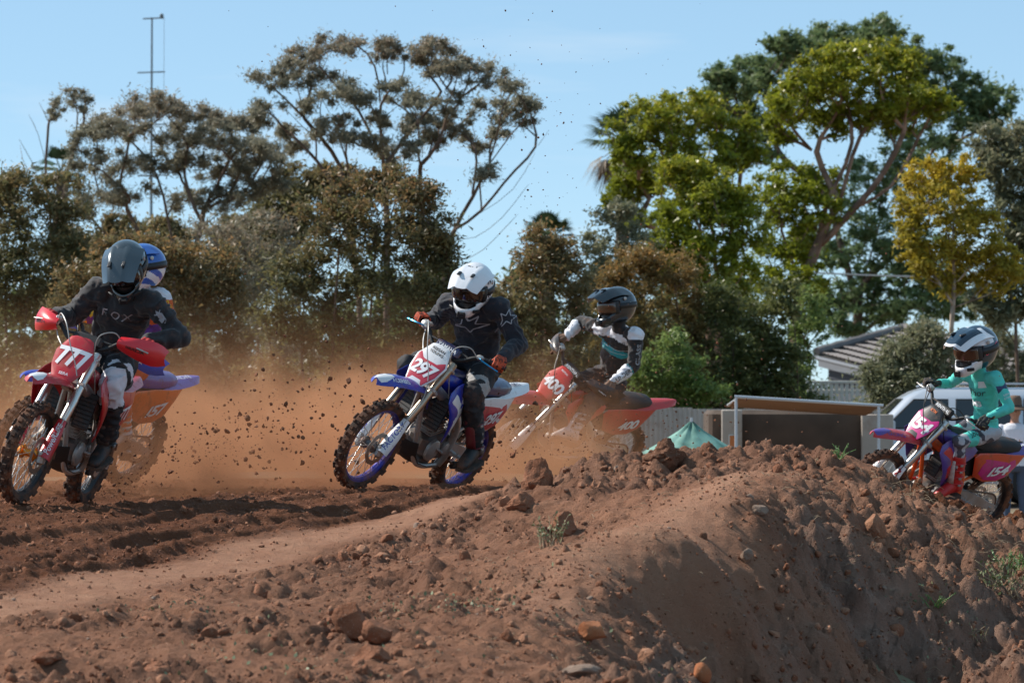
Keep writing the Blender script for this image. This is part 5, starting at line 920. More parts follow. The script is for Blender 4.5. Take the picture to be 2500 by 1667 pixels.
        f.xf(st).build('lever_perch', M_ALU, bo)
        f = MB(); lv = smooth_path([pc_ + V3(.03, sg * .01, 0), pc_ + V3(.045, sg * .05, -.004), pc_ + V3(.030, sg * .115, -.012), pc_ + V3(.002, sg * .168, -.020)], 4); f.tube(lv, [.008] * (len(lv) - 3) + [.0065, .007, .0085], 8, flat=(1, .8)); f.xf(st).build('lever', cfg.get('lever', M_ALU), bo)
        if cfg.get('handguard'):
            G = []
            for i, v in enumerate(np.linspace(0, 1, 9)):
                row = []
                for u in np.linspace(0, 1, 11):
                    yy = .225 + .255 * u; xx = 1.125 - .20 * u ** 2 - .25 * max(0, u - .8) - .05 * (abs(v - .5) * 2) ** 2
                    hgt = .085 * (1 - .55 * (1 - u) ** 1.6) * (1 - .45 * max(0, (u - .75) / .25) ** 2)
                    row.append((xx, sg * yy, 1.195 + (v - .48) * 2 * hgt - .015 * u))
                G.append(row)
            if sg > 0: G = [r[::-1] for r in G]
            f = MB(); f.patch(G, .005); hg = f.xf(st).build('handguard', cfg['handguard'], bo)
            Gh = np.array(G)
            if cfg.get('hg_txt'):
                def hs(a, b, Gh=Gh, sg=sg):
                    u = .55 + (a / .255); u = u if sg < 0 else u; v = np.clip(.42 + b / .15, 0, .99) * 8; uu = np.clip(u, 0, .99) * 10
                    i, j = int(v), int(uu); return Gh[i, j] * (1 - (uu - j)) + Gh[i, j + 1] * (uu - j) + V3(.007, sg * .003, 0) + (Gh[i + 1, j] - Gh[i, j]) * (v - i)
                letter(cfg['hg_txt'], hs, .022, w=.11, bold=.02).xf(st).build('lettering', cfg['hg_ink'], bo)
    # cables
    cb = MB()
    cb.tube(smooth_path([(1.06, -.24, 1.20), (1.16, -.20, 1.27), (1.26, -.10, 1.22), (1.29, -.02, 1.10), (1.28, .07, .95), (1.30, .125, .80), (1.40, .135, .60), (1.42, .12, .44)], 6), .0042, 6)
    cb.tube(smooth_path([(1.06, .24, 1.20), (1.15, .20, 1.25), (1.19, .12, 1.20), (1.14, .10, 1.08), (1.05, .11, .95), (.95, .11, .82)], 6), .0042, 6)
    cb.tube(smooth_path([(1.02, -.27, 1.19), (1.10, -.20, 1.12), (1.17, -.11, 1.05), (1.08, -.08, .92), (.9, -.05, .8)], 6), .0045, 6)
    cb.xf(st).build('cables', cfg.get('cable', M_CABLE), root)
    # ---- frame
    fr = MB()
    fr.tube([(1.155, 0, .80), (1.075, 0, .965)], .038, 14)
    for sg in (-1, 1):
        q = smooth_path([(1.11, sg * .03, .88), (.98, sg * .09, .82), (.80, sg * .125, .74), (.62, sg * .125, .63), (.53, sg * .11, .50), (.50, sg * .10, .36), (.52, sg * .09, .28)], 4); fr.tube(q, .026, 10, flat=(1.0, 1.5))
        fr.tube(smooth_path([(1.13, sg * .02, .80), (1.04, sg * .04, .60), (.97, sg * .07, .42), (.90, sg * .085, .30), (.75, sg * .09, .26), (.52, sg * .09, .28)], 4), .019, 9)
        fr.tube([(.62, sg * .11, .80), (.30, sg * .10, .83), (-.08, sg * .085, .865)], .013, 8); fr.tube([(.52, sg * .11, .56), (.25, sg * .10, .70), (.0, sg * .09, .84)], .013, 8)
    fr.build('frame', cfg.get('frame', M_ALU), root)
    # ---- engine
    en = MB(); en.box((.68, 0, .40), (.36, .20, .20), bev=.045); en.box((.60, .0, .47), (.22, .19, .14), bev=.04); en.box((.74, 0, .30), (.24, .17, .08), bev=.03)
    eng = en.build('engine', M_CASE, root)
    cyr = np.stack([V3(.96, 0, -.28), V3(0, 1, 0), V3(.28, 0, .96)], 1)
    cyl = MB(); cyl.box((.765, 0, .565), (.15, .14, .15), rot=cyr, bev=.02)
    for k in range(5): cyl.box(V3(.75, 0, .52) + V3(.28, 0, .96) * (k * .024), (.172, .162, .007), rot=cyr)
    cyl.build('cylinder', M_ALU, eng)
    hd = MB(); hd.box((.80, 0, .675), (.17, .15, .085), rot=cyr, bev=.025); hd.box((.812, 0, .73), (.13, .10, .04), rot=cyr, bev=.015); hd.build('cylinder_head', M_CASE, eng)
    cv = MB(); cv.lathe([(.085, 0), (.083, .022), (.07, .03), (.02, .034)], (.76, .10, .40), (0, 1, 0), 24); cv.lathe([(.05, 0), (.05, .02), (.04, .026)], (.56, .095, .42), (0, 1, 0), 18); cv.build('ignition_cover', M_ALU, eng)
    cv = MB(); cv.lathe([(.10, 0), (.098, .03), (.085, .042), (.02, .046)], (.66, -.10, .42), (0, -1, 0), 26); cv.lathe([(.045, 0), (.045, .03), (.02, .034)], (.80, -.10, .36), (0, -1, 0), 16); cv.build('clutch_cover', M_ALU, eng)
    for k in range(6):
        a = k * np.pi / 3; MB().lathe([(.007, 0), (.007, .012)], (.76 + .072 * math.cos(a), .112, .40 + .072 * math.sin(a)), (0, 1, 0), 6).build('bolt', M_SPOKE, eng)
    sk = MB(); sk.patch([[(x, y, z + .02 * abs(y / .1) ** 2) for y in np.linspace(-.11, .11, 7)] for x, z in ((1.0, .42), (.95, .32), (.86, .262), (.7, .24), (.52, .25))], .006); sk.build('skid_plate', M_BLK, root)
    # ---- exhaust
    ex = MB(); ex.tube(smooth_path([(.86, -.01, .64), (.97, -.03, .60), (1.01, -.08, .50), (.95, -.145, .42), (.82, -.165, .44), (.66, -.165, .58), (.50, -.15, .70), (.36, -.14, .74)], 6), .024, 12); exo = ex.build('exhaust_header', M_STEEL, root)
    mu = MB(); ax_ = unit(V3(-.55, -.02, .17)); mu.lathe([(.026, -.04), (.05, .0), (.056, .03), (.056, .34), (.045, .39), (.022, .41), (.018, .36)], (.36, -.15, .74), ax_, 20); mu.build('muffler', cfg.get('muffler', M_ALU), root)
    # ---- cooling, tank and shrouds
    for sg in (-1, 1):
        rd = MB(); rr = np.stack([V3(.9, sg * .35, .26), unit(V3(-.35 * sg, .93, 0)), V3(0, 0, 1)], 1); rr, _ = np.linalg.qr(rr); rr = rr * np.sign(np.diag(rr @ np.eye(3))) if False else rr
        rot = np.stack([unit(V3(1, sg * .25, .2)), unit(V3(-sg * .25, 1, 0)), unit(np.cross(unit(V3(1, sg * .25, .2)), unit(V3(-sg * .25, 1, 0))))], 1)
        rd.box((.985, sg * .118, .70), (.034, .115, .25), rot=rot, bev=.006); rdo = rd.build('radiator', M_RAD, root)
        lv = MB()
        for k in range(8): lv.box(V3(1.012, sg * .122, .60) + rot[:, 2] * (k * .028), (.03, .112, .004), rot=rot @ np.array([[math.cos(.5), 0, math.sin(.5)], [0, 1, 0], [-math.sin(.5), 0, math.cos(.5)]]))
        lv.build('radiator_louvre', cfg.get('louvre', M_BLK), rdo)
        sm = (lambda a, b, sg=sg: V3(a, sg * (.118 + .115 * sstep(.62, 1.02, a) - .10 * sstep(.78, .98, b) * .55 + .025 * math.sin(max(0, min(1, (b - .5) / .45)) * np.pi)), b))
        out = [(1.155, .835), (1.125, .90), (1.04, .945), (.92, .965), (.76, .95), (.60, .91), (.53, .86), (.58, .80), (.70, .72), (.79, .62), (.84, .53), (.90, .515), (.96, .57), (1.01, .66), (1.09, .76)]
        out = np.array(out); 
        if sg > 0: fnm = lambda a, b, sm=sm: sm(-a, b); oo = out * [-1, 1]
        else: fnm = sm; oo = out
        sh = MB(); sh.panel(oo, fnm, .008, inner=.80); so = sh.build('radiator_shroud', pl, root)
        if cfg.get('shroud2'):
            g2 = np.array([(1.11, .85), (1.04, .90), (.88, .91), (.72, .86), (.80, .76), (.87, .62), (.92, .60), (.98, .70)]) * ([-1, 1] if sg > 0 else [1, 1])
            MB().panel(g2, (lambda a, b, fnm=fnm, sg=sg: fnm(a, b) + V3(0, sg * .0045, 0)), .003, bev=.001).build('shroud_graphic', cfg['shroud2'], so)
        if cfg.get('shroud_txt'):
            letter(cfg['shroud_txt'], (lambda a, b, fnm=fnm, sg=sg: fnm((-.86 if sg > 0 else .86) + a, .80 + b + a * (-.45 if sg < 0 else .45) * -1) + V3(0, sg * .007, 0)), .05, w=.24, bold=.02, shear=.2).build('lettering', cfg.get('shroud_ink', M_WHITEP), so)
    tk = MB(); tl = []
    for x, z0, z1, w in ((1.06, .90, .95, .05), (.98, .84, .985, .085), (.86, .80, .99, .10), (.72, .80, .97, .095), (.60, .80, .94, .085)):
        tl.append([(x, w * math.cos(a), (z0 + z1) / 2 + (z1 - z0) / 2 * math.sin(a)) for a in np.linspace(0, 2 * np.pi, 16, endpoint=False)])
    tk.loft(tl); tko = tk.build('fuel_tank', cfg.get('tank', M_BLK), root); MB().lathe([(.032, 0), (.032, .02), (.02, .028)], (.90, 0, .985), (0.1, 0, 1), 16).build('filler_cap', M_BLK, tko)
    se = MB(); sl = []
    for x, zb, zt, w in ((.90, .955, 1.0, .045), (.80, .93, 1.0, .062), (.60, .88, .985, .075), (.40, .86, .968, .092), (.20, .865, .962, .100), (.05, .88, .965, .092), (-.06, .895, .962, .075), (-.10, .905, .945, .05)):
        sl.append([(x, -w, zb), (x, -w * 1.03, zb + (zt - zb) * .55), (x, -w * .82, zt - .012), (x, -w * .4, zt), (x, w * .4, zt), (x, w * .82, zt - .012), (x, w * 1.03, zb + (zt - zb) * .55), (x, w, zb)])
    se.loft(sl); seo = se.build('seat', cfg.get('seat', M_SEATB), root, sharp=60)
    if cfg.get('seat_top'):
        MB().loft(np.array([[(x, y * 1.0, z + .004) for x, y, z in l[2:6]] + [(x, y, z - .004) for x, y, z in l[2:6]][::-1] for l in sl[1:7]])).build('seat_ribs', cfg['seat_top'], seo, sharp=60)
    # ---- tail
    for sg in (-1, 1):
        out = np.array([(.55, .80), (.50, .845), (.25, .868), (.02, .872), (-.16, .878), (-.08, .80), (.02, .68), (.12, .60), (.28, .575), (.46, .62)])
        sd = (lambda a, b, sg=sg: V3(a, sg * (.118 + .030 * math.sin(max(0, min(1, (b - .56) / .32)) * np.pi) - .035 * sstep(.1, -.2, a)), b))
        if sg > 0: fnm = lambda a, b, sd=sd: sd(-a, b); oo = out * [-1, 1]
        else: fnm = sd; oo = out
        so = MB().panel(oo, fnm, .006, inner=.82).build('side_panel', cfg['side'], root)
        if cfg.get('side_band'):
            g2 = np.array([(.42, .66), (.40, .80), (.0, .83), (-.04, .78), (.05, .66), (.14, .61), (.30, .60)]) * ([-1, 1] if sg > 0 else [1, 1])
            MB().panel(g2, (lambda a, b, fnm=fnm, sg=sg: fnm(a, b) + V3(0, sg * .0035, 0)), .003, bev=.001).build('plate_panel', cfg['side_band'], so)
        letter(cfg['num'].replace('1', 'I'), (lambda a, b, fnm=fnm, sg=sg: fnm((-.18 if sg > 0 else .18) + a, .715 + b + a * (-.22 if sg > 0 else .22) * -1) + V3(0, sg * .0125, 0)), .095, w=.24, bold=.03, shear=.22, spacing=.92).build('number', M_WHITEP, so)
    cl = np.array([(.22, .872), (.10, .885), (-.02, .90), (-.14, .915), (-.26, .933), (-.36, .948), (-.42, .955), (-.445, .957)]); hw = [.105, .108, .104, .096, .084, .066, .045, .02]
    Gr = [[(x, y * w, z - .035 * abs(y) ** 2.5) for y in np.linspace(-1, 1, 11)] for (x, z), w in zip(cl, hw)]
    rf = MB(); rf.patch([r[::-1] for r in Gr], .006); rfo = rf.build('rear_fender', cfg['tail'], root)
    if cfg.get('tail_txt'):
        letter(cfg['tail_txt'], lambda a, b: V3(-.22 - b * 0 - a * -1 * 0 + a, .0 + b * 1.0, np.interp(-(-.22 + a), [-.22, .445], [.874, .959]) + .006), .05, w=.2, bold=.01).build('lettering', cfg.get('tail_ink', M_WHITEP), rfo)
    ab = MB(); ab.loft([[(x, -w, z0), (x, w, z0), (x, w, z1), (x, -w, z1)] for x, w, z0, z1 in ((.58, .09, .62, .86), (.35, .10, .58, .86), (.12, .095, .66, .87), (-.05, .07, .80, .88))]); ab.build('airbox', M_BLK, root, sharp=30)
    mf = MB(); mf.patch([[(x, y, z) for y in np.linspace(-.075, .075, 5)] for x, z in ((.05, .86), (.18, .72), (.30, .60), (.37, .48), (.39, .40))], .005); mf.build('mud_flap', M_BLK, root)
    # ---- swingarm, drive
    sw = MB()
    for sg in (-1, 1):
        P = [(.53, sg * .085, .42), (.40, sg * .105, .415), (.20, sg * .105, .385), (.02, sg * .098, .345), (-.06, sg * .098, .332)]; hh = [.045, .05, .042, .033, .028]
        sw.loft([[(x, y - .016, z - h), (x, y + .016, z - h), (x, y + .016, z + h), (x, y - .016, z + h)] for (x, y, z), h in zip(P, hh)])
    sw.box((.42, 0, .42), (.08, .2, .08), bev=.015); sw.tube([(0, -.125, .335), (0, .125, .335)], .013, 10); sw.build('swingarm', M_ALU, root, sharp=40)
    ch = MB(); sp_ = MB(); sp_.lathe([(.075, -.002), (.108, -.002), (.108, .002), (.075, .002)], (0, .06, .335), (0, 1, 0), 40, cap=False)
    for k in range(40):
        a = 2 * np.pi * k / 40; sp_.box((.110 * math.cos(a), .06, .335 + .110 * math.sin(a)), (.010, .004, .010))
    sp_.build('sprocket', cfg.get('sprocket', M_ALU), root)
    loop = [(.55 + .03 * math.cos(a), .06, .42 + .03 * math.sin(a)) for a in np.linspace(-np.pi / 2, np.pi / 2, 7)] + [(.3, .06, .448)] + [(.112 * math.cos(a), .06, .335 + .112 * math.sin(a)) for a in np.linspace(np.pi * .47, np.pi * 1.52, 15)] + [(.3, .06, .30), (.55, .06, .39)]
    ch.tube(loop, .008, 6, flat=(1.0, 1.2)); ch.build('chain', M_CHAIN, root)
    gu = MB(); gu.box((.16, .06, .27), (.13, .035, .06), bev=.01); gu.build('chain_guide', M_BLK, root)
    sh = MB(); th = np.linspace(0, 2 * np.pi * 7, 90); a0, a1 = V3(.40, 0, .48), V3(.50, 0, .78); d = unit(a1 - a0); e1 = unit(np.cross(d, V3(0, 1, 0))); e2 = V3(0, 1, 0)
    sh.tube([a0 + (a1 - a0) * (t / th[-1]) + .042 * (e1 * math.cos(t) + e2 * math.sin(t)) for t in th], .007, 6); sh.tube([a0, a1], .02, 8); sh.build('shock_absorber', cfg.get('spring', M_WHITE), root)
    for sg in (-1, 1):
        fp = MB(); fp.box((.485, sg * .215, .405), (.055, .115, .018), bev=.003); fp.tube([(.50, sg * .11, .42), (.49, sg * .165, .408)], .014, 8)
        for k in range(6): fp.box((.462 + (k % 2) * .046, sg * (.175 + .017 * k), .419), (.007, .007, .014))
        fp.build('footpeg', M_ALU, root)
    pd = MB(); pd.tube(smooth_path([(.60, .11, .40), (.66, .135, .40), (.74, .145, .425)], 4), .007, 7); pd.tube([(.74, .14, .425), (.74, .185, .425)], .009, 7); pd.build('gear_lever', M_ALU, root)
    pd = MB(); pd.tube(smooth_path([(.50, -.13, .36), (.62, -.15, .37), (.74, -.15, .40)], 4), .008, 7); pd.box((.75, -.155, .405), (.05, .04, .01), bev=.003); pd.build('brake_pedal', M_ALU, root)
    return root

def plast(n, c, **k): return mat(n, c, k.pop('rough', .36), var=.05, dirt=k.pop('dirt', .27), dscale=14., coat=.25, **k)
P_RED = plast('red_plastic', (.50, .012, .022)); P_BLUE = plast('blue_plastic', (.012, .030, .36)); P_NAVY = plast('navy_plastic', (.018, .03, .10)); P_WHITE = M_WHITE
P_ORANGE = plast('orange_plastic', (.75, .14, .012)); P_PURPLE = plast('purple_plastic', (.085, .05, .28)); P_MAGENTA = plast('magenta_print', (.56, .012, .20)); P_CRIM = plast('crimson_print', (.52, .03, .06)); P_RED2 = plast('scarlet_plastic', (.55, .018, .015), dirt=.24)
P_SCAR = plast('orange_red_plastic', (.60, .055, .015)); P_LILAC = plast('lilac_plastic', (.16, .11, .42)); P_BLACK = plast('black_plastic_gloss', (.014, .014, .016)); P_HG = plast('red_handguard', (.68, .02, .03), dirt=.08); P_LBLUE = plast('bright_blue_plastic', (.02, .09, .55), dirt=.08)
A_GOLD = mat('bronze_fork', (.42, .33, .25), .3, metal=.9, var=.08, dirt=.15, dscale=18.); A_SIL = mat('silver_fork', (.62, .60, .57), .3, metal=.9, var=.06, dirt=.12, dscale=18.)
A_BLUE = mat('blue_rim', (.03, .04, .28), .35, metal=.7, var=.08, dirt=.45, dscale=14.); A_BLK = mat('black_rim', (.02, .02, .022), .35, metal=.4, var=.1, dirt=.2, dscale=14.); A_ORG = mat('amber_hub', (.75, .25, .03), .3, metal=.8, dirt=.1); A_LEV = mat('blue_lever', (.03, .25, .45), .3, metal=.8)
F_ORG = mat('orange_frame', (.70, .10, .012), .4, var=.06, dirt=.3, dscale=14.); F_RED = mat('red_frame', (.45, .015, .015), .4, var=.06, dirt=.35, dscale=14.)
HUBG = mat('grey_hub', (.14, .14, .14), .4, metal=.7, dirt=.35)
BIKES = {}
BAND = [(-.100, -.05), (-.06, -.138), (.06, -.138), (.100, -.05), (.112, .04), (.100, .068), (-.100, .068), (-.112, .04)]
def BP(*a): return a
BIKES['297'] = make_bike('motocross_bike', 'blue and white motocross bike numbered 297 leaning in the centre', BP(-.52, 30.35, .95, -115.7, 29.8, 2.8, -5.3, 1.0), dict(
    plastic=P_BLUE, plastic2=P_WHITE, hub=HUBG, rim=A_BLUE, fork=A_GOLD, guard=P_WHITE, guard_txt='FACTORY', guard_ink=P_BLUE, fender=P_BLUE, fender_flash=P_WHITE, fender_txt='ACERBIS', fender_ink=M_WHITEP,
    plate=P_WHITE, plate_band=P_CRIM, plate_band_shape=BAND, num='297', num_y=-.035, num_h=.10, num_w=.185, num_sh=.1, plate_txt=((('KEIGAN'), .020, .125, .10, M_BLKP), ('YOUNG', .020, .098, .11, M_BLKP)), pad=P_NAVY, pad_txt='YAMAHA', bar=M_BLK,
    lever=A_LEV, shroud2=P_WHITE, shroud_txt='YZ', shroud_ink=P_BLUE, side=P_WHITE, side_band=P_CRIM, tail=P_WHITE, tail_txt='YAMAHA', tail_ink=P_NAVY, seat=P_NAVY, cable=M_HOSE, tank=P_BLUE))
BIKES['777'] = make_bike('motocross_bike', 'red motocross bike numbered 777 with red handguards at the left', BP(-3.0, 28.25, .92, -100.2, 20.1, 2.0, -7.0, 1.0), dict(
    plastic=P_RED, plastic2=P_RED, hub=A_ORG, rim=A_BLK, fork=A_SIL, guard=P_RED, guard_txt='PoweRLiFE', guard_ink=M_WHITEP, fender=P_RED, fender_flash=P_WHITE, plate=P_RED, num='777', num_y=.01, num_h=.13, num_w=.205, num_sh=-.1,
    plate_txt=(('SERA', .018, -.105, .06, M_WHITEP),), bar=M_BLK, handguard=P_HG, hg_txt='ACERBIS', hg_ink=M_BLKP, side=P_RED, tail=P_RED, cable=M_HOSE, frame=M_ALU, shroud_txt='CRF', tank=P_RED))
BIKES['400'] = make_bike('motocross_bike', 'red motocross bike numbered 400 half hidden in the dust cloud', BP(.83, 39.3, .86, -135.8, 33.7, 4.4, 9.0, 1.0), dict(
    plastic=P_RED2, plastic2=P_WHITE, hub=HUBG, rim=A_BLK, fork=A_SIL, guard=P_WHITE, fender=P_RED2, plate=P_RED2, num='400', num_y=-.01, num_h=.105, num_w=.21, num_sh=.1, plate_txt=(('RENTHAL', .014, .125, .08, M_WHITEP),),
    pad=M_BLK, pad_txt='RENTHAL', handguard=P_BLACK, side=P_RED2, tail=P_RED2, frame=M_ALU, tank=P_RED2, shroud_txt='HONDA'))
BIKES['154'] = make_bike('motocross_bike', 'purple, red and orange motocross bike numbered 154 at the right edge', BP(3.62, 32.9, .566, -135.9, 29.4, 5.9, -.9, .90), dict(
    plastic=P_PURPLE, plastic2=P_ORANGE, hub=HUBG, rim=A_BLK, fork=A_SIL, guard=P_WHITE, guard_txt='KTM', guard_ink=P_RED, fender=P_RED, fender_flash=P_PURPLE, fender_txt='RACING', fender_ink=P_PURPLE, plate=P_BLACK, plate_band=P_MAGENTA,
    plate_band_shape=[(-.105, -.05), (-.065, -.142), (.065, -.142), (.105, -.05), (.118, .045), (.100, .075), (-.100, .075), (-.118, .045)], num='154', num_y=-.03, num_h=.11, num_w=.195, num_sh=.1, plate_txt=(('KTM', .024, .115, .06, P_ORANGE),), pad=M_BLK, pad_txt='RENTHAL',
    side=P_SCAR, side_band=P_MAGENTA, tail=P_PURPLE, frame=F_ORG, shroud2=P_RED, shroud_txt='KTM', tank=P_PURPLE, tail_txt='KTM', seat=M_SEATB))
BIKES['157'] = make_bike('motocross_bike', 'orange and purple motocross bike numbered 157 behind the red 777 bike', BP(-3.02, 31.44, .985, -117.8, 27.0, 2.5, -2.4, 1.0), dict(
    plastic=P_ORANGE, plastic2=P_WHITE, hub=HUBG, rim=A_BLK, fork=A_SIL, guard=P_WHITE, fender=P_BLUE, plate=P_WHITE, plate_band=P_ORANGE, plate_band_shape=BAND, num='157', num_y=-.035, num_h=.10, num_w=.18, handguard=P_LBLUE, hg_txt='ACERBIS', hg_ink=M_WHITEP,
    side=P_ORANGE, side_band=P_ORANGE, tail=P_LILAC, tail_txt='RACING', frame=F_ORG, tank=P_ORANGE, seat=P_PURPLE))
bpy.context.view_layer.update()
def bike_pt(key, p, steer=None):
    """bike-local point -> world; steered pieces pass the steer angle"""
    p = np.asarray(p, float)
    if steer is not None: p = A_ST + rot_axis(p - A_ST, KS, R(steer))
    return np.array(BIKES[key].matrix_world @ Vector(p))

# ================================================================= riders
def remesh(mb, voxel, smooth=4, fac=.5):
    me0 = mb.mesh('tmp', [], sharp=None); ob = link('tmp', me0)
    md = ob.modifiers.new('r', 'REMESH'); md.mode = 'VOXEL'; md.voxel_size = voxel; md.use_smooth_shade = True
    if smooth: s = ob.modifiers.new('s', 'SMOOTH'); s.factor = fac; s.iterations = smooth
    bpy.context.view_layer.update()
    me = bpy.data.meshes.new_from_object(ob.evaluated_get(bpy.context.evaluated_depsgraph_get()))
    V = np.empty(len(me.vertices) * 3, np.float32); me.vertices.foreach_get('co', V); V = V.reshape(-1, 3).astype(float)
    F = np.empty(len(me.loops), np.int32); me.loops.foreach_get('vertex_index', F); F = F.reshape(-1, 4)
    bpy.data.objects.remove(ob); bpy.data.meshes.remove(me0); bpy.data.meshes.remove(me)
    return V, F
def vnormals(V, F):
    n = np.cross(V[F[:, 2]] - V[F[:, 0]], V[F[:, 3]] - V[F[:, 1]]); N = np.zeros_like(V)
    for i in range(4): np.add.at(N, F[:, i], n)
    return N / (np.linalg.norm(N, axis=1, keepdims=True) + 1e-12)
def seg_dist(P, a, b):
    ab = b - a; t = np.clip(((P - a) @ ab) / (ab @ ab + 1e-12), 0, 1); return np.linalg.norm(P - (a + np.outer(t, ab)), axis=1), t
def ik(a, b, l1, l2, pole):
    d = b - a; L = np.linalg.norm(d)
    if L > (l1 + l2) * .985: s = L / ((l1 + l2) * .985); l1 *= s; l2 *= s
    u = d / L; x = (l1 * l1 - l2 * l2 + L * L) / (2 * L); h = math.sqrt(max(0, l1 * l1 - x * x))
    p = pole - a; p = p - u * np.dot(p, u); return a + u * x + unit(p) * h
def basis(fwd, up):
    f = unit(fwd); l = unit(np.cross(np.asarray(up, float), f)); u = np.cross(f, l); return np.stack([f, l, u], 1)   # columns: forward, left, up

def make_helmet(parent, org, c, B, cfg, sc=1.0):
    """shell grown on a sphere, eye port cut out, chin bar, peak, goggles"""
    c = np.asarray(c, float); T = lambda P: (np.asarray(P, float) * sc) @ B.T + c - org
    na, ne = 64, 44; az = np.linspace(-np.pi, np.pi, na, endpoint=False); el = np.linspace(-1.12, np.pi / 2 - .02, ne)
    AZ, EL = np.meshgrid(az, el, indexing='ij')
    def rad(AZ, EL, k=1.):
        d = np.stack([np.cos(EL) * np.cos(AZ), np.cos(EL) * np.sin(AZ), np.sin(EL)], -1)
        r = 1 / np.sqrt((d[..., 0] / .152) ** 2 + (d[..., 1] / .127) ** 2 + (d[..., 2] / .150) ** 2)
        chin = np.exp(-(AZ / .62) ** 2) * np.exp(-((EL + .66) / .36) ** 2)
        back = np.exp(-((np.abs(AZ) - np.pi) / .8) ** 2) * np.exp(-((EL - .25) / .5) ** 2)
        rid = np.exp(-((np.abs(AZ) - .5) / .16) ** 2) * sstep(.5, .9, EL) * sstep(1.45, 1.1, EL)
        return (r * k + .088 * chin + .012 * back + .005 * rid), d
    r, d = rad(AZ, EL); P = d * r[..., None]; P[..., 2] = np.maximum(P[..., 2], -.172 - .022 * np.cos(AZ))
    port = (np.abs(AZ) < 1.12) & (EL > -.36 - .10 * np.cos(AZ * 1.4)) & (EL < .34)
    m = MB(); F = []; idx = np.arange(na * ne).reshape(na, ne); mi = []
    fpn = lambda i, j: port[i, j] and port[(i + 1) % na, j] and port[i, j + 1] and port[(i + 1) % na, j + 1]
    pat = cfg.get('pattern'); FF = {0: [], 1: [], 2: []}
    for i in range(na):
        for j in range(ne - 1):
            if fpn(i, j): continue
            i2 = (i + 1) % na; FF[pat(az[i], el[j]) if pat else 0].append((idx[i, j], idx[i2, j], idx[i2, j + 1], idx[i, j + 1]))
    V = P.reshape(-1, 3); me_V = list(V); top = len(me_V)
    for k, fs in FF.items(): m.F += [list(f) for f in fs]; m.M += [k] * len(fs)
    m.V.append(V); m.n = len(V); m.F.append([int(idx[i, ne - 1]) for i in range(na)]); m.M.append(pat(0, 1.5) if pat else 0)
    me = m.xf(T).mesh('helmet', cfg['shell'], sharp=None)
    o = link('helmet', me, parent); sm = o.modifiers.new('thick', 'SOLIDIFY'); sm.thickness = .010; sm.offset = -1
    if cfg.get('label'): o['label'] = cfg['label']
    # liner
    r2, d2 = rad(AZ, EL, .90); L = d2 * (r2 - .006 - .03 * np.exp(-(AZ / .62) ** 2) * np.exp(-((EL + .60) / .34) ** 2))[..., None]; L[..., 2] = np.maximum(L[..., 2], -.15)
    li = MB(); li.loft(np.transpose(L, (1, 0, 2)), True); li.xf(T).build('liner', M_BLKP, o, sharp=None)
    # rim of the eye port
    # peak
    G = []
    for s in np.linspace(-.42, 1, 14):
        w = .126 - .030 * max(0, s) ** 1.5; row = []
        for y in np.linspace(-1, 1, 15):
            x = .085 + .185 * s - .055 * abs(y) ** 2.2 * (1 - .0 * s); z = .143 - .024 * max(0, s) - .040 * max(0, s) ** 2 + (.0 if s > 0 else -.02 * s * s) - (.060 - .018 * s) * abs(y) ** 2.0 + .012 * math.exp(-((abs(y) - .45) / .16) ** 2)
            row.append((x, y * w, z + cfg.get('peak_up', 0.) * s))
        G.append(row)
    pk = MB(); pk.patch(G, .005)
    if cfg.get('peak_edge') is not None:
        pass
    po = pk.xf(T).build('peak', cfg['peak'], o, sharp=60)
    if cfg.get('peak_panel'):
        Ga = np.array(G); pp = MB(); pp.patch([[Ga[i][j] + V3(0, 0, .0055) for j in range(2, 13)] for i in range(2, 13)], .002); pp.xf(T).build('peak_panel', cfg['peak_panel'], po, sharp=60)
    for sg in (-1, 1):
        vn = MB(); vn.box((.165, sg * .045, .136 + cfg.get('peak_up', 0.) * .5), (.05, .022, .012), bev=.004); vn.xf(T).build('vent', M_BLKP, po)
        sc_ = MB(); sc_.lathe([(.014, 0), (.013, .006), (.006, .008)], (.02, sg * .128, .055), (0, sg, 0), 12); sc_.xf(T).build('peak_screw', M_ALU, o)
    # mouth vent
    mv = MB(); mv.box((.2120, 0, -.125), (.02, .06, .045), bev=.01); mv.box((.2145, 0, -.125), (.02, .044, .008)); mv.box((.2145, 0, -.111), (.02, .040, .006)); mv.xf(T).build('mouth_vent', M_BLKP, o)
    for sg in (-1, 1):
        mv = MB(); mv.box((.165, sg * .083, -.10), (.05, .012, .022), rot=np.array([[math.cos(.8), sg * math.sin(.8) * -1 * -1, 0], [-sg * math.sin(.8), math.cos(.8), 0], [0, 0, 1]]), bev=.004); mv.xf(T).build('cheek_vent', M_BLKP, o)
    # goggles
    gg = MB(); Gf = []
    for e in np.linspace(-.43, .30, 9):
        Gf.append([np.array([math.cos(e) * math.cos(a), math.cos(e) * math.sin(a), math.sin(e)]) * (.150 - .014 * abs(a / 1.05) ** 2.5) * np.array([1.05, .96, 1.0]) for a in np.linspace(-1.05, 1.05, 17)])
    gg.patch([r_[::-1] for r_ in Gf], .018); go = gg.xf(T).build('goggles', cfg.get('goggle', M_BLKP), o, sharp=None)
    ln = MB(); Gl = []
    for e in np.linspace(-.33, .22, 8):
        Gl.append([np.array([math.cos(e) * math.cos(a), math.cos(e) * math.sin(a), math.sin(e)]) * (.163 - .012 * abs(a / .85) ** 2.5) * np.array([1.05, .96, 1.0]) for a in np.linspace(-.85, .85, 15)])
    ln.patch([r_[::-1] for r_ in Gl], .004); ln.xf(T).build('lens', cfg['lens'], go, sharp=None)
    # strap
    sp = []
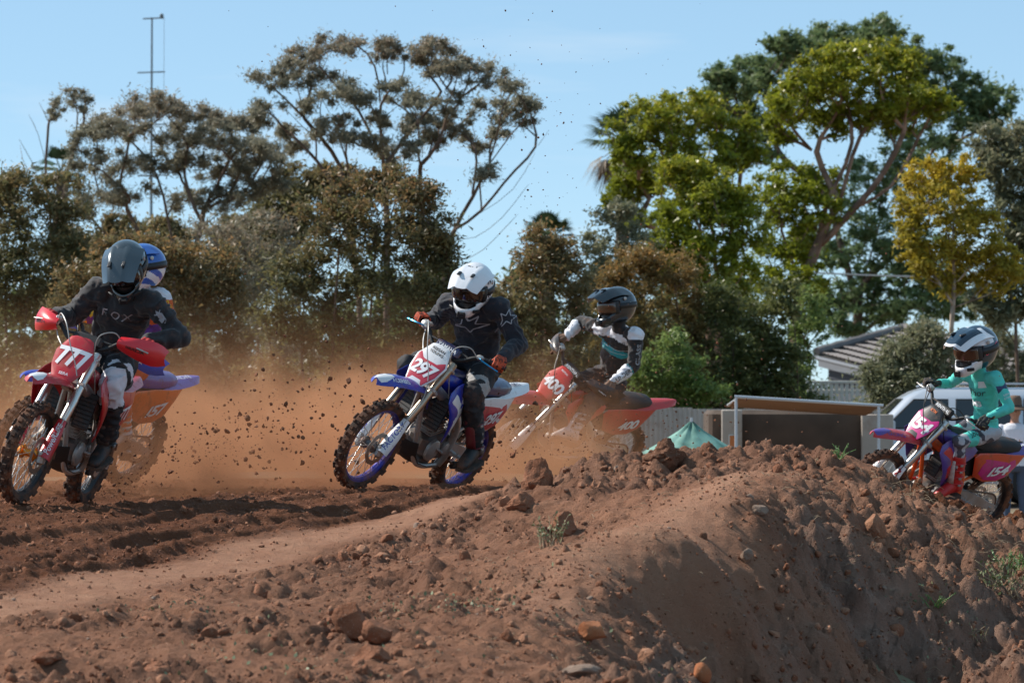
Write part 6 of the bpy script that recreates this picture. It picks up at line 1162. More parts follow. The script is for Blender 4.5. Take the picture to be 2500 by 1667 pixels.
    for a in np.linspace(1.0, 2 * np.pi - 1.0, 26):
        rr, dd = rad(np.array(a if a < np.pi else a - 2 * np.pi), np.array(.0)); rr = float(rr) + .004
        sp.append([(rr * math.cos(a), rr * math.sin(a), zz) for zz in (-.022, .022)])
    st_ = MB(); st_.patch(sp, .003); st_.xf(T).build('strap', cfg.get('strap', M_BLKP), go, sharp=None)
    # lettering on the shell
    for s_, a0, e0, h, w, ink, rot in cfg.get('txt', ()):
        def hf(x, y, a0=a0, e0=e0):
            e = e0 + y / .15; a = a0 + x / (.15 * max(.35, math.cos(e))); rr, dd = rad(np.array(a), np.array(e)); return dd * (float(rr) + .003)
        letter(s_, hf, h, w=w, bold=.015, rot=rot).xf(T).build('lettering', ink, o, sharp=None)
    return o

def make_glove(parent, org, grip, axis_in, wrist, m, sc=1., elbow=None):
    """hand closed round a bar; axis_in runs along the bar towards the thumb side"""
    a = unit(axis_in); d = grip - wrist; d = unit(d - a * np.dot(d, a)); n = np.cross(a, d); n = n if n[2] > 0 else -n
    mb = MB(); s = sc
    kn = []
    for i, (off, ln) in enumerate(((.034, 1.0), (.011, 1.07), (-.012, 1.0), (-.034, .84))):
        o = grip + a * off * s
        k = o + (n * .036 - d * .018) * s; p = o + (d * .034 + n * .030) * s * ln; q = o + (d * .036 * ln - n * .012) * s; t = o + (d * .006 - n * .034) * s
        mb.cap(k, p, .0115 * s, .0105 * s, 10); mb.cap(p, q, .0105 * s, .0095 * s, 10); mb.cap(q, t, .0095 * s, .0082 * s, 10); kn.append(k)
    w = wrist
    mb.cap(kn[0], w + (a * .012) * s, .015 * s, .024 * s); mb.cap(kn[3], w - (a * .014) * s, .014 * s, .022 * s); mb.cap((kn[1] + kn[2]) / 2, w, .018 * s, .026 * s)
    th0 = w * .45 + kn[0] * .55 + a * .014 * s - n * .012 * s; th1 = grip + a * .052 * s - d * .022 * s - n * .008 * s; th2 = grip + a * .050 * s + d * .014 * s - n * .030 * s
    mb.cap(th0, th1, .0145 * s, .012 * s, 10); mb.cap(th1, th2, .0115 * s, .009 * s, 10)
    f = unit(elbow - w); mb.cap(w, w + f * .050 * s, .029 * s, .034 * s)
    V, F = remesh(mb, .005, 2, .4)
    me = np_mesh('glove', V - org, F, m); return link('glove', me, parent)

def make_boot(parent, org, knee, ankle, toe_dir, mats, sc=1.):
    u = unit(knee - ankle); t = unit(toe_dir - u * np.dot(toe_dir, u) * .55); l = unit(np.cross(u, t)); s = sc
    mb = MB(); th = np.linspace(0, 2 * np.pi, 22, endpoint=False)
    L = []
    for h, rt, rl, of in ((-.035, .062, .046, .0), (.0, .066, .050, .0), (.05, .062, .050, -.004), (.10, .061, .052, -.010), (.17, .068, .058, -.014), (.24, .072, .062, -.012), (.285, .073, .064, -.008), (.30, .068, .060, -.008)):
        L.append(ankle + u * h * s + t * of * s + np.outer(np.cos(th) * rt * s, t) + np.outer(np.sin(th) * rl * s, l))
    mb.loft(L)
    dn = -unit(u - t * np.dot(u, t)); L = []      # foot from heel to toe
    for x, w, hi, lo in ((-.075, .020, .0, .055), (-.068, .040, .035, .078), (-.03, .046, .045, .085), (.04, .047, .045, .088), (.10, .049, .018, .090), (.15, .050, -.006, .090), (.19, .042, -.024, .087), (.212, .022, -.036, .080)):
        c_ = ankle + t * x * s; L.append(np.array([c_ + l * w * math.cos(a) * s + dn * (lo + hi * -1) / 2 * s * 1.0 + (-dn) * ((hi + 0) / 2) * s + (-dn) * math.sin(a) * (lo + hi) / 2 * s - (-dn) * 0 for a in th]) + dn * 0)
    mb.loft(L)
    o = mb.build('boot', mats[0], parent, sharp=None)
    for v in (o,):
        co = np.empty(len(o.data.vertices) * 3); o.data.vertices.foreach_get('co', co); o.data.vertices.foreach_set('co', (co.reshape(-1, 3) - org).ravel()); o.data.update()
    so = MB(); L = []
    for x, w, z in ((-.085, .030, .083), (-.07, .046, .090), (.0, .049, .092), (.10, .053, .094), (.16, .054, .093), (.20, .044, .089), (.222, .022, .083)):
        c_ = ankle + t * x * s + dn * z * s; L.append([c_ - l * w * s, c_ + l * w * s, c_ + l * w * s + dn * .022 * s, c_ - l * w * s + dn * .022 * s])
    so.loft(L); so.xf(lambda P: P - org).build('sole', mats[1], o, sharp=40)
    for h, big in ((.03, 1.0), (.095, 1.0), (.16, 1.06), (.225, 1.12)):
        b = MB(); c_ = ankle + u * h * s - t * .008 * s; rt, rl = .068 * big * s, .058 * big * s
        b.tube([c_ + t * rt * math.cos(a) + l * rl * math.sin(a) + u * .012 * math.sin(a * 1.0) for a in np.linspace(-2.2, 2.2, 17)], .010 * s, 6, flat=(1.0, .45)); bo = b.xf(lambda P: P - org).build('strap', mats[2], o)
        for sg in (1, -1):
            bk = MB(); bk.box(c_ + l * rl * 1.04 * sg + t * .012 * s - org, (.036 * s, .014 * s, .024 * s), rot=np.stack([t, l, u], 1), bev=.004); bk.build('buckle', mats[3], bo) if False else None
            bk2 = bk.build('buckle', mats[3], o)
    sp = MB(); 
    sp.patch([[ankle + u * h * s + t * (.071 + .004) * s * math.cos(a) + l * (.060) * s * math.sin(a) - org for a in np.linspace(-.7, .7, 7)] for h in (.04, .10, .18, .26)], .006); sp.build('shin_plate', mats[4], o, sharp=None)
    return o

def make_rider(key, label, J, cfg, steer, cat='person', pose_extra=None):
    """key: bike ridden; J: joint positions in metres"""
    J = {k: np.asarray(v, float) for k, v in J.items()}; s = cfg.get('scale', 1.0)
    gR, gL = bike_pt(key, (.965, -.368, 1.213), steer), bike_pt(key, (.965, .368, 1.213), steer)
    axR = unit(bike_pt(key, (1.0, -.305, 1.21), steer) - gR); axL = unit(bike_pt(key, (1.0, .305, 1.21), steer) - gL)
    hip = J['hip']; root = empty('person', tuple(hip), label, cat, cfg.get('group', 'riders')); org = hip
    shax = unit(J['shL'] - J['shR']); chest = (J['shL'] + J['shR']) / 2
    tup = unit(chest - hip); tf = unit(np.cross(shax, tup)); tf = -tf if tf[1] > 0 else tf     # torso forward (they all ride towards the lens)
    bikeL = unit(bike_pt(key, (.45, .3, .97)) - bike_pt(key, (.45, -.3, .97)))
    hL, hR = hip + bikeL * .085 * s, hip - bikeL * .085 * s
    # wrists sit behind and above the grips
    def wrist(g, e, ax): d = e - g; d = unit(d - ax * np.dot(d, ax) * .75); return g + (d * .076 + V3(0, 0, .016)) * s
    eR, eL = ik(J['shR'], gR, .29 * s, .30 * s, J['eR']), ik(J['shL'], gL, .29 * s, .30 * s, J['eL'])
    wR, wL = wrist(gR, eR, axR), wrist(gL, eL, axL)
    eR, eL = ik(J['shR'], wR, .29 * s, .255 * s, J['eR']), ik(J['shL'], wL, .29 * s, .255 * s, J['eL'])
    hd = J['head']; B = basis(cfg['look'], cfg.get('up', (0, 0, 1)))
    neck = chest + tup * .035 * s
    mb = MB(); TB = np.stack([tf, shax, tup], 1)
    rr = cfg.get('bulk', 1.0) * s
    # torso as a stack of ellipses, rounded shoulders
    th = np.linspace(0, 2 * np.pi, 28, endpoint=False); L = []; H = np.linalg.norm(chest - hip)
    for h, w, dpt, of in ((-.16, .10, .09, .0), (-.10, .155, .125, .0), (.0, .168, .132, .0), (.14, .150, .118, .012), (.30, .148, .114, .018), (.50, .160, .118, .012), (.70, .178, .126, .0), (.86, .180, .120, -.012), (.97, .150, .098, -.018), (1.05, .085, .070, -.015)):
        bow = -tf * .045 * math.sin(np.clip(h, 0, 1) * np.pi)
        c_ = hip + (chest - hip) * h + bow + tf * of * s; L.append(c_ + np.outer(np.sin(th) * w * rr, shax if h > .35 else unit(shax * (h / .35 if h > 0 else 0) + bikeL * (1 - max(0, h) / .35))) + np.outer(np.cos(th) * dpt * rr, tf))
    mb.loft(L)
    mb.cap(neck, hd - B[:, 2] * .06, .068 * s, .062 * s)
    mb.ell(hd - B[:, 2] * .015, (.098, .078, .118), 18, 12, rot=B)          # the head itself, inside the helmet
    for sh, e, w in ((J['shR'], eR, wR), (J['shL'], eL, wL)):
        ins = unit(chest - sh); mb.cap(sh + ins * .05 * s - tup * .01, sh, .078 * rr, .070 * rr, 14)
        mid = (sh + e) / 2; mb.cap(sh, mid, .069 * rr, .061 * rr, 14); mb.cap(mid, e, .061 * rr, .053 * rr, 14)
        q = e + (w - e) * .35; mb.cap(e, q, .053 * rr, .054 * rr, 14); mb.cap(q, w, .053 * rr, .036 * rr, 14)
    for h, k, a in ((hL, J['knL'], J['anL']), (hR, J['knR'], J['anR'])):
        q = h + (k - h) * .5; mb.cap(h, q, .100 * rr, .088 * rr, 14); mb.cap(q, k, .088 * rr, .074 * rr, 14)
        q = k + (a - k) * .35; mb.cap(k, q, .074 * rr, .072 * rr, 14); mb.cap(q, k + (a - k) * .85, .070 * rr, .052 * rr, 14)
        mb.ell(k + unit(k - (h + a) / 2) * .022, (.066 * rr,) * 3, 14, 10)   # knee guard under the pants
    V, F = remesh(mb, .0115, 2, .45)
    # cloth folds
    N = vnormals(V, F)
    q = V * 10.5; wv = noise3(V[:, 0] * 5, V[:, 1] * 5, V[:, 2] * 5, 3) * 1.6
    fold = 1 - 2 * np.abs(noise3(q[:, 0] + wv, q[:, 1] + wv, q[:, 2] * 1.7 + wv, 1)); f2 = 1 - 2 * np.abs(noise3(q[:, 0] * 2.3 + 5, q[:, 1] * 2.3, q[:, 2] * 3.2 + wv * 2, 2))
    bones = dict(torso=(hip, chest), neck=(neck, hd), uaR=(J['shR'], eR), faR=(eR, wR), uaL=(J['shL'], eL), faL=(eL, wL), thL=(hL, J['knL']), snL=(J['knL'], J['anL']), thR=(hR, J['knR']), snR=(J['knR'], J['anR']))
    rad = dict(torso=.15, neck=.075, uaR=.064, faR=.048, uaL=.064, faL=.048, thL=.09, snL=.065, thR=.09, snR=.065)
    amp = np.full(len(V), 1.0); dn = seg_dist(V, neck, hd)[0]; amp *= sstep(.07, .12, dn)
    V = V + N * (amp * (.0125 * np.maximum(fold, -.3) + .0055 * f2) * cfg.get('wrinkle', 1.) * s)[:, None]
    C_ = V[F].mean(1); D = []; Tt = []
    for n_, (a, b) in bones.items():
        dd, tt = seg_dist(C_, a, b); D.append(dd - rad[n_] * s); Tt.append(tt)
    D = np.array(D); Tt = np.array(Tt); names = list(bones); w = D.argmin(0); t = Tt[w, np.arange(len(C_))]
    lat = (C_ - chest) @ shax; fw = (C_ - chest) @ tf; ht = ((C_ - hip) @ tup) / H
    cls = [names[i] for i in w]; mats = cfg['mats']; mi = cfg['paint'](np.array(cls), t, lat, fw, ht, C_)
    bm = np_mesh('body', V - org, F, mats, mi); body = link('body', bm, root)
    bvh = BVHTree.FromPolygons([Vector(v) for v in V], [tuple(f) for f in F])
    make_helmet(root, org, hd, B, cfg['helmet'], cfg.get('head_sc', 1.06))
    make_glove(root, org, gR, axR, wR, cfg['glove'], s * 1.05, eR); make_glove(root, org, gL, axL, wL, cfg['glove'], s * 1.05, eL)
    fwdb = unit(bike_pt(key, (1, 0, .4)) - bike_pt(key, (0, 0, .4)))
    make_boot(root, org, J['knL'], J['anL'], cfg.get('toeL', fwdb), cfg['boot'], s); make_boot(root, org, J['knR'], J['anR'], fwdb, cfg['boot'], s)
    def decal(nm, mat_, pts_fn, O, ex, ey, n, off=.004):
        """pts_fn builds flat lettering with a mapping fn; rays along -n put it on the cloth"""
        def fn(x, y):
            p = O + ex * x + ey * y + n * .35; hit = bvh.ray_cast(Vector(p), Vector(-n), .7)[0]
            return (np.array(hit) if hit is not None else O + ex * x + ey * y) + n * off - org
        pts_fn(fn).build(nm, mat_, body, sharp=None)
    fr = dict(J=J, chest=chest, hip=hip, tup=tup, tf=tf, shax=shax, eL=eL, eR=eR, wL=wL, wR=wR, decal=decal, H=H, root=root, body=body)
    if cfg.get('decals'): cfg['decals'](fr)
    return root

def stroke(pts, w):
    """closed outline drawn as a flat ribbon, as a text-like mesh builder taking fn"""
    def go(fn):
        P = np.array(pts, float); n = len(P); mb = MB()
        for i in range(n):
            a, b = P[i], P[(i + 1) % n]; d = (b - a) / (np.linalg.norm(b - a) + 1e-9); q = np.array([-d[1], d[0]]) * w / 2; k = max(1, int(np.linalg.norm(b - a) / .02))
            for j in range(k):
                u, v = a + (b - a) * j / k, a + (b - a) * (j + 1) / k; mb.add([fn(*(u - q)), fn(*(v - q)), fn(*(v + q)), fn(*(u + q))], [(0, 1, 2, 3)])
        return mb
    return go
def fillpoly(pts):
    def go(fn):
        P = np.array(pts, float); c = P.mean(0); mb = MB(); n = len(P); R_ = [P * k + c * (1 - k) for k in (1, .66, .33)]
        V = np.array([[fn(*p) for p in r] for r in R_]); mb.loft(V, cap=False); mb.add(V[2], [tuple(range(n))]); return mb
    return go
STAR = [(-.11, -.045), (-.055, .0), (-.045, .05), (-.012, .018), (.05, .05), (.03, .005), (.11, -.015), (.02, -.03), (.0, -.055), (-.03, -.02)]

J_BLK = mat('black_jersey', (.016, .016, .019), .85, var=.3, vscale=8, dirt=.2, dscale=14., bump=.25, bscale=320, sheen=.2)
J_NAVY = mat('navy_black_jersey', (.010, .013, .022), .85, var=.3, vscale=8, dirt=.14, dscale=16., bump=.25, bscale=320, sheen=.2)
J_WHITE = mat('white_jersey', (.70, .70, .74), .8, var=.06, vscale=8, dirt=.10, dscale=14., bump=.2, bscale=320)
J_TEAL = mat('teal_band', (.015, .30, .36), .75, var=.06, bump=.2, bscale=320); J_MINT = mat('mint_jersey', (.09, .58, .50), .75, var=.07, vscale=9, dirt=.06, dscale=18., bump=.25, bscale=320)
J_CHAR = mat('charcoal_pants', (.020, .020, .023), .8, var=.2, dirt=.22, dscale=12., bump=.25, bscale=300); J_GREY = mat('grey_pants', (.38, .37, .36), .8, var=.12, dirt=.25, dscale=12., bump=.2, bscale=300)
J_CAMO = mat('grey_camo', (.42, .42, .46), .8, var=.06, col2=(.075, .07, .09), cscale=11., cthr=.52, csharp=.015, dirt=.10, dscale=14., bump=.2, bscale=300)
J_ORG = mat('orange_jersey', (.62, .10, .012), .75, var=.08, bump=.2, bscale=320); J_PUR = mat('purple_jersey', (.10, .035, .28), .75, var=.08, bump=.2, bscale=320); J_YEL = mat('yellow_jersey', (.70, .45, .02), .75, var=.08)
G_RED = mat('red_glove', (.42, .02, .02), .75, var=.15, dirt=.15, dscale=20.); G_ORG = mat('orange_glove', (.48, .06, .015), .75, var=.2, dirt=.2, dscale=25., col2=(.05, .012, .008), cscale=60., cthr=.55); G_BLK = mat('black_glove', (.018, .018, .02), .75, var=.2, dirt=.12, col2=(.30, .24, .10), cscale=70., cthr=.64); G_TAN = mat('dusty_glove', (.16, .09, .06), .8, var=.2, dirt=.4, dscale=25.)
SKIN = mat('skin', (.42, .22, .15), .55, var=.08, vscale=20)
B_BLK = mat('black_boot', (.018, .017, .017), .5, var=.2, dirt=.38, dscale=12.); B_RED = mat('red_boot', (.50, .02, .02), .45, var=.1, dirt=.15, dscale=14.); B_SOLE = mat('boot_sole', (.05, .038, .030), .85, dirt=.45); B_GREY = mat('boot_plate', (.12, .11, .11), .5, dirt=.35); B_MAR = mat('maroon_boot_plate', (.16, .02, .025), .5, dirt=.35); B_BUC = mat('boot_buckle', (.35, .34, .33), .4, metal=.5, dirt=.3); B_WHT = mat('white_boot', (.55, .52, .50), .5, dirt=.4, dscale=12.)
H_GREY = mat('gunmetal_helmet', (.060, .075, .085), .22, metal=.55, var=.08, vscale=5, coat=.8, dirt=.06, dscale=16.); H_WHITE = mat('white_helmet', (.74, .74, .76), .25, var=.05, coat=.7, dirt=.14, dscale=13.); H_BLK = mat('black_helmet', (.010, .016, .024), .22, var=.1, coat=.8, dirt=.05, dscale=18.)
H_BLUE = mat('blue_helmet', (.012, .10, .42), .25, var=.06, coat=.7, dirt=.05); H_NAVY = mat('navy_helmet', (.008, .028, .055), .25, var=.06, coat=.7); PINK = mat('pink_print', (.75, .09, .14), .5, var=.05)
LENS_D = mat('smoke_lens', (.012, .010, .010), .05, var=.05, spec=.8, dirt=.05, dscale=20.); LENS_B = mat('bronze_lens', (.055, .025, .015), .05, var=.1, spec=.8); STARINK = mat('grey_print', (.32, .33, .36), .6, var=.1, dirt=.1, dscale=30.); FOXINK = mat('dim_print', (.36, .34, .35), .7, var=.15, dirt=.1)

def is_(c, *n): return np.isin(c, n)
# -- 297
def paint297(c, t, lat, fw, ht, P):
    m = np.zeros(len(c), int); m[is_(c, 'thL', 'thR', 'snL', 'snR')] = 1; m[(c == 'torso') & (ht < .02)] = 1; m[(c == 'neck') & (t > .55)] = 2
    kn = is_(c, 'thL', 'thR') & (t > .60) & (t < .93) & (noise3(P[:, 0] * 14, P[:, 1] * 14, P[:, 2] * 14, 4) > -.05); m[kn] = 3
    return m
def dec297(f):
    d = f['decal']; O = f['chest'] + f['tf'] * .1 - f['tup'] * .085
    d('chest_emblem', STARINK, stroke([(x * 1.25, y * 1.25) for x, y in STAR], .010), O, f['shax'], f['tup'], f['tf'])
    d('lettering', STARINK, lambda fn: letter('alpinestars', fn, .018, w=.10, bold=.01), f['hip'] + (f['chest'] - f['hip']) * .38 + f['shax'] * -.03, f['shax'], f['tup'], f['tf'])
    sh, e = f['J']['shL'], f['eL']; up = unit(sh - e); n = unit(f['shax'] * .75 + f['tf'] * .7 - up * np.dot(f['shax'] * .75 + f['tf'] * .7, up)); ex = np.cross(up, n)
    d('sleeve_emblem', STARINK, stroke([(x * .75, y * .95) for x, y in STAR], .007), sh + (e - sh) * .30, ex, up, n)
make_rider('297', 'rider in black star-logo jersey and white helmet on the blue bike', JOINTS['297'], dict(
    mats=[J_NAVY, J_CHAR, SKIN, J_GREY], paint=paint297, decals=dec297, glove=G_ORG, boot=[B_BLK, B_SOLE, B_MAR, B_BUC, B_MAR], look=(-.33, -.88, -.36), up=(.20, 0, 1), bulk=1.06, head_sc=1.13,
    helmet=dict(shell=[H_WHITE, H_NAVY], peak=H_WHITE, lens=LENS_D, pattern=lambda a, e: 1 if (abs(a) > 1.1 and -.15 < e - .25 * (abs(a) - 1.9) < .12) else 0, peak_up=.0,
        txt=(('FH', .0, 1.12, .045, .075, M_BLKP, 0), ('FASTHOUSE', .95, -.62, .026, .14, M_BLKP, .5), ('A', 1.25, .55, .05, .05, M_BLKP, .2)))), -5.3)
# -- 777
def paint777(c, t, lat, fw, ht, P):
    m = np.zeros(len(c), int); m[is_(c, 'thL', 'thR')] = 1; sn = is_(c, 'snL', 'snR'); m[sn] = 1; m[sn & (t < .22)] = 3; m[is_(c, 'thL', 'thR') & (t > .72)] = 3; m[(c == 'torso') & (ht < .02)] = 1; m[(c == 'neck') & (t > .55)] = 2
    m[is_(c, 'thL', 'thR') & (t > .42) & (t < .6) & (noise3(P[:, 0] * 12, P[:, 1] * 12, P[:, 2] * 12, 8) > .1)] = 3; return m
def dec777(f):
    d = f['decal']; O = f['chest'] + f['tf'] * .1 - f['tup'] * .10
    for s_, x in (('F', -.085), ('O', .0), ('X', .085)): d('lettering', FOXINK, lambda fn, s_=s_, x=x: letter(s_, fn, .062, x0=x, bold=.01), O, f['shax'], f['tup'], f['tf'])
    sh, e = f['J']['shL'], f['eL']; up = unit(sh - e); n = unit(f['shax'] * .55 + f['tf'] * .8); n = unit(n - up * np.dot(n, up)); ex = np.cross(up, n)
    d('sleeve_patch', STARINK, fillpoly([(-.022, -.05), (.0, -.065), (.022, -.05), (.028, .03), (.012, .02), (.0, .045), (-.012, .02), (-.028, .03)]), sh + (e - sh) * .35, ex, up, n)
    k, a = f['J']['knL'], f['J']['anL']; up = unit(k - a); n = unit(f['tf'] - up * np.dot(f['tf'], up)); ex = np.cross(up, n)
    d('knee_emblem', M_BLKP, fillpoly([(-.030, .03), (-.012, .018), (.0, .022), (.012, .018), (.030, .03), (.022, -.005), (.008, -.018), (.004, -.04), (-.004, -.04), (-.008, -.018), (-.022, -.005)]), k - up * .04, ex, up, n)
make_rider('777', 'rider in black FOX jersey and dark grey helmet on the red 777 bike', JOINTS['777'], dict(
    mats=[J_BLK, J_CHAR, SKIN, J_WHITE], paint=paint777, decals=dec777, glove=G_RED, boot=[B_BLK, B_SOLE, B_BLK, B_BUC, B_GREY], look=(-.13, -.76, -.64), up=(-.03, 0, 1), bulk=1.10, head_sc=1.08, wrinkle=1.2,
    helmet=dict(shell=[H_GREY], peak=H_GREY, lens=LENS_D, peak_up=-.012)), -7.0)
# -- 400
def paint400(c, t, lat, fw, ht, P):
    m = np.zeros(len(c), int); m[is_(c, 'thL', 'thR', 'snL', 'snR')] = 1; m[(c == 'torso') & (ht < .02)] = 1; m[(c == 'neck') & (t > .55)] = 2
    hh = ht + .10 * np.abs(lat) / .2; tr = c == 'torso'
    m[tr & (hh > .95) & (ht < 1.04)] = 3; m[is_(c, 'uaL', 'uaR') & (t < .14)] = 3; m[tr & (fw > -.05) & (ht + lat * .35 > .60) & (ht + lat * .35 < .76)] = 4
    m[is_(c, 'faL', 'faR') & (t > .22)] = 3; m[is_(c, 'faL', 'faR') & (t > .05) & (t < .12)] = 4; m[is_(c, 'faL', 'faR') & (t > .16) & (t < .20)] = 4; return m
def dec400(f):
    d = f['decal']; sh, e, w = f['J']['shL'], f['eL'], f['wL']
    up = unit(sh - e); n = unit(f['shax'] * .9 + V3(0, -1, 0) * .8); n = unit(n - up * np.dot(n, up)); ex = np.cross(up, n)
    d('lettering', STARINK, lambda fn: letter('CLASS', fn, .045, w=.19, bold=.02, rot=np.pi / 2), sh + (e - sh) * .62, ex, up, n)
    up = unit(e - w); n = unit(f['shax'] * .6 + V3(0, -1, 0)); n = unit(n - up * np.dot(n, up)); ex = np.cross(up, n)
    d('lettering', M_BLKP, lambda fn: letter('UNDER', fn, .042, w=.17, bold=.02, rot=np.pi / 2), w + (e - w) * .42, ex, up, n)
    O = f['chest'] + f['tf'] * .1 - f['tup'] * .155
    for k in (-.022, .022): d('chest_stripe', J_WHITE, stroke([(-.16, .05 + k), (.16, -.05 + k), (.16, -.0505 + k), (-.16, .0495 + k)], .003), O, f['shax'], f['tup'], f['tf'])
    d('lettering', M_BLKP, lambda fn: letter('CLASS', fn, .026, w=.085, x0=.085, y0=.075, bold=.015), O, f['shax'], f['tup'], f['tf'])
make_rider('400', 'rider in black, white and teal jersey and black helmet on the dusty 400 bike', JOINTS['400'], dict(
    mats=[J_BLK, J_CHAR, SKIN, J_WHITE, J_TEAL], paint=paint400, decals=dec400, glove=G_TAN, boot=[B_WHT, B_SOLE, B_BUC, B_BUC, B_WHT], look=(-.80, -.58, -.10), bulk=.95, head_sc=1.17, toeL=V3(-.75, -.6, -.1),
    helmet=dict(shell=[H_BLK], peak=H_BLK, lens=LENS_B, peak_up=.0, strap=M_BLKP, txt=(('O', 1.75, .05, .034, .055, M_WHITEP, .4),))), 9.0)
# -- 154
def paint154(c, t, lat, fw, ht, P):
    m = np.zeros(len(c), int); m[is_(c, 'thL', 'thR', 'snL', 'snR')] = 1; m[(c == 'torso') & (ht < .06)] = 1; m[(c == 'neck') & (t > .55)] = 2
    m[(c == 'torso') & (ht < .72) & (ht > .05) & (lat > .085 + .12 * np.abs(ht - .4)) & (fw < .10)] = 1; m[(c == 'torso') & (ht > .80) & (fw < -.02) & (lat > .02)] = 1
    m[is_(c, 'thL', 'thR') & (t > .58) & (t < .84)] = 3; return m
def dec154(f):
    d = f['decal']; O = f['chest'] + f['tf'] * .1 - f['tup'] * .13
    d('lettering', M_BLKP, lambda fn: letter('Thor', fn, .055, w=.17, bold=.0, shear=.2), O, f['shax'], f['tup'], f['tf'])
    d('lettering', M_WHITEP, lambda fn: letter('MS', fn, .055, w=.10, bold=.06, x0=-.02), O - f['tup'] * .105, f['shax'], f['tup'], f['tf'])
    d('chest_patch', M_WHITEP, fillpoly([(-.03, -.025), (.04, -.025), (.02, .03), (-.03, .03)]), O + f['tup'] * .07 + f['shax'] * .055, f['shax'], f['tup'], f['tf'])
    sh, e, w = f['J']['shL'], f['eL'], f['wL']; up = unit(sh - e); n = unit(f['shax'] * .9 + V3(0, -1, 0) * .8); n = unit(n - up * np.dot(n, up)); ex = np.cross(up, n)
    d('sleeve_patch', P_NAVY, fillpoly([(-.045, -.03), (.045, -.03), (.045, .03), (-.045, .03)]), sh + (e - sh) * .38, ex, up, n)
    d('lettering', M_WHITEP, lambda fn: letter('NEW', fn, .016, w=.05), sh + (e - sh) * .62, ex, up, n); d('lettering', M_WHITEP, lambda fn: letter('STORM', fn, .016, w=.06), sh + (e - sh) * .72, ex, up, n)
    h, k = f['hip'], f['J']['knL']; up = unit(h - k); n = unit(f['shax'] * .7 + V3(0, -1, .2)); n = unit(n - up * np.dot(n, up)); ex = np.cross(up, n)
    d('lettering', M_BLKP, lambda fn: letter('Thor', fn, .05, w=.13, shear=.2, rot=-np.pi * .5), k - up * -.15, ex, up, n)
make_rider('154', 'young rider in mint jersey and grey camouflage pants on the 154 bike', JOINTS['154'], dict(
    mats=[J_MINT, J_CAMO, SKIN, J_MINT], paint=paint154, decals=dec154, glove=G_BLK, boot=[B_RED, B_SOLE, B_RED, B_BUC, B_WHT], look=(-.74, -.60, -.26), up=(.16, 0, 1), bulk=.78, scale=.90, head_sc=1.16, wrinkle=.6,
    helmet=dict(shell=[H_NAVY, H_WHITE], peak=H_WHITE, peak_panel=H_NAVY, lens=LENS_B, pattern=lambda a, e: 1 if ((e < -.30 and abs(a) < .9) or (.25 < e < .7 and abs(a) < 1.9)) else 0, txt=(('OAKLEY', 1.75, .02, .030, .17, PINK, .35),))), -.9)
# -- 157
def paint157(c, t, lat, fw, ht, P):
    m = np.zeros(len(c), int); m[is_(c, 'thL', 'thR', 'snL', 'snR')] = 1; m[(c == 'neck') & (t > .55)] = 2
    ar = is_(c, 'uaL', 'uaR'); m[ar & (t > .18) & (t < .52)] = 3; m[ar & (t > .72)] = 4; m[is_(c, 'faL', 'faR')] = 4; m[is_(c, 'faL', 'faR') & (noise3(P[:, 0] * 16, P[:, 1] * 16, P[:, 2] * 10, 5) > .25)] = 5; m[(c == 'torso') & (ht < .82)] = 4; m[(c == 'torso') & (ht > .62) & (ht < .74)] = 3; return m
def dec157(f):
    sh, e = f['J']['shL'], f['eL']; up = unit(sh - e); n = unit(f['shax'] * .7 + V3(0, -1, 0)); n = unit(n - up * np.dot(n, up)); ex = np.cross(up, n)
    f['decal']('sleeve_emblem', J_YEL, stroke([(x * .55, y * .8) for x, y in STAR], .006), sh + (e - sh) * .34, ex, up, n)
make_rider('157', 'rider in white, orange and purple jersey and blue helmet hidden behind the 777 rider', JOINTS['157'], dict(
    mats=[J_WHITE, J_ORG, SKIN, J_ORG, J_PUR, J_YEL], paint=paint157, decals=dec157, glove=G_BLK, boot=[B_WHT, B_SOLE, B_WHT, B_BUC, B_WHT], look=(-.72, -.64, -.14), head_sc=1.14,
    helmet=dict(shell=[H_BLUE, H_WHITE, H_NAVY], peak=H_BLUE, lens=LENS_D, pattern=lambda a, e: 2 if (-.14 < e < .16 and abs(a) > 1.0) else 1 if (e < -.15 and math.sin(a * 5 + e * 9) > -.1) else 0, txt=(('O', 1.75, .02, .034, .055, M_WHITEP, .3),))), -2.4)

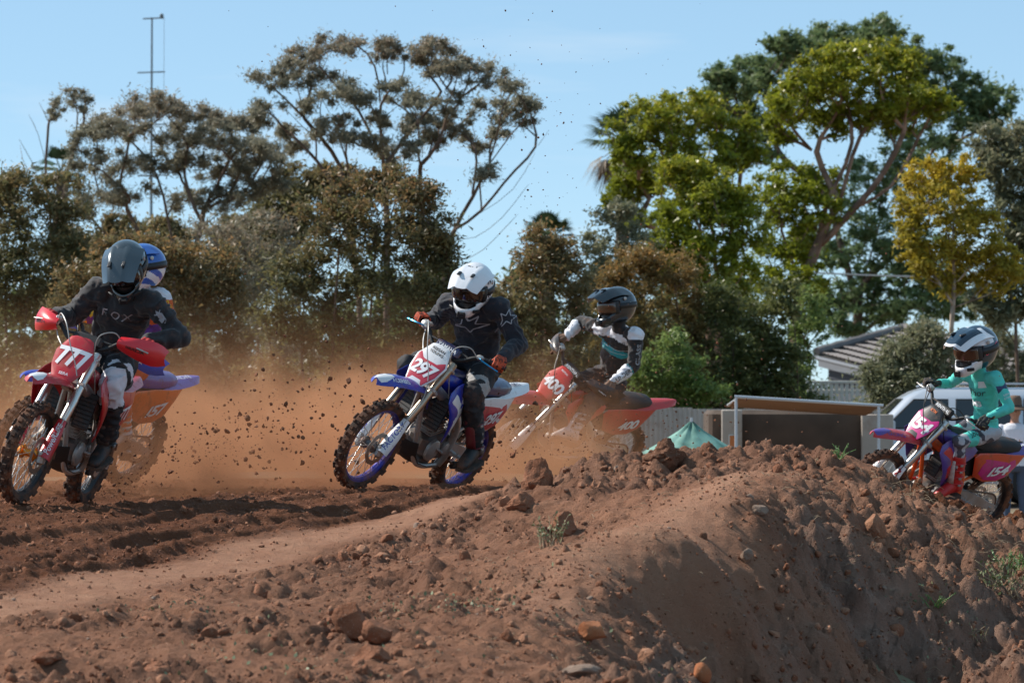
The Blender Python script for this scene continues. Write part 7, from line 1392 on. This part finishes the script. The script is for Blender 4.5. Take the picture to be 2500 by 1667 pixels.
# -- bystander at the right edge: white T-shirt, wide hat, arms folded over a camera
def bystander():
    base = V3(6.13, 50.2, 0); root = empty('person', tuple(base), 'bystander in white T-shirt and brown wide-brimmed hat beside the wagon', 'person')
    z = lambda *p: base + V3(*p); mb = MB(); th = np.linspace(0, 2 * np.pi, 24, endpoint=False); L = []
    for h, w, d in ((.72, .10, .10), (.78, .17, .125), (.90, .165, .12), (1.02, .145, .11), (1.14, .165, .118), (1.24, .175, .115), (1.29, .14, .09), (1.32, .07, .06)): L.append(base + np.stack([w * np.cos(th), d * np.sin(th), np.full(24, h)], 1))
    mb.loft(L); mb.cap(z(0, 0, 1.28), z(0, -.02, 1.40), .052, .050); mb.ell(z(0, -.03, 1.47), (.072, .09, .108), 16, 12); mb.cap(z(0, -.115, 1.465), z(0, -.125, 1.445), .012, .016, 8)
    for sg in (-1, 1):
        a, e, w = z(sg * .17, 0, 1.25), z(sg * .235, -.06, 1.00), z(sg * .06, -.26, 1.04)
        mb.cap(a, e, .056, .045); mb.cap(e, w, .042, .030); mb.cap(w, z(sg * .02, -.30, 1.06), .034, .026)
        for k in range(4): mb.cap(z(sg * .02, -.30, 1.085 - k * .02), z(-sg * .02, -.325, 1.085 - k * .02), .010, .008, 8)
        mb.cap(z(sg * .03, -.28, 1.10), z(sg * .015, -.31, 1.125), .011, .009, 8)
        mb.cap(z(sg * .09, 0, .76), z(sg * .095, -.01, .45), .085, .060); mb.cap(z(sg * .095, -.01, .45), z(sg * .10, 0, .10), .055, .042); mb.cap(z(sg * .10, .02, .05), z(sg * .115, -.15, .04), .045, .035)
    V, F = remesh(mb, .010, 3); N = vnormals(V, F); V = V + N * (.006 * noise3(V[:, 0] * 14, V[:, 1] * 14, V[:, 2] * 9, 4) * sstep(1.3, 1.2, V[:, 2]))[:, None]
    C_ = V[F].mean(1) - base; m = np.zeros(len(F), int); m[(C_[:, 2] > 1.315)] = 1
    arm = np.abs(C_[:, 0]) > .18; hands = C_[:, 1] < -.15; m[(C_[:, 2] < 1.12) & ((np.abs(C_[:, 0]) > .185) | hands) & (C_[:, 2] > .85)] = 1; m[C_[:, 2] < .80] = 2; m[C_[:, 2] < .10] = 3
    link('body', np_mesh('body', V - base, F, [mat('white_tshirt', (.72, .72, .78), .8, var=.06), SKIN, mat('denim', (.06, .08, .13), .8, var=.2), B_SOLE], m), root)
    h = MB(); h.lathe([(.001, .155), (.06, .150), (.078, .12), (.088, .03), (.10, .015), (.175, .0), (.19, -.012), (.185, -.018), (.10, .004), (.08, .0)], (0, -.03, 1.50), (0, -.08, 1), 32, cap=False); hat = h.build('hat', mat('brown_felt', (.14, .085, .055), .85, var=.15, vscale=12), root, sharp=None)
    b = MB(); b.lathe([(.091, .016), (.0905, .04)], (0, -.03, 1.50), (0, -.08, 1), 28, cap=False); b.build('hat_band', M_BLKP, hat)
    for sg in (-1, 1): MB().ell((sg * .028, -.113, 1.482), (.012, .006, .007), 8, 6).build('eye', M_BLKP, root)
    hr = MB(); hr.ell((0, .0, 1.475), (.080, .075, .105), 16, 10); hr.build('hair', mat('brown_hair', (.05, .03, .02), .7, var=.2, bump=.5, bscale=90), root)
    c = empty('compact_camera', tuple(base + V3(0, -.34, 1.06)), 'small black camera held by the bystander in the hat', 'camera'); cb_ = MB().box((0, 0, 0), (.115, .05, .075), bev=.01).build('camera_body', M_BLKP, c); MB().lathe([(.03, 0), (.032, .05), (.026, .055), (.02, .04)], (0, -.025, 0), (0, -1, 0), 18).build('lens', M_PLAST, c)
bystander()

# ================================================================= loose soil, stones, weeds
def ico(sub):
    t = (1 + 5 ** .5) / 2
    V = np.array([(-1, t, 0), (1, t, 0), (-1, -t, 0), (1, -t, 0), (0, -1, t), (0, 1, t), (0, -1, -t), (0, 1, -t), (t, 0, -1), (t, 0, 1), (-t, 0, -1), (-t, 0, 1)], float); V /= np.linalg.norm(V[0])
    F = [(0, 11, 5), (0, 5, 1), (0, 1, 7), (0, 7, 10), (0, 10, 11), (1, 5, 9), (5, 11, 4), (11, 10, 2), (10, 7, 6), (7, 1, 8), (3, 9, 4), (3, 4, 2), (3, 2, 6), (3, 6, 8), (3, 8, 9), (4, 9, 5), (2, 4, 11), (6, 2, 10), (8, 6, 7), (9, 8, 1)]
    V = list(V)
    for _ in range(sub):
        c = {}; G = []
        def mid(a, b):
            k = (min(a, b), max(a, b))
            if k not in c: p = V[a] + V[b]; V.append(p / np.linalg.norm(p)); c[k] = len(V) - 1
            return c[k]
        for a, b, d in F: x, y, z = mid(a, b), mid(b, d), mid(d, a); G += [(a, x, z), (b, y, x), (d, z, y), (x, y, z)]
        F = G
    return np.array(V), np.array(F)
def rock_shape(seed, sub, ang=.5, rough=.22, cuts=5):
    V, F = ico(sub); rg = np.random.default_rng(seed); V = V.copy()
    V *= (1 + rough * noise3(V[:, 0] * 1.3 + seed, V[:, 1] * 1.3, V[:, 2] * 1.3, seed) + rough * .5 * noise3(V[:, 0] * 3.1, V[:, 1] * 3.1 + seed, V[:, 2] * 3.1, seed + 1) + rough * .3 * noise3(V[:, 0] * 7, V[:, 1] * 7 + seed, V[:, 2] * 7, seed + 2))[:, None]
    for _ in range(cuts):
        n = unit(rg.normal(size=3)); d = rg.uniform(.55, .85); e = V @ n - d; V = V - np.outer(np.maximum(e, 0) * ang * 1.7, n) if ang > .58 else V - np.outer(np.maximum(e, 0) * .9, n)
    return V, F
def clod_mat(name, a, b, bump=.8, grit=(.40, .27, .2)):
    m = bpy.data.materials.new(name); m.use_nodes = True; nt = m.node_tree; N = nt.nodes; Lk = nt.links; p = N['Principled BSDF']; p.inputs['Roughness'].default_value = .93; p.inputs['Specular IOR Level'].default_value = .15
    g = N.new('ShaderNodeNewGeometry'); t = N.new('ShaderNodeTexNoise'); t.inputs['Scale'].default_value = 9; t.inputs['Detail'].default_value = 8; Lk.new(g.outputs['Position'], t.inputs['Vector'])
    r = N.new('ShaderNodeMapRange'); r.inputs['From Min'].default_value = .3; r.inputs['From Max'].default_value = .7; Lk.new(t.outputs['Fac'], r.inputs['Value'])
    mx = N.new('ShaderNodeMix'); mx.data_type = 'RGBA'; mx.inputs[6].default_value = lin(a); mx.inputs[7].default_value = lin(b); Lk.new(r.outputs[0], mx.inputs[0])
    t3 = N.new('ShaderNodeTexNoise'); t3.inputs['Scale'].default_value = 150; Lk.new(g.outputs['Position'], t3.inputs['Vector']); r3 = N.new('ShaderNodeMapRange'); r3.inputs['From Min'].default_value = .64; r3.inputs['From Max'].default_value = .72; Lk.new(t3.outputs['Fac'], r3.inputs['Value'])
    m3 = N.new('ShaderNodeMix'); m3.data_type = 'RGBA'; Lk.new(mx.outputs[2], m3.inputs[6]); m3.inputs[7].default_value = lin(grit); Lk.new(r3.outputs[0], m3.inputs[0]); Lk.new(m3.outputs[2], p.inputs['Base Color'])
    t2 = N.new('ShaderNodeTexNoise'); t2.inputs['Scale'].default_value = 70; t2.inputs['Detail'].default_value = 7; Lk.new(g.outputs['Position'], t2.inputs['Vector'])
    bp = N.new('ShaderNodeBump'); bp.inputs['Strength'].default_value = bump; bp.inputs['Distance'].default_value = .012; Lk.new(t2.outputs['Fac'], bp.inputs['Height']); Lk.new(bp.outputs['Normal'], p.inputs['Normal'])
    return m
C_RED = clod_mat('clod_red', (.165, .065, .034), (.27, .12, .068)); C_TAN = clod_mat('clod_tan', (.215, .098, .057), (.36, .185, .112)); C_GREY = clod_mat('stone_grey', (.19, .13, .095), (.30, .215, .165), .5); C_ORG = clod_mat('brick_orange', (.30, .105, .045), (.40, .16, .075), .5); C_DARK = clod_mat('clod_dark', (.11, .048, .027), (.18, .085, .05))
def place_mesh(V, F, s, rot, p): return (V * s) @ rot.T + p
def rrot(rg):
    q = rg.normal(size=4); q /= np.linalg.norm(q); w, x, y, z = q
    return np.array([[1 - 2 * (y * y + z * z), 2 * (x * y - z * w), 2 * (x * z + y * w)], [2 * (x * y + z * w), 1 - 2 * (x * x + z * z), 2 * (y * z - x * w)], [2 * (x * z - y * w), 2 * (y * z + x * w), 1 - 2 * (x * x + y * y)]])
# -- the stones and lumps one can point to
def stone(name, label, x, y, size, m, seed, yaw=0., sink=.25, ang=.62, sub=3, rough=.2, tilt=0., cat='rock'):
    V, F = rock_shape(seed, sub, ang, rough, 7 if ang > .58 else 2); z = float(ground_z(x, y)); size = np.array(size) / 2
    V = V * size
    if cat == 'clod': V[:, :2] *= (1.15 - .35 * V[:, 2:3] / size[2]); V += .10 * size.min() * np.stack([noise3(V[:, 0] * 40, V[:, 1] * 40, V[:, 2] * 40, seed + k) for k in range(3)], 1)
    c, s = math.cos(tilt), math.sin(tilt); V = V @ np.array([[c, 0, s], [0, 1, 0], [-s, 0, c]]).T; c, s = math.cos(yaw), math.sin(yaw); V = V @ np.array([[c, -s, 0], [s, c, 0], [0, 0, 1]]).T
    V[:, 2] += size[2] * (1 - 2 * sink)
    o = link(name, np_mesh(name, V, F, m, smooth=True, sharp=38)); o.location = (x, y, z); tag(o, label, cat); return o
stone('dirt_lump', 'tall upright dirt lump on the lip of the mound below the red 400 bike', .16, 25.9, (.15, .15, .27), C_RED, 11, .3, .18, .5, rough=.3, cat='clod')
stone('dirt_lump', 'big dark crumbly lump at the left end of the mound crest', .96, 25.8, (.26, .2, .19), C_DARK, 12, .2, .2, .5, rough=.34, cat='clod')
stone('clay_block', 'large flat-sided red clay block in the lower middle foreground', -.74, 19.2, (.20, .14, .20), C_RED, 13, -.5, .2, tilt=.5)
stone('clay_block', 'rounder red clay block leaning on the large flat-sided one', -.62, 19.06, (.15, .13, .14), C_RED, 14, .4, .25)
stone('dirt_lump', 'low red lump just below the two clay blocks', -.62, 18.3, (.14, .1, .09), C_RED, 15, .2, .3, cat='clod')
stone('brick_fragment', 'bright orange wedge-shaped brick fragment below the mound face', .38, 20.08, (.17, .12, .13), C_ORG, 16, .3, .15, .68, 2, .08, cat='brick')
stone('brick_fragment', 'bright orange fragment at the very bottom, right of centre', .94, 20.42, (.11, .10, .13), C_ORG, 17, .9, .15, .68, 2, .08, cat='brick')
stone('clay_slab', 'upright tan slab sticking out of the right flank of the mound', 2.16, 24.58, (.14, .10, .20), C_TAN, 58, .4, .3, .6, 3, .3, -.4)
stone('grey_stone', 'pale grey stone on the lip above the shaded flank', 1.41, 23.38, (.10, .08, .07), C_GREY, 19, .2, .3)
stone('grey_stone', 'pale grey stone in the middle of the shaded flank', 1.30, 22.86, (.12, .08, .09), C_GREY, 20, 1.2, .3)
stone('grey_stone', 'flat whitish stone at the bottom edge, centre', .30, 17.85, (.16, .12, .07), C_GREY, 21, .2, .3)
stone('dirt_lump', 'rounded lump below the tall upright lump on the mound lip', .06, 25.05, (.15, .13, .13), C_RED, 22, .2, .25, .5, rough=.3, cat='clod')
stone('dirt_lump', 'brown lump beside the weed on the mound', .30, 23.35, (.13, .12, .14), C_RED, 23, .2, .2, .5, rough=.3, cat='clod')
stone('dirt_lump', 'red crumbly lump at the bottom, left of centre', -1.56, 18.05, (.13, .1, .09), C_RED, 24, .2, .3, .5, rough=.3, cat='clod')
stone('dirt_lump', 'low lump in the bottom left corner', -2.1, 18.6, (.12, .1, .07), C_RED, 25, .2, .3, .5, rough=.3, cat='clod')
stone('pebble', 'pale pebble on the smooth path, left of centre', -1.55, 22.9, (.06, .05, .035), C_TAN, 26, .2, .3, cat='pebble')
# -- clods: the 300 largest are pieces of the track, the crumbs are one mass
rg = np.random.default_rng(17)
var80 = [rock_shape(200 + i, 1, .5, .42, 4) for i in range(8)]; var20 = [(ico(0)[0] * (1 + .28 * np.random.default_rng(300 + i).normal(size=12))[:, None], ico(0)[1]) for i in range(10)]
cl_me = [[np_mesh('clod', V * .5, F, m, smooth=True, sharp=50) for V, F in var80] for m in (C_RED, C_TAN, C_GREY, C_DARK)]
def scatter(n, seed, dens):
    r = np.random.default_rng(seed); out = []
    while len(out) < n:
        y = r.uniform(16.6, 33.5, 4000); x = r.uniform(-1, 1, 4000) * (y * .128 + .15)
        D, p, ro, ch, le, fa = soil_masks(x, y); w = dens(x, y, D, p, ro, ch, le, fa) * (16.6 / y) ** 1.0
        k = r.random(4000) < w; out += list(zip(x[k], y[k], ro[k], ch[k], fa[k]))
    return np.array(out[:n])
patch_ = lambda x, y: sstep(-.1, .35, fbm2(x, y, 1.1, 3, seed=44))
zone_ = lambda x, y, D: sstep(24.9, 25.5, y) * sstep(27.3, 26.7, y) * sstep(.15, .5, x) * sstep(2.2, 1.9, x) + .9 * sstep(.30, .5, D) * sstep(1.25, .85, D) * sstep(21.5, 23, y)
d_big = lambda x, y, D, p, ro, ch, le, fa: ro * (.06 + .55 * patch_(x, y) + 1.6 * zone_(x, y, D)) * (1 - .85 * le) + .30 * fa + .05 * ch
S_ = scatter(300, 5, d_big); sz = .035 + .075 * rg.random(300) ** 2.2
for (x, y, ro, ch, fa), s in zip(S_, sz):
    k = 0 if ch > .5 else rg.choice(4, p=[.40, .46, .03, .11]); o = link('clod', cl_me[k][rg.integers(8)], track)
    o.location = (x, y, float(ground_z(x, y)) + s * .10); o.rotation_euler = tuple(rg.uniform(0, 6.28, 3)); o.scale = tuple(s * rg.uniform(.75, 1.3, 3) * (1, 1, .8))
def crumb_field(name, P, sizes, variants, mats, pick, lift=.08):
    Vs, Fs, Ms, off = [], [], [], 0; r = np.random.default_rng(91)
    vi = r.integers(len(variants), size=len(P))
    for k, (V, F) in enumerate(variants):
        ii = np.where(vi == k)[0]
        if not len(ii): continue
        R_ = np.stack([rrot(r) for _ in range(24)])[r.integers(24, size=len(ii))]; sc = sizes[ii][:, None, None] * .5 * r.uniform(.7, 1.35, (len(ii), 1, 3))
        W_ = np.einsum('nij,nvj->nvi', R_, V[None] * sc) + P[ii][:, None, :]; W_[:, :, 2] += (sizes[ii] * lift)[:, None]
        Vs.append(W_.reshape(-1, 3)); Fs.append((F[None] + (np.arange(len(ii)) * len(V))[:, None, None] + off).reshape(-1, 3)); Ms.append(np.repeat(pick[ii], len(F))); off += len(ii) * len(V)
    return np_mesh(name, np.vstack(Vs), np.vstack(Fs), mats, np.concatenate(Ms), smooth=True, sharp=55)
MATS4 = [C_RED, C_TAN, C_GREY, C_DARK]
def ground_pts(S): return np.c_[S[:, 0], S[:, 1], ground_z(S[:, 0], S[:, 1])]
def picks(S, r): 
    p = r.choice(4, size=len(S), p=[.38, .47, .03, .12]); c = S[:, 3] > .5; p[c] = r.choice([0, 3, 1], size=c.sum(), p=[.6, .3, .1]); return p
S1 = scatter(2000, 6, lambda x, y, D, p, ro, ch, le, fa: ro * (.10 + .6 * patch_(x, y) + 1.2 * zone_(x, y, D)) * (1 - .7 * le) + 1.6 * fa + .30 * ch + .02)
o = link('crumbs', crumb_field('crumbs', ground_pts(S1), .022 + .04 * rg.random(len(S1)) ** 2.5, var80, MATS4, picks(S1, rg)), track); tag(o, kind='stuff')
S2b = scatter(26000, 8, lambda x, y, D, p, ro, ch, le, fa: ro * (.30 + .6 * patch_(x, y) + .8 * zone_(x, y, D)) + .8 * ch + 1.5 * fa + .12)
V8 = np.array([(1, 0, 0), (-1, 0, 0), (0, 1, 0), (0, -1, 0), (0, 0, 1), (0, 0, -1)], float); F8 = np.array([(0, 2, 4), (2, 1, 4), (1, 3, 4), (3, 0, 4), (2, 0, 5), (1, 2, 5), (3, 1, 5), (0, 3, 5)])
var8 = [(V8 * (1 + .3 * np.random.default_rng(500 + i).normal(size=6))[:, None], F8) for i in range(8)]
o = link('grit', crumb_field('grit', ground_pts(S2b), .008 + .014 * rg.random(len(S2b)) ** 1.8, var8, MATS4, picks(S2b, rg)), track); tag(o, kind='stuff')
S2 = scatter(4000, 7, lambda x, y, D, p, ro, ch, le, fa: ro * (.25 + .6 * patch_(x, y) + .8 * zone_(x, y, D)) + .75 * ch + .10)
o = link('grit', crumb_field('grit', ground_pts(S2), .014 + .022 * rg.random(len(S2)) ** 2.2, var20, MATS4, picks(S2, rg)), track); tag(o, kind='stuff')

# -- weeds
M_WEED = mat('weed_leaf', (.15, .18, .07), .6, var=.3, vscale=8); M_WEEDB = mat('weed_bright', (.10, .20, .045), .55, var=.3, vscale=8); M_DRY = mat('dry_stalk', (.33, .24, .15), .85, var=.25, vscale=9); M_SUCC = mat('grey_green_sprout', (.17, .20, .10), .6, var=.25, vscale=9)
def weed(label, x, y, h, w, n, m, seed, name='weed'):
    r = np.random.default_rng(seed); z = float(ground_z(x, y)); root = empty(name, (x, y, z - .01), label, 'weed'); st = MB(); lf = MB()
    for i in range(n):
        a = r.uniform(0, 6.28); b = V3(r.normal() * w * .12, r.normal() * w * .12, 0); t = b + V3(math.cos(a) * w * .5 * r.random(), math.sin(a) * w * .5 * r.random(), h * r.uniform(.5, 1)); mid_ = (b + t) / 2 + V3(0, 0, h * .1)
        P = smooth_path([b, mid_, t], 4); st.tube(P, np.linspace(.0035, .0015, len(P)), 4)
        for k in range(10):
            p = P[r.integers(2, len(P))]; d = unit(r.normal(size=3) + V3(0, 0, .4)); s_ = unit(np.cross(d, r.normal(size=3))); l = h * r.uniform(.07, .15)
            lf.add([p, p + d * l * .5 + s_ * l * .22, p + d * l, p + d * l * .5 - s_ * l * .22], [(0, 1, 2, 3)])
    st.build('stems', M_DRY if m is not M_WEEDB else m, root, sharp=None); lf.build('leaves', m, root, sharp=None)
weed('straggly grey-green weed standing on the mound, left of centre', .20, 21.85, .20, .24, 16, M_WEED, 1)
weed('small green weed on the crest beside the front wheel of the 154 bike', 2.08, 26.2, .11, .22, 16, M_WEEDB, 2)
weed('bright green low plant at the far right edge of the mound', 3.05, 25.0, .16, .35, 22, M_WEEDB, 3)
weed('dry olive weed clump at the right edge below the dark soil', 2.98, 24.6, .26, .5, 34, M_WEED, 4)
weed('tiny green weed on the lower right flank', 2.47, 24.1, .10, .26, 12, M_WEEDB, 5)
weed('low pale weed low on the right flank', 2.72, 24.1, .10, .26, 14, M_WEED, 6)
weed('faint green sprouts on the crest left of the 154 bike', 1.93, 26.0, .07, .3, 14, M_WEED, 8)
gc_ = MB(); r = np.random.default_rng(3)
for cx0, cy0, sx, n in ((-.45, 20.3, .45, 260), (-.2, 20.9, .3, 120), (-1.0, 18.3, .8, 200), (.5, 20.0, .5, 120), (-1.6, 20.6, .5, 90), (2.5, 24.1, .35, 120)):
    X_ = r.normal(cx0, sx * .5, n); Y_ = r.normal(cy0, sx * .7, n); Z_ = ground_z(X_, Y_)
    for x, y, z in zip(X_, Y_, Z_):
        d = unit(r.normal(size=3) + V3(0, 0, 1.0)); s_ = unit(np.cross(d, r.normal(size=3))); l = r.uniform(.012, .032); p = V3(x, y, z - .002); gc_.add([p, p + d * l * .5 + s_ * l * .3, p + d * l, p + d * l * .5 - s_ * l * .3], [(0, 1, 2, 3)])
tag(gc_.build('ground_cover', M_SUCC, None, sharp=None), 'sparse grey-green sprouts dotted over the mound', 'plants', kind='stuff')
tw = MB(); r = np.random.default_rng(9)
for cx0, cy0, sx, n, ln in ((2.56, 26.0, .28, 90, .16), (2.85, 25.2, .3, 70, .14), (1.2, 21.2, .4, 40, .10), (.6, 24.2, .8, 60, .07), (1.6, 24.6, .7, 120, .06), (-.2, 19.2, 1.6, 170, .05), (2.2, 24.0, .7, 110, .07), (.3, 22.0, 1.0, 110, .05)):
    for _ in range(n):
        x, y = r.normal(cx0, sx * .5), r.normal(cy0, sx * .5); z = float(ground_z(x, y)); a = r.uniform(0, 6.28); l = ln * r.uniform(.3, 1)
        tw.tube(smooth_path([(x, y, z), (x + math.cos(a) * l * .5, y + math.sin(a) * l * .5, z + l * r.uniform(.05, .45)), (x + math.cos(a) * l, y + math.sin(a) * l, z + l * r.uniform(-.1, .4))], 3), .0016, 3, False)
tag(tw.build('dry_roots', M_DRY, None, sharp=None), 'tangle of dry roots and straw on the mound', 'roots', kind='stuff')
stk = MB(); stk.tube(smooth_path([(.93, 21.0, ground_z(.93, 21.0) - .01), (.95, 21.0, ground_z(.93, 21.0) + .07), (.99, 20.98, ground_z(.93, 21.0) + .11)], 4), .005, 6); tag(stk.build('stick', M_DRY, None), 'short pale stick poking up from the lower mound face', 'stick')

# ================================================================= thrown dirt and dust
r = np.random.default_rng(23); PP = []; SS = []
def spray(o, d, spread, n, smin, smax, reach, pw=1.0):
    t = r.random(n) ** pw; P = np.asarray(o) + np.outer(t * reach, unit(d)) + r.normal(size=(n, 3)) * (spread * (.15 + t))[:, None]; P[:, 2] -= .25 * t * t * reach * .4
    PP.append(P); SS.append(smin + (smax - smin) * r.random(n) ** 3.5)
spray((-2.85, 28.7, 1.0), (.75, .75, .42), .34, 800, .005, .030, 2.6); spray((-.40, 30.9, 1.0), (.55, .8, .40), .32, 500, .005, .022, 2.6)
spray((-2.2, 29.5, 1.3), (1, .6, .25), .42, 420, .005, .045, 2.4); spray((1.0, 39.6, .95), (.6, .7, .4), .4, 200, .006, .03, 2.5)
spray((.1, 31.5, 2.2), (.10, .1, 1), .42, 170, .006, .020, 2.6); spray((-1.2, 31.5, 1.7), (.3, .2, .8), 1.1, 170, .005, .018, 2.4); spray((2.2, 30.5, 1.6), (.2, 0, .8), .9, 60, .005, .014, 2.4); spray((.6, 33.0, 1.2), (0, .2, .5), .5, 260, .005, .018, 1.0)
PP = np.vstack(PP); SS = np.concatenate(SS); ok = PP[:, 2] > np.where(PP[:, 1] < 34, ground_z(PP[:, 0], PP[:, 1]), .95) + .01; PP, SS = PP[ok], SS[ok]
tag(link('thrown_dirt', crumb_field('thrown_dirt', PP, SS, var20, MATS4, r.choice([0, 3], size=len(PP)), 0.)), 'crumbs of dirt thrown up by the rear wheels', 'dirt', kind='stuff')

def dust_box():
    x0, x1, y0, y1, z0, z1 = -5.2, 3.4, 28.4, 44., .45, 2.75
    o = MB().box(((x0 + x1) / 2, (y0 + y1) / 2, (z0 + z1) / 2), (x1 - x0, y1 - y0, z1 - z0)).build('dust_cloud', [], None)
    m = bpy.data.materials.new('airborne_dust'); m.use_nodes = True; nt = m.node_tree; N = nt.nodes; Lk = nt.links; N.clear()
    out = N.new('ShaderNodeOutputMaterial'); pv = N.new('ShaderNodeVolumePrincipled'); pv.inputs['Color'].default_value = DUST_COL; pv.inputs['Anisotropy'].default_value = .1
    g = N.new('ShaderNodeNewGeometry'); sp = N.new('ShaderNodeSeparateXYZ'); Lk.new(g.outputs['Position'], sp.inputs[0])
    def mth(op, a, b=None, c=None):
        n = N.new('ShaderNodeMath'); n.operation = op
        for i, v in enumerate((a, b, c)):
            if v is None: continue
            if hasattr(v, 'links'): Lk.new(v, n.inputs[i])
            else: n.inputs[i].default_value = v
        return n.outputs[0]
    def rmp(v, a, b, lo=0., hi=1., smooth=True):
        n = N.new('ShaderNodeMapRange'); n.interpolation_type = 'SMOOTHSTEP' if smooth else 'LINEAR'
        for k, q in (('From Min', a), ('From Max', b), ('To Min', lo), ('To Max', hi)): n.inputs[k].default_value = q
        Lk.new(v, n.inputs['Value']); return n.outputs[0]
    def nz(scale, det, off=(0, 0, 0), sc=(1, 1, 1)):
        mp = N.new('ShaderNodeMapping'); mp.inputs['Location'].default_value = off; mp.inputs['Scale'].default_value = sc; Lk.new(g.outputs['Position'], mp.inputs['Vector'])
        n = N.new('ShaderNodeTexNoise'); n.inputs['Scale'].default_value = scale; n.inputs['Detail'].default_value = det; n.inputs['Roughness'].default_value = .6; Lk.new(mp.outputs[0], n.inputs['Vector']); return n.outputs['Fac']
    X, Y_, Z_ = sp.outputs[0], sp.outputs[1], sp.outputs[2]
    n1 = nz(.95, 5, (2.3, 0, 0), (1, .5, 1.1)); n2 = nz(2.1, 5, (0, 0, 0), (1, .6, 1))
    top = mth('ADD', Z_, mth('MULTIPLY', mth('SUBTRACT', n1, .5), -2.6))
    hz = rmp(top, 2.1, .95); hz = mth('POWER', hz, 1.5)
    front = mth('SUBTRACT', Y_, mth('ADD', 28.9, mth('MAXIMUM', mth('MULTIPLY', mth('ADD', X, 2.3), 1.45), 0.)))
    fr = rmp(front, 0., .7); bk = rmp(Y_, 43.5, 40.); xl = rmp(X, -4.4, -2.7, .12, 1.); xr = mth('MULTIPLY', rmp(X, 1.5, .3), rmp(X, -1.4, .1, 2.1, .26))
    d = mth('MULTIPLY', mth('MULTIPLY', hz, fr), mth('MULTIPLY', bk, mth('MULTIPLY', xl, xr)))
    n3 = nz(.55, 3, (7.1, 3.3, 0), (1, .45, .8)); d = mth('MULTIPLY', d, mth('MULTIPLY', rmp(n2, .38, .66, .1, 2.0), rmp(n3, .40, .60, .12, 1.9))); d = mth('MULTIPLY', d, DUST_D)
    def plume(cx, cy, cz, rx, ry, rz, amt):
        q = [mth('POWER', mth('DIVIDE', mth('SUBTRACT', v, c0), r0), 2.) for v, c0, r0 in ((X, cx, rx), (Y_, cy, ry), (Z_, cz, rz))]
        return mth('MULTIPLY', mth('MULTIPLY', mth('POWER', 2.718, mth('MULTIPLY', mth('ADD', q[0], mth('ADD', q[1], q[2])), -1.)), rmp(n2, .36, .62, .1, 1.7)), amt)
    for pl_ in ((-2.35, 29.75, 1.05, .75, .55, .42, .75), (-1.5, 31.2, 1.1, .9, .8, .38, .45), (-.10, 32.0, 1.0, .6, .6, .40, .55), (.2, 34.5, 1.0, .7, .9, .35, .3)): d = mth('ADD', d, plume(*pl_))
    thin = mth('MULTIPLY', mth('MULTIPLY', rmp(Z_, 2.7, 1.4), mth('MULTIPLY', fr, xr)), mth('MULTIPLY', bk, .012))
    Lk.new(mth('ADD', d, thin), pv.inputs['Density']); Lk.new(pv.outputs[0], out.inputs['Volume'])
    o.data.materials.append(m); return tag(o, 'rust-coloured dust cloud hanging behind the bikes', 'dust', kind='stuff')
DUST_COL = (.66, .335, .18, 1); DUST_D = .34
dust_box()
